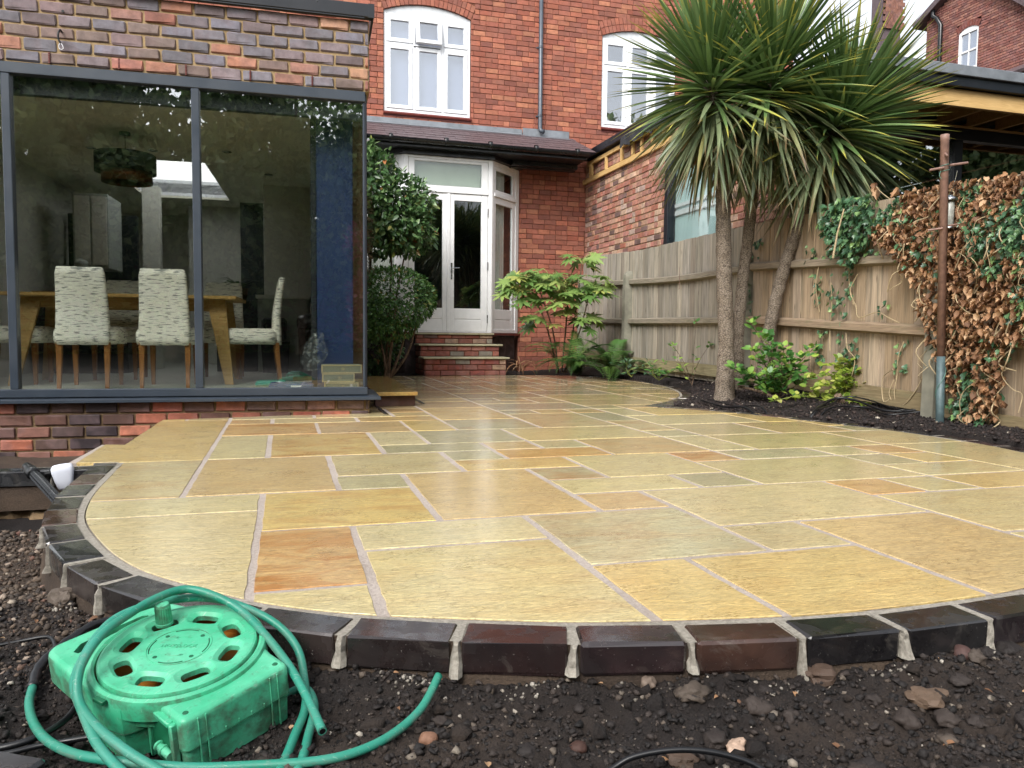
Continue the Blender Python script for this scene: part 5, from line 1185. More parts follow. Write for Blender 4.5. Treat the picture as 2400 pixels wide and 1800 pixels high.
for k in range(9):
    a0, a1 = R(-33 + 66 * k / 9), R(-33 + 66 * (k + 1) / 9); v = []
    for y in (-.012, .03):
        for rd, an in ((.68, a0), (.68, a1 - .02), (.88, a1 - .02), (.88, a0)): v.append((-13.705 + rd * math.sin(an), y, 9.70 + rd * math.cos(an)))
    mm = MB(); mm.add(v, [(0, 1, 2, 3), (7, 6, 5, 4), (0, 4, 5, 1), (1, 5, 6, 2), (2, 6, 7, 3), (3, 7, 4, 0)]); o = mm.build('arch_brick', M['brick_obj'], fh, FH_); o.color = lin('#7a4238')
fwn = MB(); y = .012
fwn.cbox((-14.07, y, 9.05), (-13.98, y + .08, 10.3), .005); fwn.cbox((-13.40, y, 9.05), (-13.34, y + .08, 10.3), .005); fwn.cbox((-13.979, y, 10.2), (-13.401, y + .08, 10.38), .005); fwn.cbox((-13.979, y + .01, 9.62), (-13.401, y + .07, 9.68), .005); fwn.cbox((-13.72, y + .012, 9.12), (-13.68, y + .06, 10.199), .005); fwn.cbox((-13.979, y + .001, 9.05), (-13.401, y + .079, 9.12), .005)
fwo = fwn.build('sash_window', M['white_wood'], fh, FH_)
for a, b_ in ((-13.98, -13.72), (-13.68, -13.40)):
    for c, d in ((9.11, 9.63), (9.67, 10.21)): mm = MB(); mm.box((a, y + .04, c), (b_, y + .05, d)); mm.build('pane', M['glass_up'], fwo, FH_)
mm = MB(); mm.box((-14.1, .088, 9.0), (-13.3, .096, 10.4)); mm.build('blind', M['blind'], fwo, FH_)
mm = MB(); mm.tube([(-14.72, -.08, 6.5), (-14.72, -.08, 10.8), (-14.85, -.12, 11.05), (-15.0, -.14, 11.18), (-15.0, -.14, 11.5)], .07, 10); mm.build('drainpipe', M['black_plastic'], fh, FH_, True)
mm = MB(); 
for (a, za), (b_, zb) in ((gab[1], gab[2]), (gab[2], gab[3])):
    L = math.hypot(b_ - a, zb - za); mm.cbox((-.35, -.25, -.06), (L + .1, 6.2, .14), .01, M=Matrix.Translation((a, 0, za)) @ Matrix.Rotation(-math.atan2(zb - za, b_ - a), 4, 'Y'))
mm.build('roof', M['slate'], fh, FH_)
mm = MB(); mm.cbox((-12.6, -1.6, 8.5), (-9.0, .0, 8.6), .01, M=Matrix.Translation((-12.6, 0, 8.6)) @ Matrix.Rotation(R(24), 4, 'X') @ Matrix.Translation((12.6, 0, -8.6))); mm.build('porch_roof', M['slate'], fh, FH_)
mm = MB(); mm.cbox((-12.68, -1.7, 8.5), (-12.6, .0, 8.66), .01, M=Matrix.Translation((-12.6, 0, 8.6)) @ Matrix.Rotation(R(24), 4, 'X') @ Matrix.Translation((12.6, 0, -8.6))); mm.build('verge', M['white_dirty'], fh, FH_)
ch = thing('tile_hung_house', at(17.3, 14.5, 0, 0, PT), 'tile hung house end showing between the palm crowns and the far gable', 'house')
mm = MB(); mm.box((17.0, 14.03, 0), (17.7, 14.5, 12.5)); mm.build('wall', M['slate'], ch, PT)
mm = MB()
for r_ in range(26):
    for k in range(8):
        c = lin(rnd.choice(['#7d5548', '#8a6050', '#704c42'])); x = 16.98 + k * .09 + (.08 if r_ % 2 else 0); mm.cbox((x, 13.96, 10.1 + r_ * .1), (x + .085, 13.99, 10.23 + r_ * .1), .004, M=None, colr=c, jit=.004)
o = mm.build('tile_hanging', M['brick_att'], ch, PT); o['kind'] = 'stuff'

# ================================================================== FENCE
FDX, FDY = 1.35, -5.9; FA = math.atan2(FDY, FDX); FFm = Matrix.Translation((1.73, 11.5, 0)) @ Matrix.Rotation(FA, 4, 'Z')     # local x runs towards the camera, our side is -y
def pl(x, pts):
    for (a, za), (b, zb) in zip(pts, pts[1:]):
        if x <= b: return za + (zb - za) * (x - a) / (b - a)
    (a, za), (b, zb) = pts[-2:]; return zb + (zb - za) / (b - a) * (x - b)
TOP = [(-2.2, 1.99), (.39, 1.845), (2.67, 1.815), (3.4, 1.80), (5.2, 1.73), (6.1, 1.69), (8.9, 1.6)]
fence = thing('board_fence', at(2.5, 8, 0), 'weathered close board wooden fence with concrete posts along the garden side', 'fence')
fw = .092
bv = []
for k in range(6):
    mm = MB(); mm.cbox((-.054, -.009, 0), (.054, .009, 1), .002, jit=.0012); bv.append(mm.mesh('fence_board', M['board']))
s = -2.15; k = 0
GR = ['#979288', '#a09a8f', '#8c877d', '#a8a194', '#928a7f', '#9a958d']; TN = ['#9d8a72', '#a4917a', '#907f6a', '#aa9a86', '#998872', '#a29280']; RT = ['#8f7f6c', '#9a8976', '#857564', '#a0907c']
while s < 8.9:
    zt = pl(s, TOP) + rnd.uniform(-.004, .004); zb = .10 if s < 3.4 else (.13 if s < 6.1 else .05)
    c = lin(rnd.choice(GR if s < 3.42 else TN if s < 6.1 else RT)); g = rnd.uniform(.85, 1.12)
    tilt = rnd.uniform(-.006, .006)
    Mx = FFm @ Matrix.Translation((s, .012 + (.012 if k % 2 else 0), zb)) @ Matrix.Rotation(R(4), 4, 'Z') @ Matrix.Rotation(tilt, 4, 'Y') @ Matrix.Diagonal((1, 1, zt - zb, 1))
    o = new_obj('fence_board', rnd.choice(bv), fence, Mx); o.color = (c[0] * g, c[1] * g, c[2] * g, 1); s += fw; k += 1
def rail(xa, xb, za, zb, h=.085, sag=.0, colr='#8a8276', d=.055):
    n = 6; P = []
    mm = MB(); V = []
    for i in range(n + 1):
        t_ = i / n; x = xa + (xb - xa) * t_; z = za + (zb - za) * t_ - sag * math.sin(math.pi * t_)
        V += [(x, -.004, z - h / 2 - .006), (x, -d, z - h / 2 + .012), (x, -d, z + h / 2 - .018), (x, -.004, z + h / 2)]
    F = []
    for i in range(n):
        for q in range(4): F.append((i * 4 + q, i * 4 + (q + 1) % 4, i * 4 + 4 + (q + 1) % 4, i * 4 + 4 + q))
    F += [(3, 2, 1, 0), (n * 4, n * 4 + 1, n * 4 + 2, n * 4 + 3)]; mm.add(V, F)
    o = mm.build('arris_rail', M['board_h'], fence, FFm); o.color = lin(colr)
def weathered_h():
    t = NT('weathered_rail'); oi = t.n('ObjectInfo'); v = t.coord('Object', (.8, 14, 14)); n = t.noise(v, 6, 7, .62, .6); n2 = t.noise(t.coord('Object', (2, 6, 6)), 3, 3)
    base = t.mix(t.rng(n, .3, .72), t.mix(1.0, oi.outputs['Color'], (.6, .58, .56, 1), 'MULTIPLY'), t.mix(1.0, oi.outputs['Color'], (1.22, 1.2, 1.17, 1), 'MULTIPLY'))
    base = t.mix(t.rng(n2, .55, .72, 0, .45), base, lin('#6b6a50')); return t.bsdf(base, .85, .2, t.bump(n, .5, .004))
M['board_h'] = weathered_h()
for xa, xb, za, zb, c in ((-2.1, -.02, 1.59, 1.415, '#8a8478'), (.1, 3.34, 1.415, 1.345, '#8d8679'), (3.47, 6.06, 1.355, 1.215, '#8e8373'), (6.17, 8.9, 1.20, 1.02, '#9a8c78'),
                          (-2.1, -.02, .905, .83, '#8a8478'), (.1, 3.34, .835, .80, '#8d8679'), (3.47, 6.06, .80, .675, '#968470'), (6.17, 8.9, .66, .42, '#8e8068')):
    rail(xa, xb, za, zb, .085, .03 if xb < 3.4 and za > 1.3 else .0, c)
for xa, xb, za, zb in ((-2.1, -.02, .31, .28), (.1, 3.34, .25, .23), (3.47, 6.06, .235, .155), (6.17, 8.9, .09, .0)):
    mm = MB(); mm.add([(xa, -.05, za - .07), (xb, -.05, zb - .07), (xb, -.012, zb - .07), (xa, -.012, za - .07), (xa, -.035, za + .06), (xb, -.035, zb + .06), (xb, -.006, zb + .06), (xa, -.006, za + .06)], [(0, 1, 5, 4), (1, 2, 6, 5), (2, 3, 7, 6), (3, 0, 4, 7), (4, 5, 6, 7), (0, 3, 2, 1)])
    o = mm.build('gravel_board', M['board_h'], fence, FFm); o.color = lin('#8a8368' if xa < 3 else '#7f7258')
for s, zt in ((-2.2, 1.66), (.04, 1.55), (3.40, 1.50), (6.11, 1.36), (8.95, 1.2)):
    mm = MB(); V = []
    for z, w in ((-.3, .058), (zt - .08, .055), (zt - .03, .05), (zt + .02, .03)):
        for dx, dy in ((-1, -1), (1, -1), (1, 1), (-1, 1)): V.append((s + dx * w + (rnd.uniform(-.004, .004) if z > 0 else 0), -.045 + dy * w * 1.05 + (.02 if z > zt else 0), z))
    F = [(3, 2, 1, 0), (12, 13, 14, 15)]
    for i in range(3):
        for q in range(4): F.append((i * 4 + q, i * 4 + (q + 1) % 4, i * 4 + 4 + (q + 1) % 4, i * 4 + 4 + q))
    mm.add(V, F); p = mm.build('post', M['concrete'], fence, FFm @ Matrix.Translation((s, 0, 0)) @ Matrix.Rotation(R(.8), 4, 'Y') @ Matrix.Translation((-s, 0, 0)))

# ================================================================== LEAF TEMPLATES
def T_simple(w=.5, fold=.12, curl=.1):       # ovate leaf, petiole at origin, tip at +x
    xs = [0, .18, .45, .75, 1]; ws = [0, .8, 1, .62, 0]; V = [(0, 0, 0)]; F = []
    for x, q in zip(xs[1:-1], ws[1:-1]): V += [(x, -w / 2 * q, fold * q - curl * x * x), (x, 0, -curl * x * x), (x, w / 2 * q, fold * q - curl * x * x)]
    V.append((1, 0, -curl))
    F = [(0, 1, 2), (0, 2, 3), (1, 4, 5), (1, 5, 2), (2, 5, 6), (2, 6, 3), (4, 7, 8), (4, 8, 5), (5, 8, 9), (5, 9, 6), (7, 10, 8), (8, 10, 9)]
    return np.array(V), np.array(F)
def T_lobed(pts, fold=.1, seed=0, crump=0):   # polygon outline fanned round a centre
    r_ = random.Random(seed); V = [(.38, 0, -.05 - fold)] + [(x, y, fold * (abs(y) * 1.2 - .15) + r_.uniform(-crump, crump)) for x, y in pts]; n = len(pts)
    return np.array(V), np.array([(0, i + 1, (i + 1) % n + 1) for i in range(n)])
ivy_pts = [(0, 0), (.02, -.30), (.28, -.48), (.38, -.24), (.66, -.32), (.66, -.12), (1, 0), (.66, .12), (.66, .32), (.38, .24), (.28, .48), (.02, .30)]
def basis(d, up, rollang=0):
    """matrix columns x=d, z~up"""
    d = d / np.linalg.norm(d, axis=1)[:, None]; y = np.cross(up, d); y /= np.maximum(np.linalg.norm(y, axis=1), 1e-6)[:, None]; z = np.cross(d, y)
    c, s_ = np.cos(rollang)[:, None], np.sin(rollang)[:, None]; y2 = y * c + z * s_; z2 = z * c - y * s_
    return np.stack([d, y2, z2], 2)
def leafmats(P, D, U, S, roll=None):
    n = len(P); roll = np.zeros(n) if roll is None else roll; B = basis(D, U, roll); Ms = np.zeros((n, 4, 4)); Ms[:, :3, :3] = B * np.asarray(S)[:, None, None]; Ms[:, :3, 3] = P; Ms[:, 3, 3] = 1; return Ms
def leaf_stuff(name, T, Ms, mat, parent, kind=True, extra=None):
    V, F = instances(T[0], T[1], Ms); r = np.repeat(rng.random(len(Ms)), len(T[0])); at_ = {'rnd': r}
    if extra is not None: at_['tip'] = np.tile(extra, len(Ms))
    o = new_obj(name, np_mesh(name, V, F, mat, True, at_), parent)
    if kind: o['kind'] = 'stuff'
    return o
def leaf_parts(name, Ts, Ms, mat, parent, tips=None):
    mes = []
    for q, T in enumerate(Ts):
        at_ = {'rnd': np.full(len(T[0]), q / len(Ts) * .2)}
        if tips is not None: at_['tip'] = tips
        mes.append(np_mesh(name, T[0], T[1], mat, True, at_))
    for m_ in Ms: new_obj(name, mes[rnd.randrange(len(mes))], parent, Matrix([list(map(float, r)) for r in m_]))
def norm(a): return a / np.linalg.norm(a, axis=1)[:, None]

# ================================================================== CABBAGE PALMS
def T_strap(bend, w=.05, n=9, fold=.012):
    V = []; tip = []; x = z = 0; a = 0; prev = 0
    for i in range(n + 1):
        t_ = i / n
        if i: a = -bend * (t_ ** 1.4); x += math.cos(a) / n; z += math.sin(a) / n
        q = w / 2 * min(1, .35 + 1.6 * t_) * (1 - max(0, (t_ - .45) / .55) ** 1.6) + .0006
        V += [(x, -q, z + fold * (q / (w / 2))), (x, 0, z), (x, q, z + fold * (q / (w / 2)))]; tip += [t_] * 3
    F = []
    for i in range(n): b = 3 * i; F += [(b, b + 3, b + 4), (b, b + 4, b + 1), (b + 1, b + 4, b + 5), (b + 1, b + 5, b + 2)]
    return (np.array(V), np.array(F)), np.array(tip)
def palm(trunk_pts, r0, r1, label, n=470, Lf=.82, lean=(0, 0, 1), seed=1, skirt=1.0):
    base = trunk_pts[0]; th = thing('cabbage_palm', at(*base), label, 'palm', 'cabbage palms in the bed')
    P = catmull(trunk_pts, 10); N = len(P); mm = MB(); rs = [r0 + (r1 - r0) * min(1, i / N) + (.03 * max(0, 1 - i / N * 7)) + .0035 * math.sin(i * 1.9) + rnd.uniform(-.002, .002) for i in range(N)]
    mm.tube(P, rs, 18); mm.build('trunk', M['palm_bark'], th, ID, True)
    hub = np.array(P[-1]); dn = np.array(P[-1] - P[-8]); dn /= np.linalg.norm(dn)
    groups = []
    i = np.arange(n); t_ = (i + .5) / n; az = i * 2.39996 + rng.uniform(-.25, .25, n)
    el = np.radians(86 - 158 * t_ ** 1.0 + rng.uniform(-9, 9, n)); pos = hub + dn * (.02 - .42 * t_ ** 1.3)[:, None] * 1.0
    d = np.stack([np.cos(az) * np.cos(el), np.sin(az) * np.cos(el), np.sin(el)], 1); tiltv = dn - np.array([0, 0, 1]); d = norm(d + tiltv * .5 * np.maximum(.2, np.sin(el))[:, None])
    S = Lf * rng.uniform(.82, 1.12, n) * np.where(t_ < .12, .55 + 3.6 * t_, 1.0); up = np.tile([0, 0, 1.0], (n, 1)) + rng.normal(0, .15, (n, 3))
    Ms = leafmats(pos + d * .03, d, up, S, rng.normal(0, .35, n))
    bends = [.04, .1, .18, .3, .48, .75]; T = [T_strap(b, rnd.uniform(.037, .044) + (.007 if b > .2 else 0)) for b in bends]
    idx = np.clip((np.where(t_ < .35, .8 * t_ / .35, np.where(t_ < .7, 1 + 2.2 * (t_ - .35) / .35, 3.2 + 3 * (t_ - .7) / .3)) + rng.uniform(-.7, .9, n)).astype(int), 0, 5)
    idx = np.where(t_ > .8, rng.integers(1, 4, n), idx)
    view = -pos[:, 1] - d[:, 1] * .8   # leaves towards the viewer show largest
    order = np.argsort(-(S * (1.2 - .45 * d[:, 1]))); parts = set(order[:300].tolist())
    for old in (False, True):
        mat = M['palm_under'] if old else M['palm_leaf']
        for b in range(6):
            sel = np.where((idx == b) & ((t_ > .70) == old))[0]
            pj = [q for q in sel if q in parts]; sj = [q for q in sel if q not in parts]
            if pj:
                tt, tip = T[b]; me = np_mesh('leaf', tt[0], tt[1], mat, True, {'rnd': np.full(len(tt[0]), .0), 'tip': tip})
                for q in pj: new_obj('leaf', me, th, Matrix([list(map(float, r)) for r in Ms[q]]))
            groups.append((old, b, sj))
    Vs, Fs, tp, rn, mi = [], [], [], [], []; off = 0
    for old, b, sj in groups:
        if not len(sj): continue
        V, F = instances(T[b][0][0], T[b][0][1], Ms[sj]); Vs.append(V); Fs.append(F + off); off += len(V); tp.append(np.tile(T[b][1], len(sj))); rn.append(np.repeat(rng.random(len(sj)), len(T[b][1]))); mi.append(np.full(len(F), int(old)))
    nd = 16; a = rng.uniform(0, 6.28, nd); D = np.stack([np.cos(a) * .5, np.sin(a) * .5, -.55 + rng.normal(0, .15, nd)], 1); tb_, tip_ = T_strap(.9, .036)
    me = np_mesh('dead_leaf', tb_[0], tb_[1], M['ivy_dead'], True, {'rnd': np.zeros(len(tb_[0])), 'tip': tip_})
    for m_ in leafmats(hub - dn * rng.uniform(.38, .62, nd)[:, None], D, np.tile([0, 0, 1.0], (nd, 1)) + rng.normal(0, .4, (nd, 3)), rng.uniform(.35, .62, nd), rng.normal(0, .8, nd)): new_obj('dead_leaf', me, th, Matrix([list(map(float, r)) for r in m_]))
    if Vs:
        me = np_mesh('leaf', np.concatenate(Vs), np.concatenate(Fs), [M['palm_leaf'], M['palm_under']], True, {'rnd': np.concatenate(rn), 'tip': np.concatenate(tp)}); me.polygons.foreach_set('material_index', np.concatenate(mi).astype(np.int32))
        o = new_obj('inner_leaves', me, th); o['kind'] = 'stuff'
_palm = palm
palm([(2.0, 7.2, .0), (2.0, 7.2, .58), (1.965, 7.2, 1.17), (1.94, 7.2, 1.76), (1.91, 7.15, 2.14), (1.83, 7.1, 2.5), (1.74, 7.06, 2.98)], .074, .062, 'cabbage palm with the thickest straight trunk, nearest the patio, its crown leaning towards the house', 560, .88)
palm([(2.22, 7.55, .0), (2.2, 7.5, .66), (2.23, 7.5, 1.2), (2.25, 7.4, 1.71), (2.27, 7.35, 2.19), (2.29, 7.15, 2.62), (2.29, 6.93, 2.97)], .055, .05, 'cabbage palm with the slimmer upright middle trunk of the three', 560, .9)
palm([(2.44, 7.5, .0), (2.45, 7.5, .29), (2.48, 7.45, .66), (2.54, 7.4, 1.07), (2.63, 7.35, 1.47), (2.73, 7.3, 1.82), (2.80, 7.3, 2.14), (2.88, 7.25, 2.42), (3.03, 7.15, 2.66)], .06, .056, 'cabbage palm with the curved trunk leaning towards the fence and ivy', 600, .92)

# ================================================================== IVY
def inpoly(s_, z_, poly): return inside(np.array(s_), np.array(z_), poly)
IVY = [(5.40, 1.45), (5.46, 1.63), (5.72, 1.74), (6.105, 1.73), (6.478, 1.70), (6.95, 1.68), (7.2, .6), (6.773, .609), (6.74, .389), (6.70, .12), (6.55, .02), (6.36, .05), (6.27, .454), (6.13, .60), (6.01, .88), (5.86, 1.15), (5.6, 1.32)]
GREEN = [(4.748, 1.66), (4.952, 1.79), (5.227, 1.81), (5.44, 1.72), (5.5, 1.535), (5.358, 1.35), (5.209, 1.208), (5.02, 1.30), (4.879, 1.5)]
FR = np.array(FFm)
def on_fence(s_, off, z_):
    n = len(s_); L = np.stack([s_, -np.asarray(off), z_, np.ones(n)], 1); return (L @ FR.T)[:, :3]
fx = np.array(FFm.to_3x3())
def ivy_mats(s_, z_, off, size, droop=.9):
    n = len(s_); P = on_fence(s_, off, z_); loc = np.stack([rng.normal(0, .5, n), -.35 + rng.normal(0, .3, n), -droop + rng.normal(0, .45, n)], 1); D = loc @ fx.T
    U = np.stack([rng.normal(0, .35, n), -1 + rng.normal(0, .2, n), .5 + rng.normal(0, .3, n)], 1) @ fx.T; return leafmats(P, D, U, size, rng.normal(0, .3, n))
def scatter(poly, n):
    xs = [p[0] for p in poly]; zs = [p[1] for p in poly]; out_s, out_z = [], []
    while len(out_s) < n:
        a = rng.uniform(min(xs), max(xs), 400); b = rng.uniform(min(zs), max(zs), 400); ok = inpoly(a, b, poly); out_s += a[ok].tolist(); out_z += b[ok].tolist()
    return np.array(out_s[:n]), np.array(out_z[:n])
TI = [T_lobed(ivy_pts, .12, 1, .0), T_lobed(ivy_pts, .2, 2, .04), T_lobed([(x, y * .8) for x, y in ivy_pts], .1, 3, .03)]
TD = [T_lobed([(x, y * .75) for x, y in ivy_pts], .35, 4, .12), T_lobed([(x, y * .6) for x, y in ivy_pts], .5, 5, .16), T_lobed([(0, 0), (.1, -.28), (.5, -.36), (1, 0), (.5, .36), (.1, .28)], .45, 6, .14)]
iv = thing('dead_ivy', at(3.2, 5.2, 0), 'mass of crisp brown and green ivy over the fence around the metal pole', 'ivy')
NI = 3600
s_, z_ = scatter(IVY, NI); bulge = np.clip(np.minimum(1, (1.75 - z_) * 2.2), .15, 1)
off = .025 + .13 * rng.random(NI) ** .7 * bulge + .04 * fbm(s_ * 6, z_ * 6)
gn = fbm(s_ * 2.4 + 5, z_ * 2.4, 3) + .16 * np.clip((s_ - 6.2), -1, .9) + .10 * (z_ > 1.5); isg = gn + rng.normal(0, .07, NI) > .06
size = rng.uniform(.030, .066, NI); Ms = ivy_mats(s_, z_, off, size)
vis = np.argsort(-(off + size)); pid = np.zeros(NI, bool); pid[vis[:300]] = True
for g in (False, True):
    selp = np.where(pid & (isg == g))[0]; sels = np.where(~pid & (isg == g))[0]
    leaf_parts('leaf', TI if g else TD, Ms[selp], M['ivy'] if g else M['ivy_dead'], iv)
    k3 = np.array_split(rng.permutation(sels), 3)
    for q in range(3): leaf_stuff('inner_leaves', (TI if g else TD)[q], Ms[k3[q]], M['ivy'] if g else M['ivy_dead'], iv)
mm = MB()
def fpt(s1, z1, o=.05): return tuple(float(v) for v in on_fence(np.array([s1]), np.array([o]), np.array([z1]))[0])
for k in range(60):
    a, b = scatter(IVY, 1); s0, z0 = float(a[0]), float(b[0]); pts = [fpt(s0, z0, .06)]
    for q in range(5): s0 += rnd.uniform(-.09, .07); z0 -= rnd.uniform(.02, .13); pts.append(fpt(s0, max(z0, .03), .05 + rnd.uniform(0, .12)))
    mm.tube(catmull(pts, 4), rnd.uniform(.002, .005), 5)
mm.tube(catmull([fpt(5.55, 1.7, .02), fpt(5.45, 1.78, .04), fpt(5.40, 1.84, .05)], 4), .003, 5)
mm.build('stem', M['twig_pale'], iv)
Ms = ivy_mats(np.array([5.39, 5.41, 5.67, 5.62]), np.array([1.86, 1.82, 1.77, 1.75]), np.array([.05] * 4), np.array([.09, .1, .08, .07])); leaf_parts('leaf', TD, Ms, M['ivy_dead'], iv)
ig = thing('green_ivy', at(2.85, 6.5, 0), 'clump of dark green ivy hanging over the fence top beside the palm skirt', 'ivy')
s_, z_ = scatter(GREEN, 420); Ms = ivy_mats(s_, z_, .03 + .12 * rng.random(420), rng.uniform(.05, .085, 420)); leaf_parts('leaf', TI, Ms[:250], M['ivy'], ig); leaf_stuff('inner_leaves', TI[0], Ms[250:], M['ivy'], ig)
iz = thing('ivy_shoots', at(2.9, 6.3, 0), 'sparse ivy shoots and bare vines creeping on the tan fence panel', 'ivy')
cl = [(4.505, 1.36), (4.737, 1.35), (4.649, 1.112), (4.682, .987), (4.852, 1.054), (4.98, .914), (4.881, .978), (5.03, .853), (5.08, 1.158), (5.541, .866), (3.50, 1.134), (3.50, .99), (3.56, 1.505), (3.66, 1.58), (4.776, .676), (4.789, .46), (5.074, .498), (5.183, .559), (5.729, .60), (5.762, .382), (5.078, .43), (4.995, .62), (5.214, .415), (4.6, 1.37), (5.35, 1.33), (4.9, .88), (5.1, 1.0)]
ss, zz = [], []
for a, b in cl:
    for _ in range(rnd.randint(5, 10)): ss.append(a + rnd.gauss(0, .035)); zz.append(b + rnd.gauss(0, .045))
Ms = ivy_mats(np.array(ss), np.array(zz), .015 + .035 * rng.random(len(ss)), rng.uniform(.035, .06, len(ss))); leaf_parts('leaf', TI, Ms, M['ivy'], iz)
mm = MB()
for pts in ([(5.197, 1.149), (5.139, 1.009), (5.19, .891), (5.262, .789), (5.449, .827), (5.61, .782), (5.708, .74)], [(5.767, .595), (5.737, .474), (5.708, .339), (5.711, .2), (5.72, .1)], [(6.064, .623), (6.024, .445), (5.963, .314), (5.9, .193), (5.793, .12)], [(5.08, .66), (5.133, .529), (5.205, .443), (5.2, .3)], [(5.678, .297), (5.655, .188), (5.719, .099), (5.848, .137), (5.932, .248)], [(4.85, 1.1), (4.9, .9), (4.86, .7), (4.9, .5)], [(4.70, 1.35), (4.66, 1.1), (4.70, .85)], [(5.1, 1.3), (5.12, 1.1), (5.16, .9)], [(5.7, .2), (5.6, .12), (5.55, .3), (5.68, .38)]):
    mm.tube(catmull([fpt(a, b, .03 + .02 * (i % 2)) for i, (a, b) in enumerate(pts)], 5), .004, 6)
mm.build('stem', M['twig_pale'], iz)
tag(MB().tube([fpt(5.296, 1.66, .25), fpt(5.262, 1.461, .28), fpt(5.245, 1.267, .3)], [.006, .007, .009], 7).build('dead_flower_stalk', M['twig_pale'], None, ID), 'pale dry stalk hanging down in front of the fence below the palm crown', 'stalk')

# ================================================================== METAL POLE, FEEDER
pole = thing('metal_pole', at(2.97, 5.3, 0), 'rusty brown metal pole with crossbars standing in the bed by the ivy', 'pole')
PM = at(2.97, 5.3, 0) @ Matrix.Rotation(R(-1.6), 4, 'Y')
mm = MB(); mm.lathe([(.027, .5), (.027, 1.96), (.0285, 1.962), (.0285, 2.0), (.024, 2.002)], 18); mm.build('tube', M['rust'], pole, PM, True)
mm = MB(); mm.lathe([(.0272, -.25), (.0272, .5)], 18); mm.build('painted_foot', simple('worn_teal_paint', '#47595c', .5, .35, 25, .2), pole, PM, True)
mm = MB(); mm.tube([(-.115, -.03, 1.76), (-.02, -.032, 1.775)], .0085, 8); mm.tube([(.02, -.032, 1.79), (.14, -.03, 1.805)], .0085, 8); mm.tube([(-.11, -.01, 1.36), (-.02, -.03, 1.37)], .007, 8); mm.tube([(.02, -.03, 1.385), (.11, -.01, 1.40)], .007, 8); mm.build('crossbar', M['rust'], pole, PM)
mm = MB(); mm.tube([(-.01, -.026, 1.87), (-.01, -.055, 1.845)], .007, 8); mm.build('hook', M['rust'], pole, PM)
mm = MB(); pts = [(.031 * math.cos(a), .031 * math.sin(a), .1 + a * .052) for a in np.arange(0, 9, .4)]; mm.tube(pts, .0022, 5)
pts = [(.031 * math.cos(a), .031 * math.sin(a), 1.73 + a * .006) for a in np.arange(0, 12, .5)]; mm.tube(pts, .0024, 5); mm.tube([(-.03, -.02, 1.78), (-.05, -.03, 1.72), (-.035, -.03, 1.70)], .002, 5); mm.build('wire', simple('green_wire', '#4f7a6d', .5, .2, 20, .02), pole, PM)
fd = thing('bird_feeder', at(3.0, 5.36, 1.3), 'small hanging bird feeder with a pale domed lid behind the pole', 'bird feeder'); FM = at(3.0, 5.36, -.03)
mm = MB(); mm.lathe([(.055, 1.60), (.05, 1.615), (.02, 1.635), (.004, 1.64)], 18, capb=True); mm.build('lid', M['steel'], fd, FM, True)
mm = MB(); mm.tube([(0, 0, 1.64), (.012, -.03, 1.72), (.01, -.06, 1.79)], .002, 5); mm.build('hanger', M['steel'], fd, FM)
mm = MB(); mm.lathe([(.03, 1.42), (.032, 1.43), (.032, 1.598), (.03, 1.6)], 16); mm.build('seed_tube', simple('seed_tube', '#8f9088', .3, .3, 40, .1), fd, FM, True)
mm = MB(); mm.lathe([(.05, 1.405), (.052, 1.41), (.052, 1.418), (.03, 1.419)], 16); mm.build('tray', M['steel'], fd, FM, True)
hk = tag(MB().tube(catmull([(1.93, 9.0, 1.42), (1.935, 8.99, 1.25), (1.935, 8.97, 1.18), (1.92, 8.96, 1.165)], 4), .003, 6).build('hanging_hook', M['rust'], None, ID), 'thin wire hook hanging from the grey fence rail left of the palms', 'hook')

# ================================================================== SHRUBS
def shell_points(n, c, r, noise=.18, inner=.55, sq=1.0, cut=None):
    d = rng.normal(size=(n, 3)); d = norm(d); rad = inner + (1 - inner) * rng.random(n) ** .45; rad = rad * (1 + noise * (fbm(d[:, 0] * 3 + c[0] * 7, d[:, 2] * 3 + d[:, 1] * 2 + 4, 3) * 2))
    P = np.array(c) + d * rad[:, None] * np.array(r); return P, d
def shrub(name, label, cat, blobs, n, size, mat, stems, T=None, droop=.25, inner=.55):
    th = thing(name, at(*stems[0][0]), label, cat); Ps, Ds = [], []
    tot = sum(b[2] for b in blobs)
    for c, r, w, ns in blobs:
        P, d = shell_points(int(n * w / tot), c, r, ns, inner); Ps.append(P); Ds.append(d)
    P = np.concatenate(Ps); d = np.concatenate(Ds); N = len(P); D = norm(d + rng.normal(0, .55, (N, 3)) + np.array([0, 0, -droop])); U = d + rng.normal(0, .3, (N, 3)) + np.array([0, 0, .6])
    leaf_stuff('foliage', T or T_simple(.48, .08, .15), leafmats(P, D, U, rng.uniform(*size, N), rng.normal(0, .4, N)), M[mat], th)
    mm = MB()
    for pts in stems: mm.tube(catmull(pts, 5), [.022 * (1 - .6 * i / (5 * (len(pts) - 1))) for i in range(5 * (len(pts) - 1) + 1)], 7)
    mm.build('stem', M['stem'], th); return th
shrub('camellia', 'tall glossy green camellia rising above the clipped ball beside the white doors', 'shrub',
      [((-1.78, 11.1, 2.4), (.5, .5, .5), 1.2, .4), ((-1.98, 11.05, 2.8), (.34, .36, .4), .7, .4), ((-1.5, 11.1, 2.12), (.36, .4, .36), .8, .35), ((-2.1, 11.0, 3.1), (.15, .18, .24), .25, .5), ((-1.85, 11.1, 2.05), (.42, .45, .32), .7, .35), ((-1.35, 11.1, 2.5), (.2, .25, .25), .25, .5)], 4600, (.07, .125), 'camellia',
      [[(-1.85, 11.2, .05), (-1.8, 11.15, .8), (-1.75, 11.1, 1.8), (-1.9, 11.1, 2.8)], [(-1.8, 11.2, .05), (-1.7, 11.1, 1.0), (-1.5, 11.1, 2.0)]])
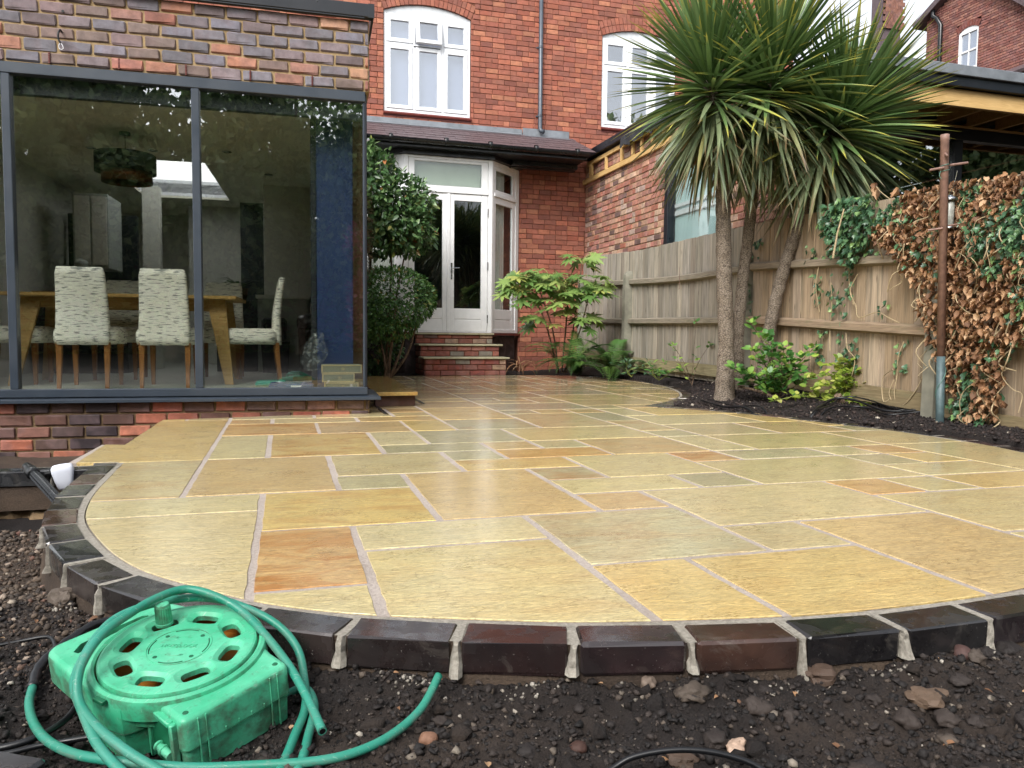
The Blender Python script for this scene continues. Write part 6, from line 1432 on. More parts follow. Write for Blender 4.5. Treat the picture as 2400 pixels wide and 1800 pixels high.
shrub('clipped_shrub', 'clipped round dark green shrub standing against the corner of the extension', 'shrub',
      [((-1.68, 10.6, 1.09), (.62, .55, .43), 1.0, .05), ((-1.75, 10.6, .80), (.48, .45, .28), .3, .15), ((-2.15, 10.55, .95), (.4, .4, .42), .3, .1)], 8200, (.035, .062), 'box_leaf',
      [[(-1.75, 10.7, .0), (-1.8, 10.65, .4), (-1.95, 10.6, .9)], [(-1.72, 10.7, .0), (-1.68, 10.6, .4), (-1.6, 10.6, 1.0)], [(-1.70, 10.7, .0), (-1.52, 10.6, .45), (-1.42, 10.6, .95)], [(-1.7, 10.7, .0), (-1.45, 10.65, .35), (-1.3, 10.6, .85)], [(-1.78, 10.7, .0), (-1.66, 10.6, .5), (-1.75, 10.6, 1.0)]], inner=.8)
shrub('brown_conifer', 'straggly brownish conifer squeezed between the extension corner and the camellia', 'conifer',
      [((-2.12, 10.3, 1.95), (.25, .3, .65), 1.0, .3), ((-2.05, 10.3, 1.5), (.2, .25, .35), .4, .3)], 3600, (.03, .055), 'conifer', [[(-2.2, 10.4, .0), (-2.15, 10.35, 1.0), (-2.15, 10.3, 2.3)]], T_simple(.2, .02, .1), .6)
shrub('back_hedge', 'dense dark undergrowth filling the gap behind the shrub stems', 'hedge', [((-2.35, 11.6, .5), (.7, .35, .6), 1.0, .1)], 2600, (.05, .09), 'camellia', [[(-2.3, 11.6, 0), (-2.3, 11.6, .6)]])  # leaf mass added to darken the shaded gap

# fatsia with big palmate leaves
fa = thing('fatsia', at(.75, 11.5, .05), 'fatsia shrub with large pale green hand shaped leaves beside the white bay window', 'shrub')
def T_palmate(nl=8, seed=0):
    r_ = random.Random(seed); pts = [(0, 0)]
    angs = [-130 + 260 * k / (nl - 1) for k in range(nl)]
    for k, a in enumerate(angs):
        L = .72 - .25 * abs(a) / 130 + r_.uniform(-.04, .04); w = 17; cx = .22
        pts += [(cx + .22 * math.cos(R(a - w * 1.25)), .22 * math.sin(R(a - w * 1.25))), (cx + L * .62 * math.cos(R(a - w * .75)), L * .62 * math.sin(R(a - w * .75))), (cx + L * math.cos(R(a)), L * math.sin(R(a))), (cx + L * .62 * math.cos(R(a + w * .75)), L * .62 * math.sin(R(a + w * .75)))]
    V = [(.22, 0, .02)] + [(x, y, -.22 * ((x - .22) ** 2 + y * y) + r_.uniform(-.015, .015)) for x, y in pts]; n = len(pts); return np.array(V), np.array([(0, i + 1, (i + 1) % n + 1) for i in range(n)])
TF_ = [T_palmate(8, 1), T_palmate(7, 2), T_palmate(9, 3)]
stems = [[(.70, 11.6, .05), (.60, 11.55, .7), (.35, 11.5, 1.4)], [(.75, 11.6, .05), (.8, 11.5, .8), (.82, 11.4, 1.35)], [(.82, 11.6, .05), (.92, 11.5, .8), (1.02, 11.45, 1.7)], [(.78, 11.6, .05), (1.0, 11.4, .7), (1.15, 11.35, 1.35)], [(.7, 11.6, .05), (.45, 11.45, .9), (.12, 11.4, 1.4)]]
P, D, S = [], [], []; mm = MB(); pet = MB()
tips = [(.35, 11.45, 1.42, 22, .32), (.82, 11.4, 1.38, 24, .32), (1.02, 11.45, 1.75, 10, .15), (1.15, 11.35, 1.35, 15, .24), (.12, 11.4, 1.42, 16, .24), (.6, 11.4, 1.15, 16, .3), (.95, 11.35, 1.0, 8, .22), (.55, 11.4, 1.5, 14, .3), (-.02, 11.4, 1.2, 7, .15), (1.25, 11.3, .85, 3, .08), (.45, 11.45, .9, 6, .2)]
for pts in stems: mm.tube(catmull(pts, 6), [.014 - .006 * i / 12 for i in range(13)], 7)
for x, y, z, n, sp in tips:
    for k in range(n):
        a = rnd.uniform(0, 6.28); e = rnd.uniform(-.2, .5); o_ = Vector((math.cos(a) * sp * rnd.uniform(.5, 1.1), math.sin(a) * sp * .7, rnd.uniform(-.16, .14))); q = Vector((x, y, z)) + o_
        P.append(q); dd = Vector((math.cos(a), math.sin(a) - .5, -.35 + rnd.uniform(-.4, .3))).normalized(); D.append(dd); S.append(rnd.uniform(.22, .34)); pet.tube([Vector((x, y, z - .08)), (Vector((x, y, z)) + q) / 2 + Vector((0, 0, .01)), q], .0035, 5)
P = np.array(P); D = np.array(D); n = len(P); U = np.tile([0, -.45, 1.0], (n, 1)) + rng.normal(0, .25, (n, 3)); leaf_parts('leaf', TF_, leafmats(P, D, U, np.array(S)), M['fatsia'], fa)
mm.build('stem', M['stem'], fa); pet.build('leaf_stalks', M['stem_green'], fa)['kind'] = 'stuff'

# ferns
def T_frond(bend=1.1, n=26):
    V = []; F = []; x = z = 0
    for i in range(n + 1):
        t_ = i / n; a = .9 - bend * 1.7 * t_
        if i: x += math.cos(a) / n; z += math.sin(a) / n
        w = .17 * math.sin(math.pi * min(1, t_ * .93 + .1)) ** .8
        if i < n:
            for sg in (-1, 1):
                b = len(V); V += [(x, 0, z), (x + .022, sg * .002, z), (x + .05 * w / .17 + .03, sg * w, z - .045 * w / .17), (x + .012, sg * w * .5, z + .004), (x + .045, sg * w * .5, z - .01)]; F += [(b, b + 3, b + 4), (b, b + 4, b + 1), (b + 3, b + 2, b + 4)]
        b = len(V); V += [(x, -.004, z - .002), (x, .004, z - .002)]
        if i: F += [(lb, b, b + 1), (lb, b + 1, lb + 1)]
        lb = b
    return np.array(V), np.array(F)
TFR = [T_frond(.9), T_frond(1.15), T_frond(1.35)]
for (cx, cy, cz, n, L, lab, bias) in ((.95, 11.2, .12, 22, .85, 'fern with arching fronds under the fatsia, nearer the steps', -.4), (1.42, 10.9, .12, 18, .8, 'fern with upright fronds against the first concrete fence post', .2), (.62, 11.3, .3, 6, .6, 'small fern half hidden under the fatsia leaves', -.8)):
    th = thing('fern', at(cx, cy, cz), lab, 'fern', 'ferns by the fence'); n_ = n; a = rng.uniform(0, 6.28, n) ; el = rng.uniform(.1, .75, n)
    D = np.stack([np.cos(a) + bias, np.sin(a) - .5, el], 1); P = np.tile([cx, cy, cz - .05], (n, 1)) + rng.normal(0, .02, (n, 3)); leaf_parts('frond', TFR, leafmats(P, D, np.tile([0, 0, 1.0], (n, 1)), L * rng.uniform(.75, 1.1, n)), M['fern'], th)
# snowberry-like shrub and lime creeper by the palms
def sprig_plant(name, label, cat, base, shoots, mat, size, stemmat, T, nl=15, spread=.035, r=.0035):
    th = thing(name, at(*base), label, cat); mm = MB(); P, D, S = [], [], []
    for pts in shoots:
        c = catmull(pts, 6); mm.tube(c, [r * (1 - .6 * i / len(c)) for i in range(len(c))], 5)
        k0 = int(len(c) * .25)
        for q in range(nl):
            i = rnd.randint(k0, len(c) - 1); i = len(c) - 1 if q < 3 else i; p = c[i]; tdir = (c[i] - c[max(0, i - 1)]).normalized() if i else Vector((0, 0, 1)); a = rnd.uniform(0, 6.28)
            d = Vector((math.cos(a), math.sin(a) - .4, rnd.uniform(-.2, .6))) + tdir * .5; P.append(p + d * rnd.uniform(0, spread)); D.append(d.normalized()); S.append(rnd.uniform(*size))
    P, D, S = np.array(P), np.array(D), np.array(S); n = len(P); Ms = leafmats(P, D, np.tile([0, -.5, 1.0], (n, 1)) + rng.normal(0, .35, (n, 3)), S, rng.normal(0, .3, n))
    leaf_parts('leaf', T, Ms[:300], M[mat], th)
    if n > 300: leaf_stuff('inner_leaves', T[0], Ms[300:], M[mat], th)
    mm.build('stem', M[stemmat], th); return th
TS = [T_simple(.78, .06, .12), T_simple(.68, .1, .2), T_simple(.85, .03, .05)]
b0 = (2.42, 6.95, .06); sh = []
for tx, ty, tz in ((2.15, 6.95, .74), (2.02, 6.95, .32), (2.2, 6.9, .42), (2.32, 6.9, .55), (2.45, 6.85, .46), (2.08, 6.9, .22), (2.0, 6.9, .36), (2.6, 6.85, .44), (2.7, 6.9, .52), (2.28, 6.8, .3), (2.5, 6.8, .3), (2.38, 6.8, .4), (2.15, 6.85, .5), (2.3, 6.95, .64), (2.55, 6.9, .34), (2.1, 6.85, .3), (2.24, 6.9, .2), (2.42, 6.85, .52), (2.62, 6.85, .25)):
    sh.append([b0, ((b0[0] + tx) / 2 + rnd.uniform(-.04, .06), (b0[1] + ty) / 2, b0[2] + (tz - b0[2]) * .62), (tx, ty, tz)])
sprig_plant('snowberry_shrub', 'young shrub with rounded fresh green leaves in front of the palm trunks', 'shrub', b0, sh, 'honey', (.045, .08), 'stem', TS, 27, .05, .005)
b1 = (2.86, 6.55, .03); sh = []
for tx, ty, tz in ((2.2, 6.4, .09), (2.35, 6.4, .13), (2.55, 6.5, .3), (2.7, 6.55, .38), (2.8, 6.5, .42), (2.95, 6.5, .4), (3.1, 6.45, .34), (3.3, 6.3, .33), (2.75, 6.4, .2), (2.9, 6.4, .22), (3.05, 6.35, .2), (3.15, 6.2, .2), (2.6, 6.35, .1), (2.75, 6.3, .05), (2.88, 6.3, .08), (2.5, 6.4, .2), (2.68, 6.45, .3), (3.0, 6.45, .3), (2.85, 6.45, .34), (2.78, 6.4, .28), (2.62, 6.4, .24)):
    sh.append([b1, ((b1[0] + tx) / 2 + rnd.uniform(-.05, .05), (b1[1] + ty) / 2, b1[2] + (tz - b1[2]) * .75 + .05), (tx, ty, tz)])
sprig_plant('lime_creeper', 'tangled lime green creeper sprawling over the bed beside the black cables', 'creeper', b1, sh, 'lime', (.04, .07), 'stem_green', TS, 22, .045, .0045)
b2 = (2.09, 8.9, .05); sprig_plant('sapling', 'thin leafy sapling in front of the grey fence panel left of the palms', 'sapling', b2, [[b2, (2.1, 8.9, .4), (2.12, 8.9, .78)], [b2, (2.0, 8.9, .3), (1.86, 8.88, .5)], [b2, (2.15, 8.9, .3), (2.28, 8.9, .52)], [b2, (2.0, 8.85, .2), (1.9, 8.85, .35)]], 'honey', (.05, .085), 'stem', [T_simple(.5, .06, .2)], 9, .03, .004)
for (x, y, lab) in ((1.86, 9.7, 'low green weeds at the foot of the grey fence, nearer the house'), (1.62, 10.4, 'low green weeds beside the first concrete post')):
    b = (x, y, .06); sprig_plant('weed_clump', lab, 'weed', b, [[b, (x + rnd.uniform(-.12, .12), y - .05, .15), (x + rnd.uniform(-.28, .28), y - .1, rnd.uniform(.1, .28))] for _ in range(8)], 'honey' if x > 1.7 else 'ivy', (.05, .09), 'stem_green', [T_simple(.35, .05, .2)], 9, .03, .003)
dp_ = thing('dead_strap_plant', at(.15, 12.0, .1), 'withered brown strap leaves against the bay base beside the steps', 'plant'); n = 22; a = rng.uniform(0, 6.28, n); D = np.stack([np.cos(a) * .6, np.sin(a) * .4 - .3, np.full(n, 1.2)], 1)
TT = [T_strap(2.2, .06, 8)[0], T_strap(2.6, .05, 8)[0]]; leaf_parts('leaf', TT, leafmats(np.tile([.13, 11.9, .08], (n, 1)) + rng.normal(0, .04, (n, 3)), D, np.stack([np.cos(a), np.sin(a), np.zeros(n)], 1) * -1, rng.uniform(.3, .52, n)), M['ivy_dead'], dp_)
# old stump pieces and twigs under the creeper
tag(MB().tube(catmull([(2.05, 6.95, .17), (2.2, 6.9, .14), (2.35, 6.85, .08), (2.45, 6.85, .03)], 4), .012, 7).build('dead_branch', M['stem'], None, ID), 'short bare branch lying on the mulch below the green shrub', 'branch')
tag(MB().tube([(2.72, 6.32, -.02), (2.70, 6.30, .10), (2.67, 6.28, .15)], [.045, .04, .03], 9).build('tree_stump', M['stem'], None, ID), 'small reddish stump showing through the lime creeper', 'stump')

# ================================================================== HOSE REEL
TL = R(11.5)
N0 = Vector((-.533, 1.212, -.018)); ua = Vector((.64, .77, 0)).normalized(); va = Vector((-.77, .64, 0)).normalized()
def on_tilt(v): return Vector((v.x, v.y * math.cos(TL), v.y * math.sin(TL)))
ux = Vector((ua.x, ua.y, ua.y * math.tan(TL))).normalized(); nz = Vector((0, -math.sin(TL), math.cos(TL))); vx = nz.cross(ux).normalized()
RM_ = Matrix(((ux.x, vx.x, nz.x, N0.x), (ux.y, vx.y, nz.y, N0.y), (ux.z, vx.z, nz.z, N0.z), (0, 0, 0, 1)))      # a = x, b = y, top face at z=0
reel = thing('hose_reel', RM_, 'green plastic hose reel cassette lying on the soil, front left', 'hose reel')
DC = (.098, .188); DR = .139; RR = .152
def arc(c, r, a0, a1, n): return [(c[0] + r * math.cos(R(a0 + (a1 - a0) * k / n)), c[1] + r * math.sin(R(a0 + (a1 - a0) * k / n))) for k in range(n + 1)]
def rc(cx, cy, r, a0, a1, n=5): return arc((cx, cy), r, a0, a1, n)
body = rc(.014, .014, .014, 180, 270) + rc(.194, .014, .014, 270, 360) + [(.208, .06), (.212, .085)] + arc(DC, RR, -38, 40, 12) + [(.19, .33)] + rc(.15, .366, .026, 10, 90) + rc(-.034, .362, .03, 90, 178) + [(-.0625, .30), (-.06, .24)] + arc(DC, RR + .004, 172, 205, 6) + [(-.030, .116), (-.004, .110), (-.001, .06)]
lowb = rc(.014, .014, .014, 180, 270) + rc(.194, .014, .014, 270, 360) + [(.208, .06), (.212, .085)] + arc(DC, RR, -38, 40, 12) + arc(DC, RR, 50, 150, 12) + arc(DC, RR + .004, 160, 205, 8) + [(-.030, .116), (-.004, .110), (-.001, .06)]
def clean(p):
    out = [p[0]]
    for q in p[1:]:
        if math.hypot(q[0] - out[-1][0], q[1] - out[-1][1]) > .003: out.append(q)
    return out
body = clean(body); lowb = clean(lowb)
def shrinkp(p, d):
    n = len(p); out = []
    for i in range(n):
        a, b, c = p[i - 1], p[i], p[(i + 1) % n]; t1 = (b[0] - a[0], b[1] - a[1]); t2 = (c[0] - b[0], c[1] - b[1]); l1 = math.hypot(*t1); l2 = math.hypot(*t2)
        nx = -(t1[1] / l1 + t2[1] / l2) / 2; ny = (t1[0] / l1 + t2[0] / l2) / 2; l = math.hypot(nx, ny) or 1; out.append((b[0] + nx / l * d, b[1] + ny / l * d))
    return out
# upper shell with a rounded rim, lower shell, handle with a slot
mm = MB(); levels = [(-.058, 0.0), (-.012, 0.0), (-.005, .0015), (-.0015, .005), (0, .011)]
V = []; n = len(body)
for z, d in levels: V += [(x, y, z) for x, y in (shrinkp(body, d) if d else body)]
F = []
for i in range(len(levels) - 1):
    for k in range(n): F.append((i * n + k, i * n + (k + 1) % n, (i + 1) * n + (k + 1) % n, (i + 1) * n + k))
mm.add(V, F)
# top plate = outline with the dial hole and the handle slot bridged as two halves
inn = shrinkp(body, .011); hole = arc(DC, DR + .004, 0, 360, 48)[:-1]; slot = rc(.062, .352, .012, 180, 270, 3)[::1] 
slot = [(-.030, .338), (-.026, .327), (.0, .330), (.04, .341), (.085, .346), (.115, .347), (.12, .354), (.11, .361), (.05, .361), (-.01, .355)]
import bmesh
from mathutils.geometry import tessellate_polygon
loops = [[Vector((x, y, 0)) for x, y in inn], [Vector((x, y, 0)) for x, y in hole], [Vector((x, y, 0)) for x, y in slot]]
flat = [tuple(v) for l in loops for v in l]; tris = tessellate_polygon(loops)
def upf(f, fl): 
    a, b, c = [Vector(fl[i]) for i in f]; return f if (b - a).cross(c - a).z > 0 else f[::-1]
mm.add(flat, [upf(f, flat) for f in tris])
for lp_, zz in ((hole, -.05), (slot, -.06)):
    k = len(lp_); mm.add([(x, y, 0) for x, y in lp_] + [(x, y, zz) for x, y in lp_], [(i, (i + 1) % k, k + (i + 1) % k, k + i) for i in range(k)])
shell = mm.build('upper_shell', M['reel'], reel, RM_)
shell.data.polygons.foreach_set('use_smooth', [len(p.vertices) == 4 for p in shell.data.polygons]); 
nl_ = len(lowb); mm = MB(); V = []
lv = [(-.125, .02), (-.115, .006), (-.062, .003), (-.0595, .003)]
for z, d in lv: V += [(x, y, z) for x, y in shrinkp(lowb, d)]
F = [tuple(range(nl_))[::-1]]
for i in range(len(lv) - 1):
    for k in range(nl_): F.append((i * nl_ + k, i * nl_ + (k + 1) % nl_, (i + 1) * nl_ + (k + 1) % nl_, (i + 1) * nl_ + k))
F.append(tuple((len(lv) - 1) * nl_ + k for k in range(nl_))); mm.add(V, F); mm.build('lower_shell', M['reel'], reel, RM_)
# the raised drum ring round the dial
mm = MB(); C3 = Matrix.Translation((DC[0], DC[1], 0))
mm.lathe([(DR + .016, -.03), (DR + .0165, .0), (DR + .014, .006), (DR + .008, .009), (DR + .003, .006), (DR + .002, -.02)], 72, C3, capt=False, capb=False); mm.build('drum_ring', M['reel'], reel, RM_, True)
mm = MB(); mm.lathe([(.001, -.045), (DR + .002, -.045), (DR + .002, -.02)], 48, C3, capt=False, capb=False); mm.lathe([(.045, -.044), (.05, -.012), (.001, -.011)], 32, C3, capt=False, capb=False); mm.build('inner_drum', M['reel_in'], reel, RM_, True)
# dial plate with eight oval finger holes
nh = 8; ov = []
for k in range(nh):
    a = R(22.5 + 45 * k + 10); c = (DC[0] + .097 * math.cos(a), DC[1] + .097 * math.sin(a)); L, W = .0245, .0145; pts = []
    for q in range(16):
        w = 2 * math.pi * q / 16; e = .6; lx = L * math.copysign(abs(math.cos(w)) ** e, math.cos(w)); ly = W * math.copysign(abs(math.sin(w)) ** e, math.sin(w)); pts.append((c[0] - math.sin(a) * lx + math.cos(a) * ly, c[1] + math.cos(a) * lx + math.sin(a) * ly))
    ov.append((pts, c))
ZD = .012
def grow_(pts, c, s): return [(c[0] + (x - c[0]) * s, c[1] + (y - c[1]) * s) for x, y in pts]
knob_k = 1 + 0
outer = arc(DC, DR - .006, 0, 360, 64)[:-1]
loops = [[Vector((x, y, 0)) for x, y in outer]] + [[Vector((x, y, 0)) for x, y in grow_(p, c, 1.45)] for p, c in ov]
flat = [(v.x, v.y, ZD) for l in loops for v in l]; tris = tessellate_polygon(loops); mm = MB(); mm.add(flat, [upf(f, flat) for f in tris])
for p, c in ov:
    g = grow_(p, c, 1.45); k = len(p); mm.add([(x, y, ZD) for x, y in g] + [(x, y, ZD - .006) for x, y in p] + [(x, y, ZD - .016) for x, y in p], [(i, (i + 1) % k, k + (i + 1) % k, k + i)[::-1] for i in range(k)] + [(k + i, k + (i + 1) % k, 2 * k + (i + 1) % k, 2 * k + i)[::-1] for i in range(k)])
mm.lathe([(DR - .006, ZD), (DR - .002, ZD - .0015), (DR, ZD - .006), (DR, ZD - .014)], 64, C3, capt=False, capb=False)
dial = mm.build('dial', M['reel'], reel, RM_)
mm = MB()
for k in range(4):          # arc slots and screw recesses in the hub
    a0 = 20 + 90 * k; pts = arc(DC, .0525, a0, a0 + 48, 10); mm.tube([(x, y, ZD + .0002) for x, y in pts], .0011, 6)
    a = R(a0 + 68); mm.lathe([(.0, ZD + .0004), (.0038, ZD + .0006), (.0042, ZD)], 14, Matrix.Translation((DC[0] + .046 * math.cos(a), DC[1] + .046 * math.sin(a), 0)), capt=False)
mm.build('slot_mark', M['reel_dark'], dial, RM_)
mm = MB(); mm.lathe([(.056, ZD), (.0565, ZD + .0012), (.0575, ZD + .0012), (.058, ZD)], 48, C3, capt=False, capb=False)
for sg in (1, -1):            # two curved arrows and a raised name bar
    pts = arc(DC, .030, 60 + (0 if sg > 0 else 180), 112 + (0 if sg > 0 else 180), 8); 
    Rt = Matrix.Translation((DC[0], DC[1], 0)) @ Matrix.Rotation(R(-50 + 0), 4, 'Z') @ Matrix.Translation((-DC[0], -DC[1], 0))
    P3 = [Rt @ Vector((x, y, ZD + .0004)) for x, y in pts]; mm.tube(P3, .0009, 5); e = P3[-1]; d = (P3[-1] - P3[-2]).normalized(); nn_ = Vector((-d.y, d.x, 0)); mm.add([e + nn_ * .004, e - nn_ * .004, e + d * .007], [(0, 1, 2), (0, 2, 1)])
mm.build('arrow_mark', M['reel'], dial, RM_)
# raised maker's lettering across the hub
cu = bpy.data.curves.new('lettering', 'FONT'); cu.body = 'HOZELOCK'; cu.size = .0125; cu.extrude = .0006; cu.align_x = 'CENTER'; cu.align_y = 'CENTER'
tmp = bpy.data.objects.new('tmp', cu); col.objects.link(tmp); bpy.context.view_layer.update()
me = bpy.data.meshes.new_from_object(tmp.evaluated_get(bpy.context.evaluated_depsgraph_get())); bpy.data.objects.remove(tmp); me.materials.clear(); me.materials.append(M['reel']); me.name = 'lettering'
new_obj('lettering', me, dial, RM_ @ Matrix.Translation((DC[0], DC[1], ZD + .0007)) @ Matrix.Rotation(R(-50.2), 4, 'Z'))
mm = MB(); mm.lathe([(.0165, ZD - .002), (.0165, ZD + .003), (.0145, ZD + .004), (.0135, ZD + .038), (.012, ZD + .042), (.006, ZD + .0435), (.0005, ZD + .044)], 30, Matrix.Translation((DC[0] + .098 * math.cos(R(78)), DC[1] + .098 * math.sin(R(78)), 0)), capt=False)
for k in range(22):
    a = 2 * math.pi * k / 22; mm.tube([(DC[0] + .098 * math.cos(R(78)) + .0145 * math.cos(a), DC[1] + .098 * math.sin(R(78)) + .0145 * math.sin(a), ZD + .004), (DC[0] + .098 * math.cos(R(78)) + .0136 * math.cos(a), DC[1] + .098 * math.sin(R(78)) + .0136 * math.sin(a), ZD + .037)], .0011, 5)
mm.build('winding_knob', M['reel'], reel, RM_, True)
mm = MB()
for x, y in ((.018, .02), (.19, .02), (.2, .085), (.012, .085)): mm.lathe([(.0005, .0006), (.0045, .0008), (.0052, 0)], 14, Matrix.Translation((x, y, 0)), capt=False)
mm.build('screw_hole', M['reel_dark'], reel, RM_, True)
mm = MB(); mm.lathe([(.012, 0), (.0125, .002)], 4, Matrix.Translation((0, 0, 0))) if 0 else None
# seam line, ribs on the end, opening with the tap connector in the long side
mm.tube([(x, y, -.0592) for x, y in shrinkp(lowb, -.0002)] + [(lowb[0][0], lowb[0][1], -.0592)], .001, 5)
mm.build('seam', M['reel_dark'], reel, RM_)
mm = MB()
for x in (.028, .042, .165, .18): mm.cbox((x - .0012, -.0016, -.112), (x + .0012, .002, -.006), .0005)
for x in (.05, .075, .1, .125, .15): mm.cbox((x - .001, -.0014, -.058), (x + .001, .001, -.05), .0004)
mm.build('rib', M['reel'], reel, RM_)
mm = MB(); mm.cbox((-.0052, .028, -.108), (.010, .098, -.02), .001); mm.build('side_recess', M['reel_dark'], reel, RM_)
mm = MB(); 
for lo, hi in (((-.0105, .018, -.112), (.002, .028, -.010)), ((-.0105, .098, -.112), (.002, .107, -.010)), ((-.0105, .0281, -.02), (.002, .0979, -.010))): mm.cbox(lo, hi, .002)
mm.build('recess_rim', M['reel'], reel, RM_)
mm = MB(); CM = Matrix.Translation((-.012, .045, -.07)) @ Matrix.Rotation(R(-90), 4, 'X') @ Matrix.Rotation(R(0), 4, 'Y')
mm.lathe([(.0075, -.02), (.0075, .0), (.0095, .001), (.0095, .006), (.0075, .007), (.0065, .016), (.009, .017), (.0095, .021), (.006, .024)], 20, CM); mm.build('tap_connector', M['reel'], reel, RM_, True)
mm = MB(); mm.cbox((-.0045, -.013, -.006), (.0045, .013, .0015), .001, M=Matrix.Translation((DC[0] - .158, DC[1] - .03, .003)) @ Matrix.Rotation(R(10), 4, 'Z')); mm.build('ring_notch', M['reel_dark'], reel, RM_)

# ================================================================== HOSES AND CABLES
HR = .0079
hA = catmull([(-.136, 1.447, -.04), (-.16, 1.375, -.068), (-.199, 1.303, -.078), (-.248, 1.248, -.080), (-.311, 1.215, -.08), (-.42, 1.195, -.078), (-.50, 1.182, -.074), (-.568, 1.175, -.066), (-.64, 1.178, -.06), (-.709, 1.205, -.065), (-.785, 1.262, -.074), (-.85, 1.33, -.078), (-.90, 1.399, -.078), (-.928, 1.454, -.076)], 8)
hB = catmull([(-.314, 1.256, -.052), (-.362, 1.335, -.03), (-.411, 1.395, .0), (-.47, 1.446, .036), (-.532, 1.493, .066), (-.591, 1.507, .092), (-.653, 1.512, .103), (-.691, 1.462, .10), (-.713, 1.402, .09), (-.727, 1.353, .08), (-.733, 1.306, .062), (-.733, 1.272, .034), (-.716, 1.243, .002), (-.669, 1.208, -.022), (-.6, 1.172, -.044), (-.54, 1.150, -.062), (-.48, 1.125, -.08), (-.40, 1.12, -.088), (-.37, 1.16, -.086), (-.368, 1.226, -.082), (-.372, 1.294, -.080), (-.378, 1.384, -.076), (-.40, 1.46, -.055), (-.425, 1.50, -.01), (-.48, 1.53, .03), (-.564, 1.545, .062), (-.63, 1.535, .078), (-.70, 1.50, .08), (-.745, 1.44, .075), (-.755, 1.385, .064), (-.755, 1.33, .042), (-.742, 1.275, .018), (-.705, 1.232, -.008), (-.65, 1.18, -.04), (-.58, 1.135, -.064), (-.5, 1.10, -.084), (-.42, 1.085, -.09), (-.355, 1.12, -.088), (-.34, 1.2, -.086), (-.35, 1.30, -.084), (-.365, 1.40, -.078), (-.40, 1.46, -.074), (-.44, 1.46, -.09)], 7)
hz = thing('garden_hose', at(-.6, 1.3, -.09), 'loose green garden hose looped over the reel and snaking across the soil', 'hose')
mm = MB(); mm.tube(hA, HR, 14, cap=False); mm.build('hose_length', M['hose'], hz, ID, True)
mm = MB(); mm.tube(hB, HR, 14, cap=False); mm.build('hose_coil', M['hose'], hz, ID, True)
mm = MB()
for P_ in (hA, hB):
    d = (P_[1] - P_[0]).normalized(); mm.tube([P_[0] + d * .0002, P_[0] + d * .03], HR * .72, 12); 
mm.build('dark_bore', M['black_plastic'], hz, ID)
mm = MB()
for P_ in (hA[:3], hB[:3]):
    d = (P_[1] - P_[0]).normalized(); mm.lathe([(HR * .7, 0), (HR, 0), (HR, .004)], 14, Matrix.Translation(P_[0]) @ d.to_track_quat('Z', 'Y').to_matrix().to_4x4(), capt=False, capb=False)
mm.build('cut_end', M['hose'], hz, ID)
tp = catmull([(-.928, 1.454, -.076), (-.955, 1.515, -.068), (-.955, 1.56, -.055), (-.945, 1.62, -.045), (-.93, 1.69, -.04), (-.88, 1.74, -.05), (-.80, 1.77, -.07), (-.70, 1.80, -.085)], 7)
bt = thing('taped_hose', at(-.94, 1.6, -.09), 'black tape wrapped hose joined to the green hose behind the reel', 'hose')
mm = MB(); mm.tube(tp, [HR * 1.25 + .0009 * math.sin(i * 1.7) for i in range(len(tp))], 12); mm.build('tape_wrap', M['dpc'], bt, ID, True)
def cable(name, pts, r, label, cat='cable', n=6, follow=None, group=None):
    if follow is not None: pts = [(x, y, float(gz(np.array([x]), np.array([y]))[0]) + follow + (z if abs(z) < .1 else 0)) for x, y, z in pts]
    o = MB().tube(catmull(pts, n), r, 9).build(name, M['dpc'], None, ID, True); return tag(o, label, cat, group)
cable('black_hose', [(-.80, 1.47, -.06), (-.806, 1.40, -.078), (-.80, 1.35, -.082), (-.806, 1.31, -.083), (-.825, 1.275, -.084), (-.87, 1.255, -.088), (-.95, 1.25, -.09), (-1.1, 1.27, -.09)], .0062, 'thin black hose curling out from under the reel on the left', 'hose')
cable('black_flex', [(-.72, 1.278, -.078), (-.76, 1.275, -.084), (-.80, 1.262, -.086), (-.85, 1.238, -.088), (-.95, 1.22, -.09), (-1.1, 1.23, -.09)], .005, 'second black flex beside the thin hose at the reel foot, lower left')
cable('black_wire', [(-.98, 1.62, -.075), (-1.025, 1.681, -.072), (-1.052, 1.692, -.072), (-1.10, 1.68, -.078), (-1.2, 1.63, -.085)], .0042, 'short black wire running off to the left behind the reel')
cable('garden_cable', [(.12, 1.19, -.1), (.167, 1.212, -.088), (.205, 1.222, -.072), (.266, 1.226, -.062), (.327, 1.224, -.062), (.388, 1.218, -.074), (.43, 1.205, -.09), (.48, 1.19, -.1)], .0052, 'black cable arching out of the soil at the front edge, right of centre')
C1 = [(1.72, 6.95, .02), (1.82, 6.55, 0), (1.95, 6.3, 0), (2.05, 6.0, 0), (2.17, 5.85, 0), (2.34, 5.93, 0), (2.5, 6.15, .0), (2.64, 6.22, .02), (2.75, 6.12, .03), (2.82, 5.84, .01), (2.92, 5.73, 0), (3.05, 5.68, 0), (3.15, 5.5, 0), (3.22, 5.3, 0), (3.33, 5.3, .01), (3.3, 5.07, 0), (3.22, 4.7, 0), (3.15, 4.3, 0), (3.1, 3.9, 0)]
C2 = [(1.70, 6.95, .0), (1.76, 6.4, 0), (1.93, 6.16, 0), (2.08, 5.97, 0), (2.24, 5.85, 0), (2.45, 5.98, 0), (2.68, 6.05, .0), (2.79, 5.95, 0), (2.80, 5.68, 0), (3.0, 5.62, 0), (3.12, 5.42, 0), (3.2, 5.25, 0), (3.36, 5.2, 0), (3.36, 4.9, 0), (3.3, 4.4, 0), (3.2, 3.9, 0)]
cable('bed_cable', C1, .0095, 'thicker black cable snaking along the dark bed in front of the fence', follow=.03, group='cables along the bed')
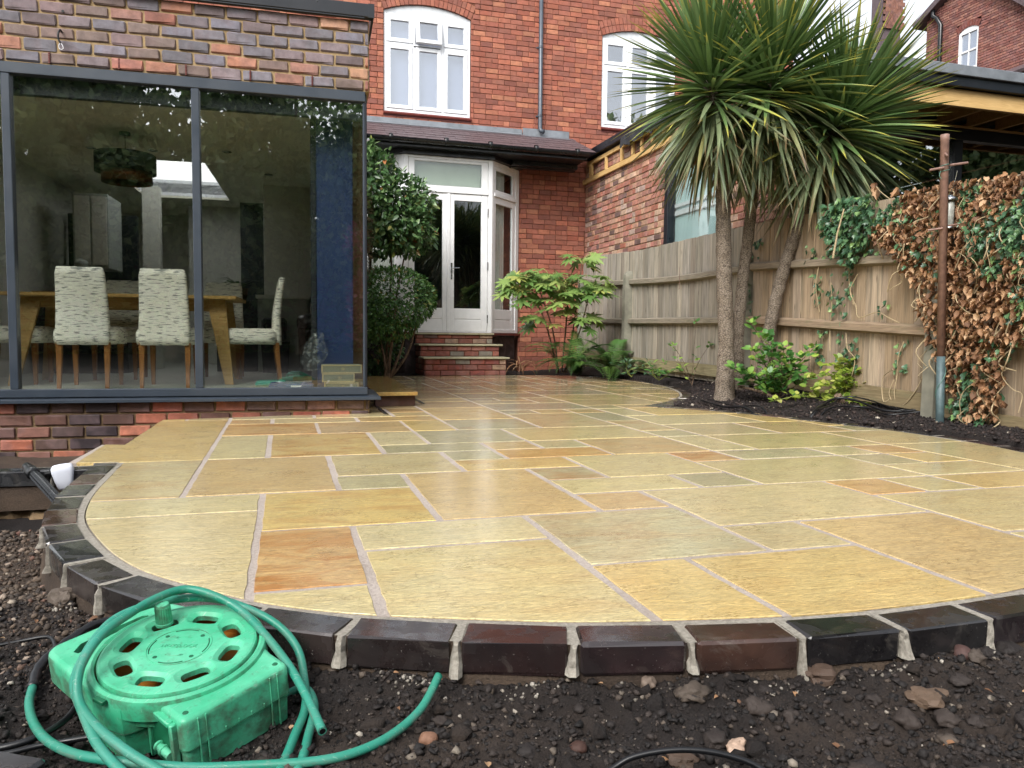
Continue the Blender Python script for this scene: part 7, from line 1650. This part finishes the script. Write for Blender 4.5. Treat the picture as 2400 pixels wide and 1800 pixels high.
cable('bed_cable', C2, .0075, 'thinner black cable lying closest to the slabs along the bed', follow=.026, group='cables along the bed')
cable('bed_cable', [(x + .05 + .05 * math.sin(i), y + .06 * math.cos(i * 1.7), z) for i, (x, y, z) in enumerate(C1[:12])], .006, 'third black cable crossing behind the other two near the creeper', follow=.035, group='cables along the bed')
# coil of pressure hose at the far left
mm = MB()
for k, rd in enumerate((.22, .235, .25)):
    pts = [(-2.42 + rd * math.cos(a), 3.02 + rd * .75 * math.sin(a), -.13 + .012 * k + .07 * max(0, math.sin(a + .6))) for a in np.arange(-.6, 3.8, .25)]; mm.tube(catmull(pts, 3), .0065, 8)
tag(mm.build('pressure_hose', M['dpc'], None, ID, True), 'coil of black pressure hose standing at the left edge of the picture', 'hose')

# ================================================================== PRESSURE WASHER LANCE
ln = thing('washer_lance', at(-1.9, 3.2, -.1), 'black pressure washer lance with a white foam bottle leaning on the edging', 'pressure washer lance')
A0 = Vector((-2.155, 3.38, .016)); B0 = Vector((-1.80, 3.02, -.06)); dl_ = (B0 - A0).normalized(); LM = Matrix.Translation(A0) @ dl_.to_track_quat('Z', 'Y').to_matrix().to_4x4(); LL = (B0 - A0).length
mm = MB(); mm.lathe([(.014, 0), (.019, .01), (.021, .06), (.023, .075)], 18, LM); mm.lathe([(.026, .076), (.027, .13), (.024, .135)], 18, LM); mm.build('nozzle', M['black_plastic'], ln, ID, True)
mm = MB(); mm.lathe([(.017, .136), (.017, LL)], 16, LM)
for k in range(10):
    a = 2 * math.pi * k / 10; mm.tube([LM @ Vector((.019 * math.cos(a), .019 * math.sin(a), .15)), LM @ Vector((.019 * math.cos(a), .019 * math.sin(a), LL))], .0022, 5)
for q in range(14): mm.lathe([(.019, 0), (.0205, .001), (.019, .002)], 16, LM @ Matrix.Translation((0, 0, .15 + q * (LL - .16) / 14)), capt=False, capb=False)
mm.build('barrel', M['black_plastic'], ln, ID)
mm = MB(); V = []; F = []; BMt = Matrix.Translation((-1.975, 3.37, -.085)) @ Matrix.Scale(.8, 4) @ Matrix.Rotation(R(-8), 4, 'Y') @ Matrix.Rotation(R(25), 4, 'Z')
prof = [(.028, 0), (.036, .01), (.046, .05), (.055, .10), (.055, .122), (.045, .138), (.02, .142)]
for r_, z in prof:
    for k in range(24):
        a = 2 * math.pi * k / 24; e = .45; V.append(tuple(BMt @ Vector((r_ * math.copysign(abs(math.cos(a)) ** e, math.cos(a)), r_ * .72 * math.copysign(abs(math.sin(a)) ** e, math.sin(a)), z))))
for i in range(len(prof) - 1):
    for k in range(24): F.append((i * 24 + k, i * 24 + (k + 1) % 24, (i + 1) * 24 + (k + 1) % 24, (i + 1) * 24 + k))
F.append(tuple((len(prof) - 1) * 24 + k for k in range(24))); F.append(tuple(range(24))[::-1]); mm.add(V, F); mm.build('foam_bottle', M['soft_white'], ln, ID, True)
mm = MB(); mm.lathe([(.018, 0), (.018, .03)], 14, BMt @ Matrix.Translation((-.055, 0, .1)) @ Matrix.Rotation(R(-90), 4, 'Y')); mm.build('bottle_neck', M['chrome_dark'], ln, ID)
# rough concrete haunch and buried bricks on the left
mm = MB()
V = []; F = []; nx_, ny_ = 60, 5
xs = np.linspace(-3.4, -1.62, nx_)
for j in range(ny_):
    for i, x in enumerate(xs): V.append((x, 3.47 + .25 * (x + 1.95) * .3 - .03 * j - .05 * rnd.random() * (j > 0), -.075 - .04 * j + rnd.uniform(-.012, .012)))
for j in range(ny_ - 1):
    for i in range(nx_ - 1): F.append((j * nx_ + i, (j + 1) * nx_ + i, (j + 1) * nx_ + i + 1, j * nx_ + i + 1))
mm.add(V, F); tag(mm.build('concrete_haunch', M['mortar_brown'], None, ID), 'rough concrete haunch under the straight dark edging at the left', None, None, 'structure')
mm = MB(); mm.cbox((-2.9, 2.72, -.2), (-2.28, 2.9, -.11), .01); tag(mm.build('paving_offcut', M['concrete'], None, ID @ Matrix.Identity(4)), 'greyish stone offcut half buried under the pressure hose', 'stone')

for o_ in reel.children_recursive:
    if o_.type == 'MESH' and len(o_.data.polygons) > 20: o_.data.set_sharp_from_angle(angle=R(38))
# ================================================================== STONES, CRUMBS
from mathutils import noise as mnz
bmc = bmesh.new(); bmesh.ops.create_icosphere(bmc, subdivisions=3, radius=1); cv = np.array([v.co[:] for v in bmc.verts]); cf = np.array([[v.index for v in f.verts] for f in bmc.faces]); bmc.free()
Vs, Fs, Rn = [], [], []; off_ = 0
for q in range(85):
    if q < 55: x, y = rnd.uniform(.35, 1.45), rnd.uniform(1.18, 1.72)
    else: x, y = rnd.uniform(-1.2, .4), rnd.uniform(1.15, 1.5)
    z = float(gz(np.array([x]), np.array([y]))[0])
    if z < -.19: continue
    r_ = rnd.uniform(.009, .030) if q < 55 else rnd.uniform(.007, .016); o3 = Vector((rnd.random() * 50, rnd.random() * 50, rnd.random() * 50)); sx, sy, sz = rnd.uniform(.8, 1.4), rnd.uniform(.8, 1.3), rnd.uniform(.5, .8); w = rnd.uniform(0, 6.28); c_, s_2 = math.cos(w), math.sin(w)
    P = np.array([np.array(v) * (1 + .55 * mnz.noise(Vector(v) * 1.4 + o3) + .3 * mnz.noise(Vector(v) * 4 + o3) + .14 * mnz.noise(Vector(v) * 9 + o3)) for v in cv]) * np.array([sx, sy, sz]) * r_
    P = np.stack([P[:, 0] * c_ - P[:, 1] * s_2 + x, P[:, 0] * s_2 + P[:, 1] * c_ + y, P[:, 2] + z + r_ * .18], 1); Vs.append(P); Fs.append(cf + off_); off_ += len(P); Rn.append(np.full(len(P), rnd.uniform(.3, .93)))
tag(new_obj('soil_clods', np_mesh('soil_clods', np.concatenate(Vs), np.concatenate(Fs), M['clods'], True, {'rnd': np.concatenate(Rn)})), 'rough clods of turned soil lying in front of the edging', None, None, 'stuff')
def stone(x, y, r, hexc, label, flat=.8, ang=0, seed=0, name='stone'):
    r_ = random.Random(seed); bm = bmesh.new(); bmesh.ops.create_icosphere(bm, subdivisions=3, radius=1)
    o1, o2, o3 = r_.random() * 9, r_.random() * 9, r_.random() * 9; rough = .12 if flat < .9 and ang == 0 else .3
    from mathutils import noise as mn
    for v in bm.verts:
        d = mn.noise(v.co * 1.3 + Vector((o1, o2, o3))); v.co *= 1 + rough * d * 1.6; v.co.z *= flat; v.co.x *= 1.15
        if ang: v.co = Vector([round(c * 3) / 3 * .45 + c * .55 for c in v.co])
    me = bpy.data.meshes.new(name); bm.to_mesh(me); bm.free(); me.polygons.foreach_set('use_smooth', [not ang] * len(me.polygons)); me.materials.append(M['stone'])
    z = float(gz(np.array([x]), np.array([y]))[0]); o = new_obj(name, me, None, Matrix.Translation((x, y, z + r * flat * .55)) @ Matrix.Rotation(r_.random() * 6, 4, 'Z') @ Matrix.Scale(r, 4)); o.color = lin(hexc); return tag(o, label, 'stone')
t = NT('stone'); oi = t.n('ObjectInfo'); v = t.coord('Object'); n = t.noise(v, 3, 5, .6); n2 = t.noise(v, 18, 4)
M['stone'] = t.bsdf(t.mix(t.rng(n2, .35, .8, 0, .6), t.mix(t.rng(n, .3, .7), oi.outputs['Color'], t.mix(1.0, oi.outputs['Color'], (.7, .66, .62, 1), 'MULTIPLY')), t.mix(1.0, oi.outputs['Color'], (.5, .5, .5, 1), 'MULTIPLY')), .6, .4, t.bump(n2, .25, .05))
stone(.279, 1.496, .0155, '#7d6e62', 'round brownish pebble on the soil just in front of the edging, right of centre', .9, 0, 1, 'pebble')
stone(-.14, 1.302, .015, '#8f6a55', 'round reddish pebble beside the loose hose end', .8, 0, 2, 'pebble')
stone(.124, 1.315, .015, '#4b332b', 'dark brown pebble in the soil near the front cable', .75, 0, 3, 'pebble')
stone(.405, 1.324, .019, '#c3a894', 'angular pale pinkish stone right of the front cable', .6, 1, 4)
stone(.300, 1.29, .023, '#5d4c40', 'flat brown clod of soil above the arching cable', .5, 1, 5, 'soil_clod')
stone(.64, 1.55, .030, '#5a493e', 'large dark clod leaning on the edging at the right', .6, 1, 6, 'soil_clod')
stone(.82, 1.46, .034, '#6e5b4b', 'broad flat brown clod right of the pale stone', .4, 1, 7, 'soil_clod')
stone(.98, 1.62, .020, '#5b4440', 'reddish brown stone close under the edging at the right end', .8, 0, 8)
stone(-.86, 1.29, .013, '#8a7b6c', 'small grey pebble left of the reel', .7, 0, 9, 'pebble')
stone(-1.0, 2.02, .020, '#8c5a48', 'broken red brick piece beside the left edging', .6, 1, 10, 'brick_piece')
stone(-1.16, 1.95, .028, '#6a5f55', 'grey concrete lump against the outer face of the left edging', .8, 1, 11, 'concrete_lump')
stone(-.93, 1.83, .024, '#5b4238', 'brown rounded lump behind the reel by the edging', .8, 0, 12)
stone(-1.35, 2.3, .03, '#7d4f3c', 'half buried orange brick end under the left edging', .8, 1, 13, 'brick_piece')
tb_ = MB(); 
# sandy crumbs of mortar fallen from the joints
kx, ky = [], []
okp = offset(in1, .14)
for p in phased(okp, .2545, .088):
    w = PT @ Vector((p[0], p[1], 0))
    if w.y < 2.3:
        for _ in range(rnd.randint(6, 46)): kx.append(w.x + rnd.gauss(0, .03)); ky.append(w.y - abs(rnd.gauss(0, .022)))
kx, ky = np.array(kx), np.array(ky); kz = gz(kx, ky); ok = kz > -.19; kx, ky, kz = kx[ok], ky[ok], kz[ok]; n = len(kx); s = rng.uniform(.0012, .005, n)
Ms = np.zeros((n, 4, 4)); Ms[:, :3, :3] = rand_rot(n) * s[:, None, None]; Ms[:, 0, 3] = kx; Ms[:, 1, 3] = ky; Ms[:, 2, 3] = kz + s * .6; Ms[:, 3, 3] = 1
V, F = instances(ICO_V, ICO_F, Ms); V = V + np.repeat(s, 12)[:, None] * rng.uniform(-.35, .35, V.shape)
tag(new_obj('mortar_crumbs', np_mesh('mortar_crumbs', V, F, M['crumb_mortar'], False, {'rnd': np.repeat(rng.random(n), 12)})), 'pale crumbs of mortar dropped along the outside of the edging', None, None, 'stuff')
# leaf litter
n = 90; x = rng.uniform(-1.3, 1.6, n); y = rng.uniform(1.15, 1.9, n); z = gz(x, y); ok = z > -.19; x, y, z = x[ok], y[ok], z[ok]; n = len(x); a = rng.uniform(0, 6.28, n)
leaf_stuff('leaf_litter', T_simple(.5, .15, .3), leafmats(np.stack([x, y, z + .008], 1), np.stack([np.cos(a), np.sin(a), rng.normal(0, .3, n)], 1), np.tile([0, 0, 1.0], (n, 1)) + rng.normal(0, .4, (n, 3)), rng.uniform(.01, .024, n)), M['ivy_dead'], None); tag(bpy.data.objects['leaf_litter'], 'scraps of dry leaf scattered on the soil', None, None, 'stuff')
# dark slab corner at the very front left
sl_ = MB(); sl_.cbox((-1.3, 1.0, -.11), (-.735, 1.175, -.06), .006); tag(sl_.build('paving_offcut', M['eng'], None, Matrix.Translation((-.7, 1.175, 0)) @ Matrix.Rotation(R(-14), 4, 'Z') @ Matrix.Translation((.7, -1.175, 0))), 'corner of a dark wet slab poking in at the bottom left', 'slab'); 
for o in bpy.data.objects:
    if o.name == 'paving_offcut.001': o.color = lin('#2d2a30')

# ================================================================== GARDEN BEHIND THE VIEWPOINT (seen mirrored in the glass)
T_quad = (np.array([(0, 0, 0), (.45, -.33, .05), (1, 0, -.05), (.45, .33, .05)]), np.array([(0, 1, 2), (0, 2, 3)]))
def tree(x, y, h, r, label, n=5200, mat='tree_leaf', size=(.12, .24), name='garden_tree', group=None, low=.25):
    th = thing(name, at(x, y, -.1), label, 'tree', group); mm = MB(); mm.tube(catmull([(x, y, -.3), (x + .1, y, h * .3), (x - .1, y + .1, h * .6), (x, y, h * .9)], 5), [.16 - .13 * i / 15 for i in range(16)], 9)
    blobs = []
    for k in range(9):
        a = rnd.uniform(0, 6.28); q = rnd.uniform(.2, .75) * r; zc = h * rnd.uniform(low + .1, .88); blobs.append(((x + q * math.cos(a), y + q * math.sin(a), zc), (r * rnd.uniform(.4, .62),) * 2 + (h * .17,))); mm.tube([(x, y, zc - h * .18), blobs[-1][0]], [.05, .02], 6)
    mm.build('trunk', M['stem'], th); Ps, Ds = [], []
    for c, rad in blobs: P, d = shell_points(n // 9, c, rad, .3, .35); Ps.append(P); Ds.append(d)
    P, d = np.concatenate(Ps), np.concatenate(Ds); N = len(P); leaf_stuff('crown', T_quad, leafmats(P, norm(d + rng.normal(0, .6, (N, 3))), d + rng.normal(0, .4, (N, 3)), rng.uniform(*size, N)), M[mat], th)
G = 'trees behind the viewpoint, mirrored in the windows'
for k, (x, y, h, r, m_, lab) in enumerate(((-1.2, -11, 8.5, 3.0, 'tree_leaf', 'broad dark tree behind the lawn, mirrored in the left pane'), (2.6, -12.5, 10.0, 3.2, 'tree_leaf', 'tallest dark tree, mirrored above the navy panel'), (-5.0, -12, 9.0, 3.2, 'tree_leaf', 'dense dark tree standing to the left of the others'),
                                           (6.4, -12, 7.5, 3.0, 'tree_leaf', 'bushy dark tree mirrored in the house doors'), (11, -11, 8.0, 3.2, 'tree_leaf', 'dark tree behind the right hand fence line'), (17.5, 3.2, 9.0, 3.8, 'tree_leaf', 'dark tree mirrored in the garden room glass, at the right'), (13.6, -.6, 8.5, 3.6, 'tree_leaf', 'dark tree beyond the neighbouring garden, out to the right'), (-8.5, -7, 8.0, 3.0, 'tree_leaf', 'dark tree at the far left of the row'), (2.9, -4.6, 3.0, 1.3, 'maple_leaf', 'low red leaved maple mirrored in the navy panel'))):
    tree(x, y, h, r, lab, 17000 if m_ == 'tree_leaf' else 5000, m_, (.17, .32) if m_ == 'tree_leaf' else (.07, .13), 'garden_tree' if m_ == 'tree_leaf' else 'maple_tree', G, .12)
# tall boundary hedge closing the garden
hd = thing('boundary_hedge', at(2, -15, -.1), 'tall dense hedge closing the far end of the garden', 'hedge'); n = 14000; P = np.stack([rng.uniform(-18, 24, n), -15 + rng.normal(0, .35, n), rng.uniform(-.3, 4.6, n)], 1); d = norm(rng.normal(0, .5, (n, 3)) + np.array([0, 1, .2]))
leaf_stuff('foliage', T_quad, leafmats(P, d, np.tile([0, .3, 1.0], (n, 1)), rng.uniform(.25, .5, n)), M['tree_leaf'], hd); mm = MB(); mm.box((-18, -15.4, -.6), (24, -15.2, 4.4)); mm.build('inner_twigs', M['stem'], hd)
print('objects', len(bpy.data.objects))
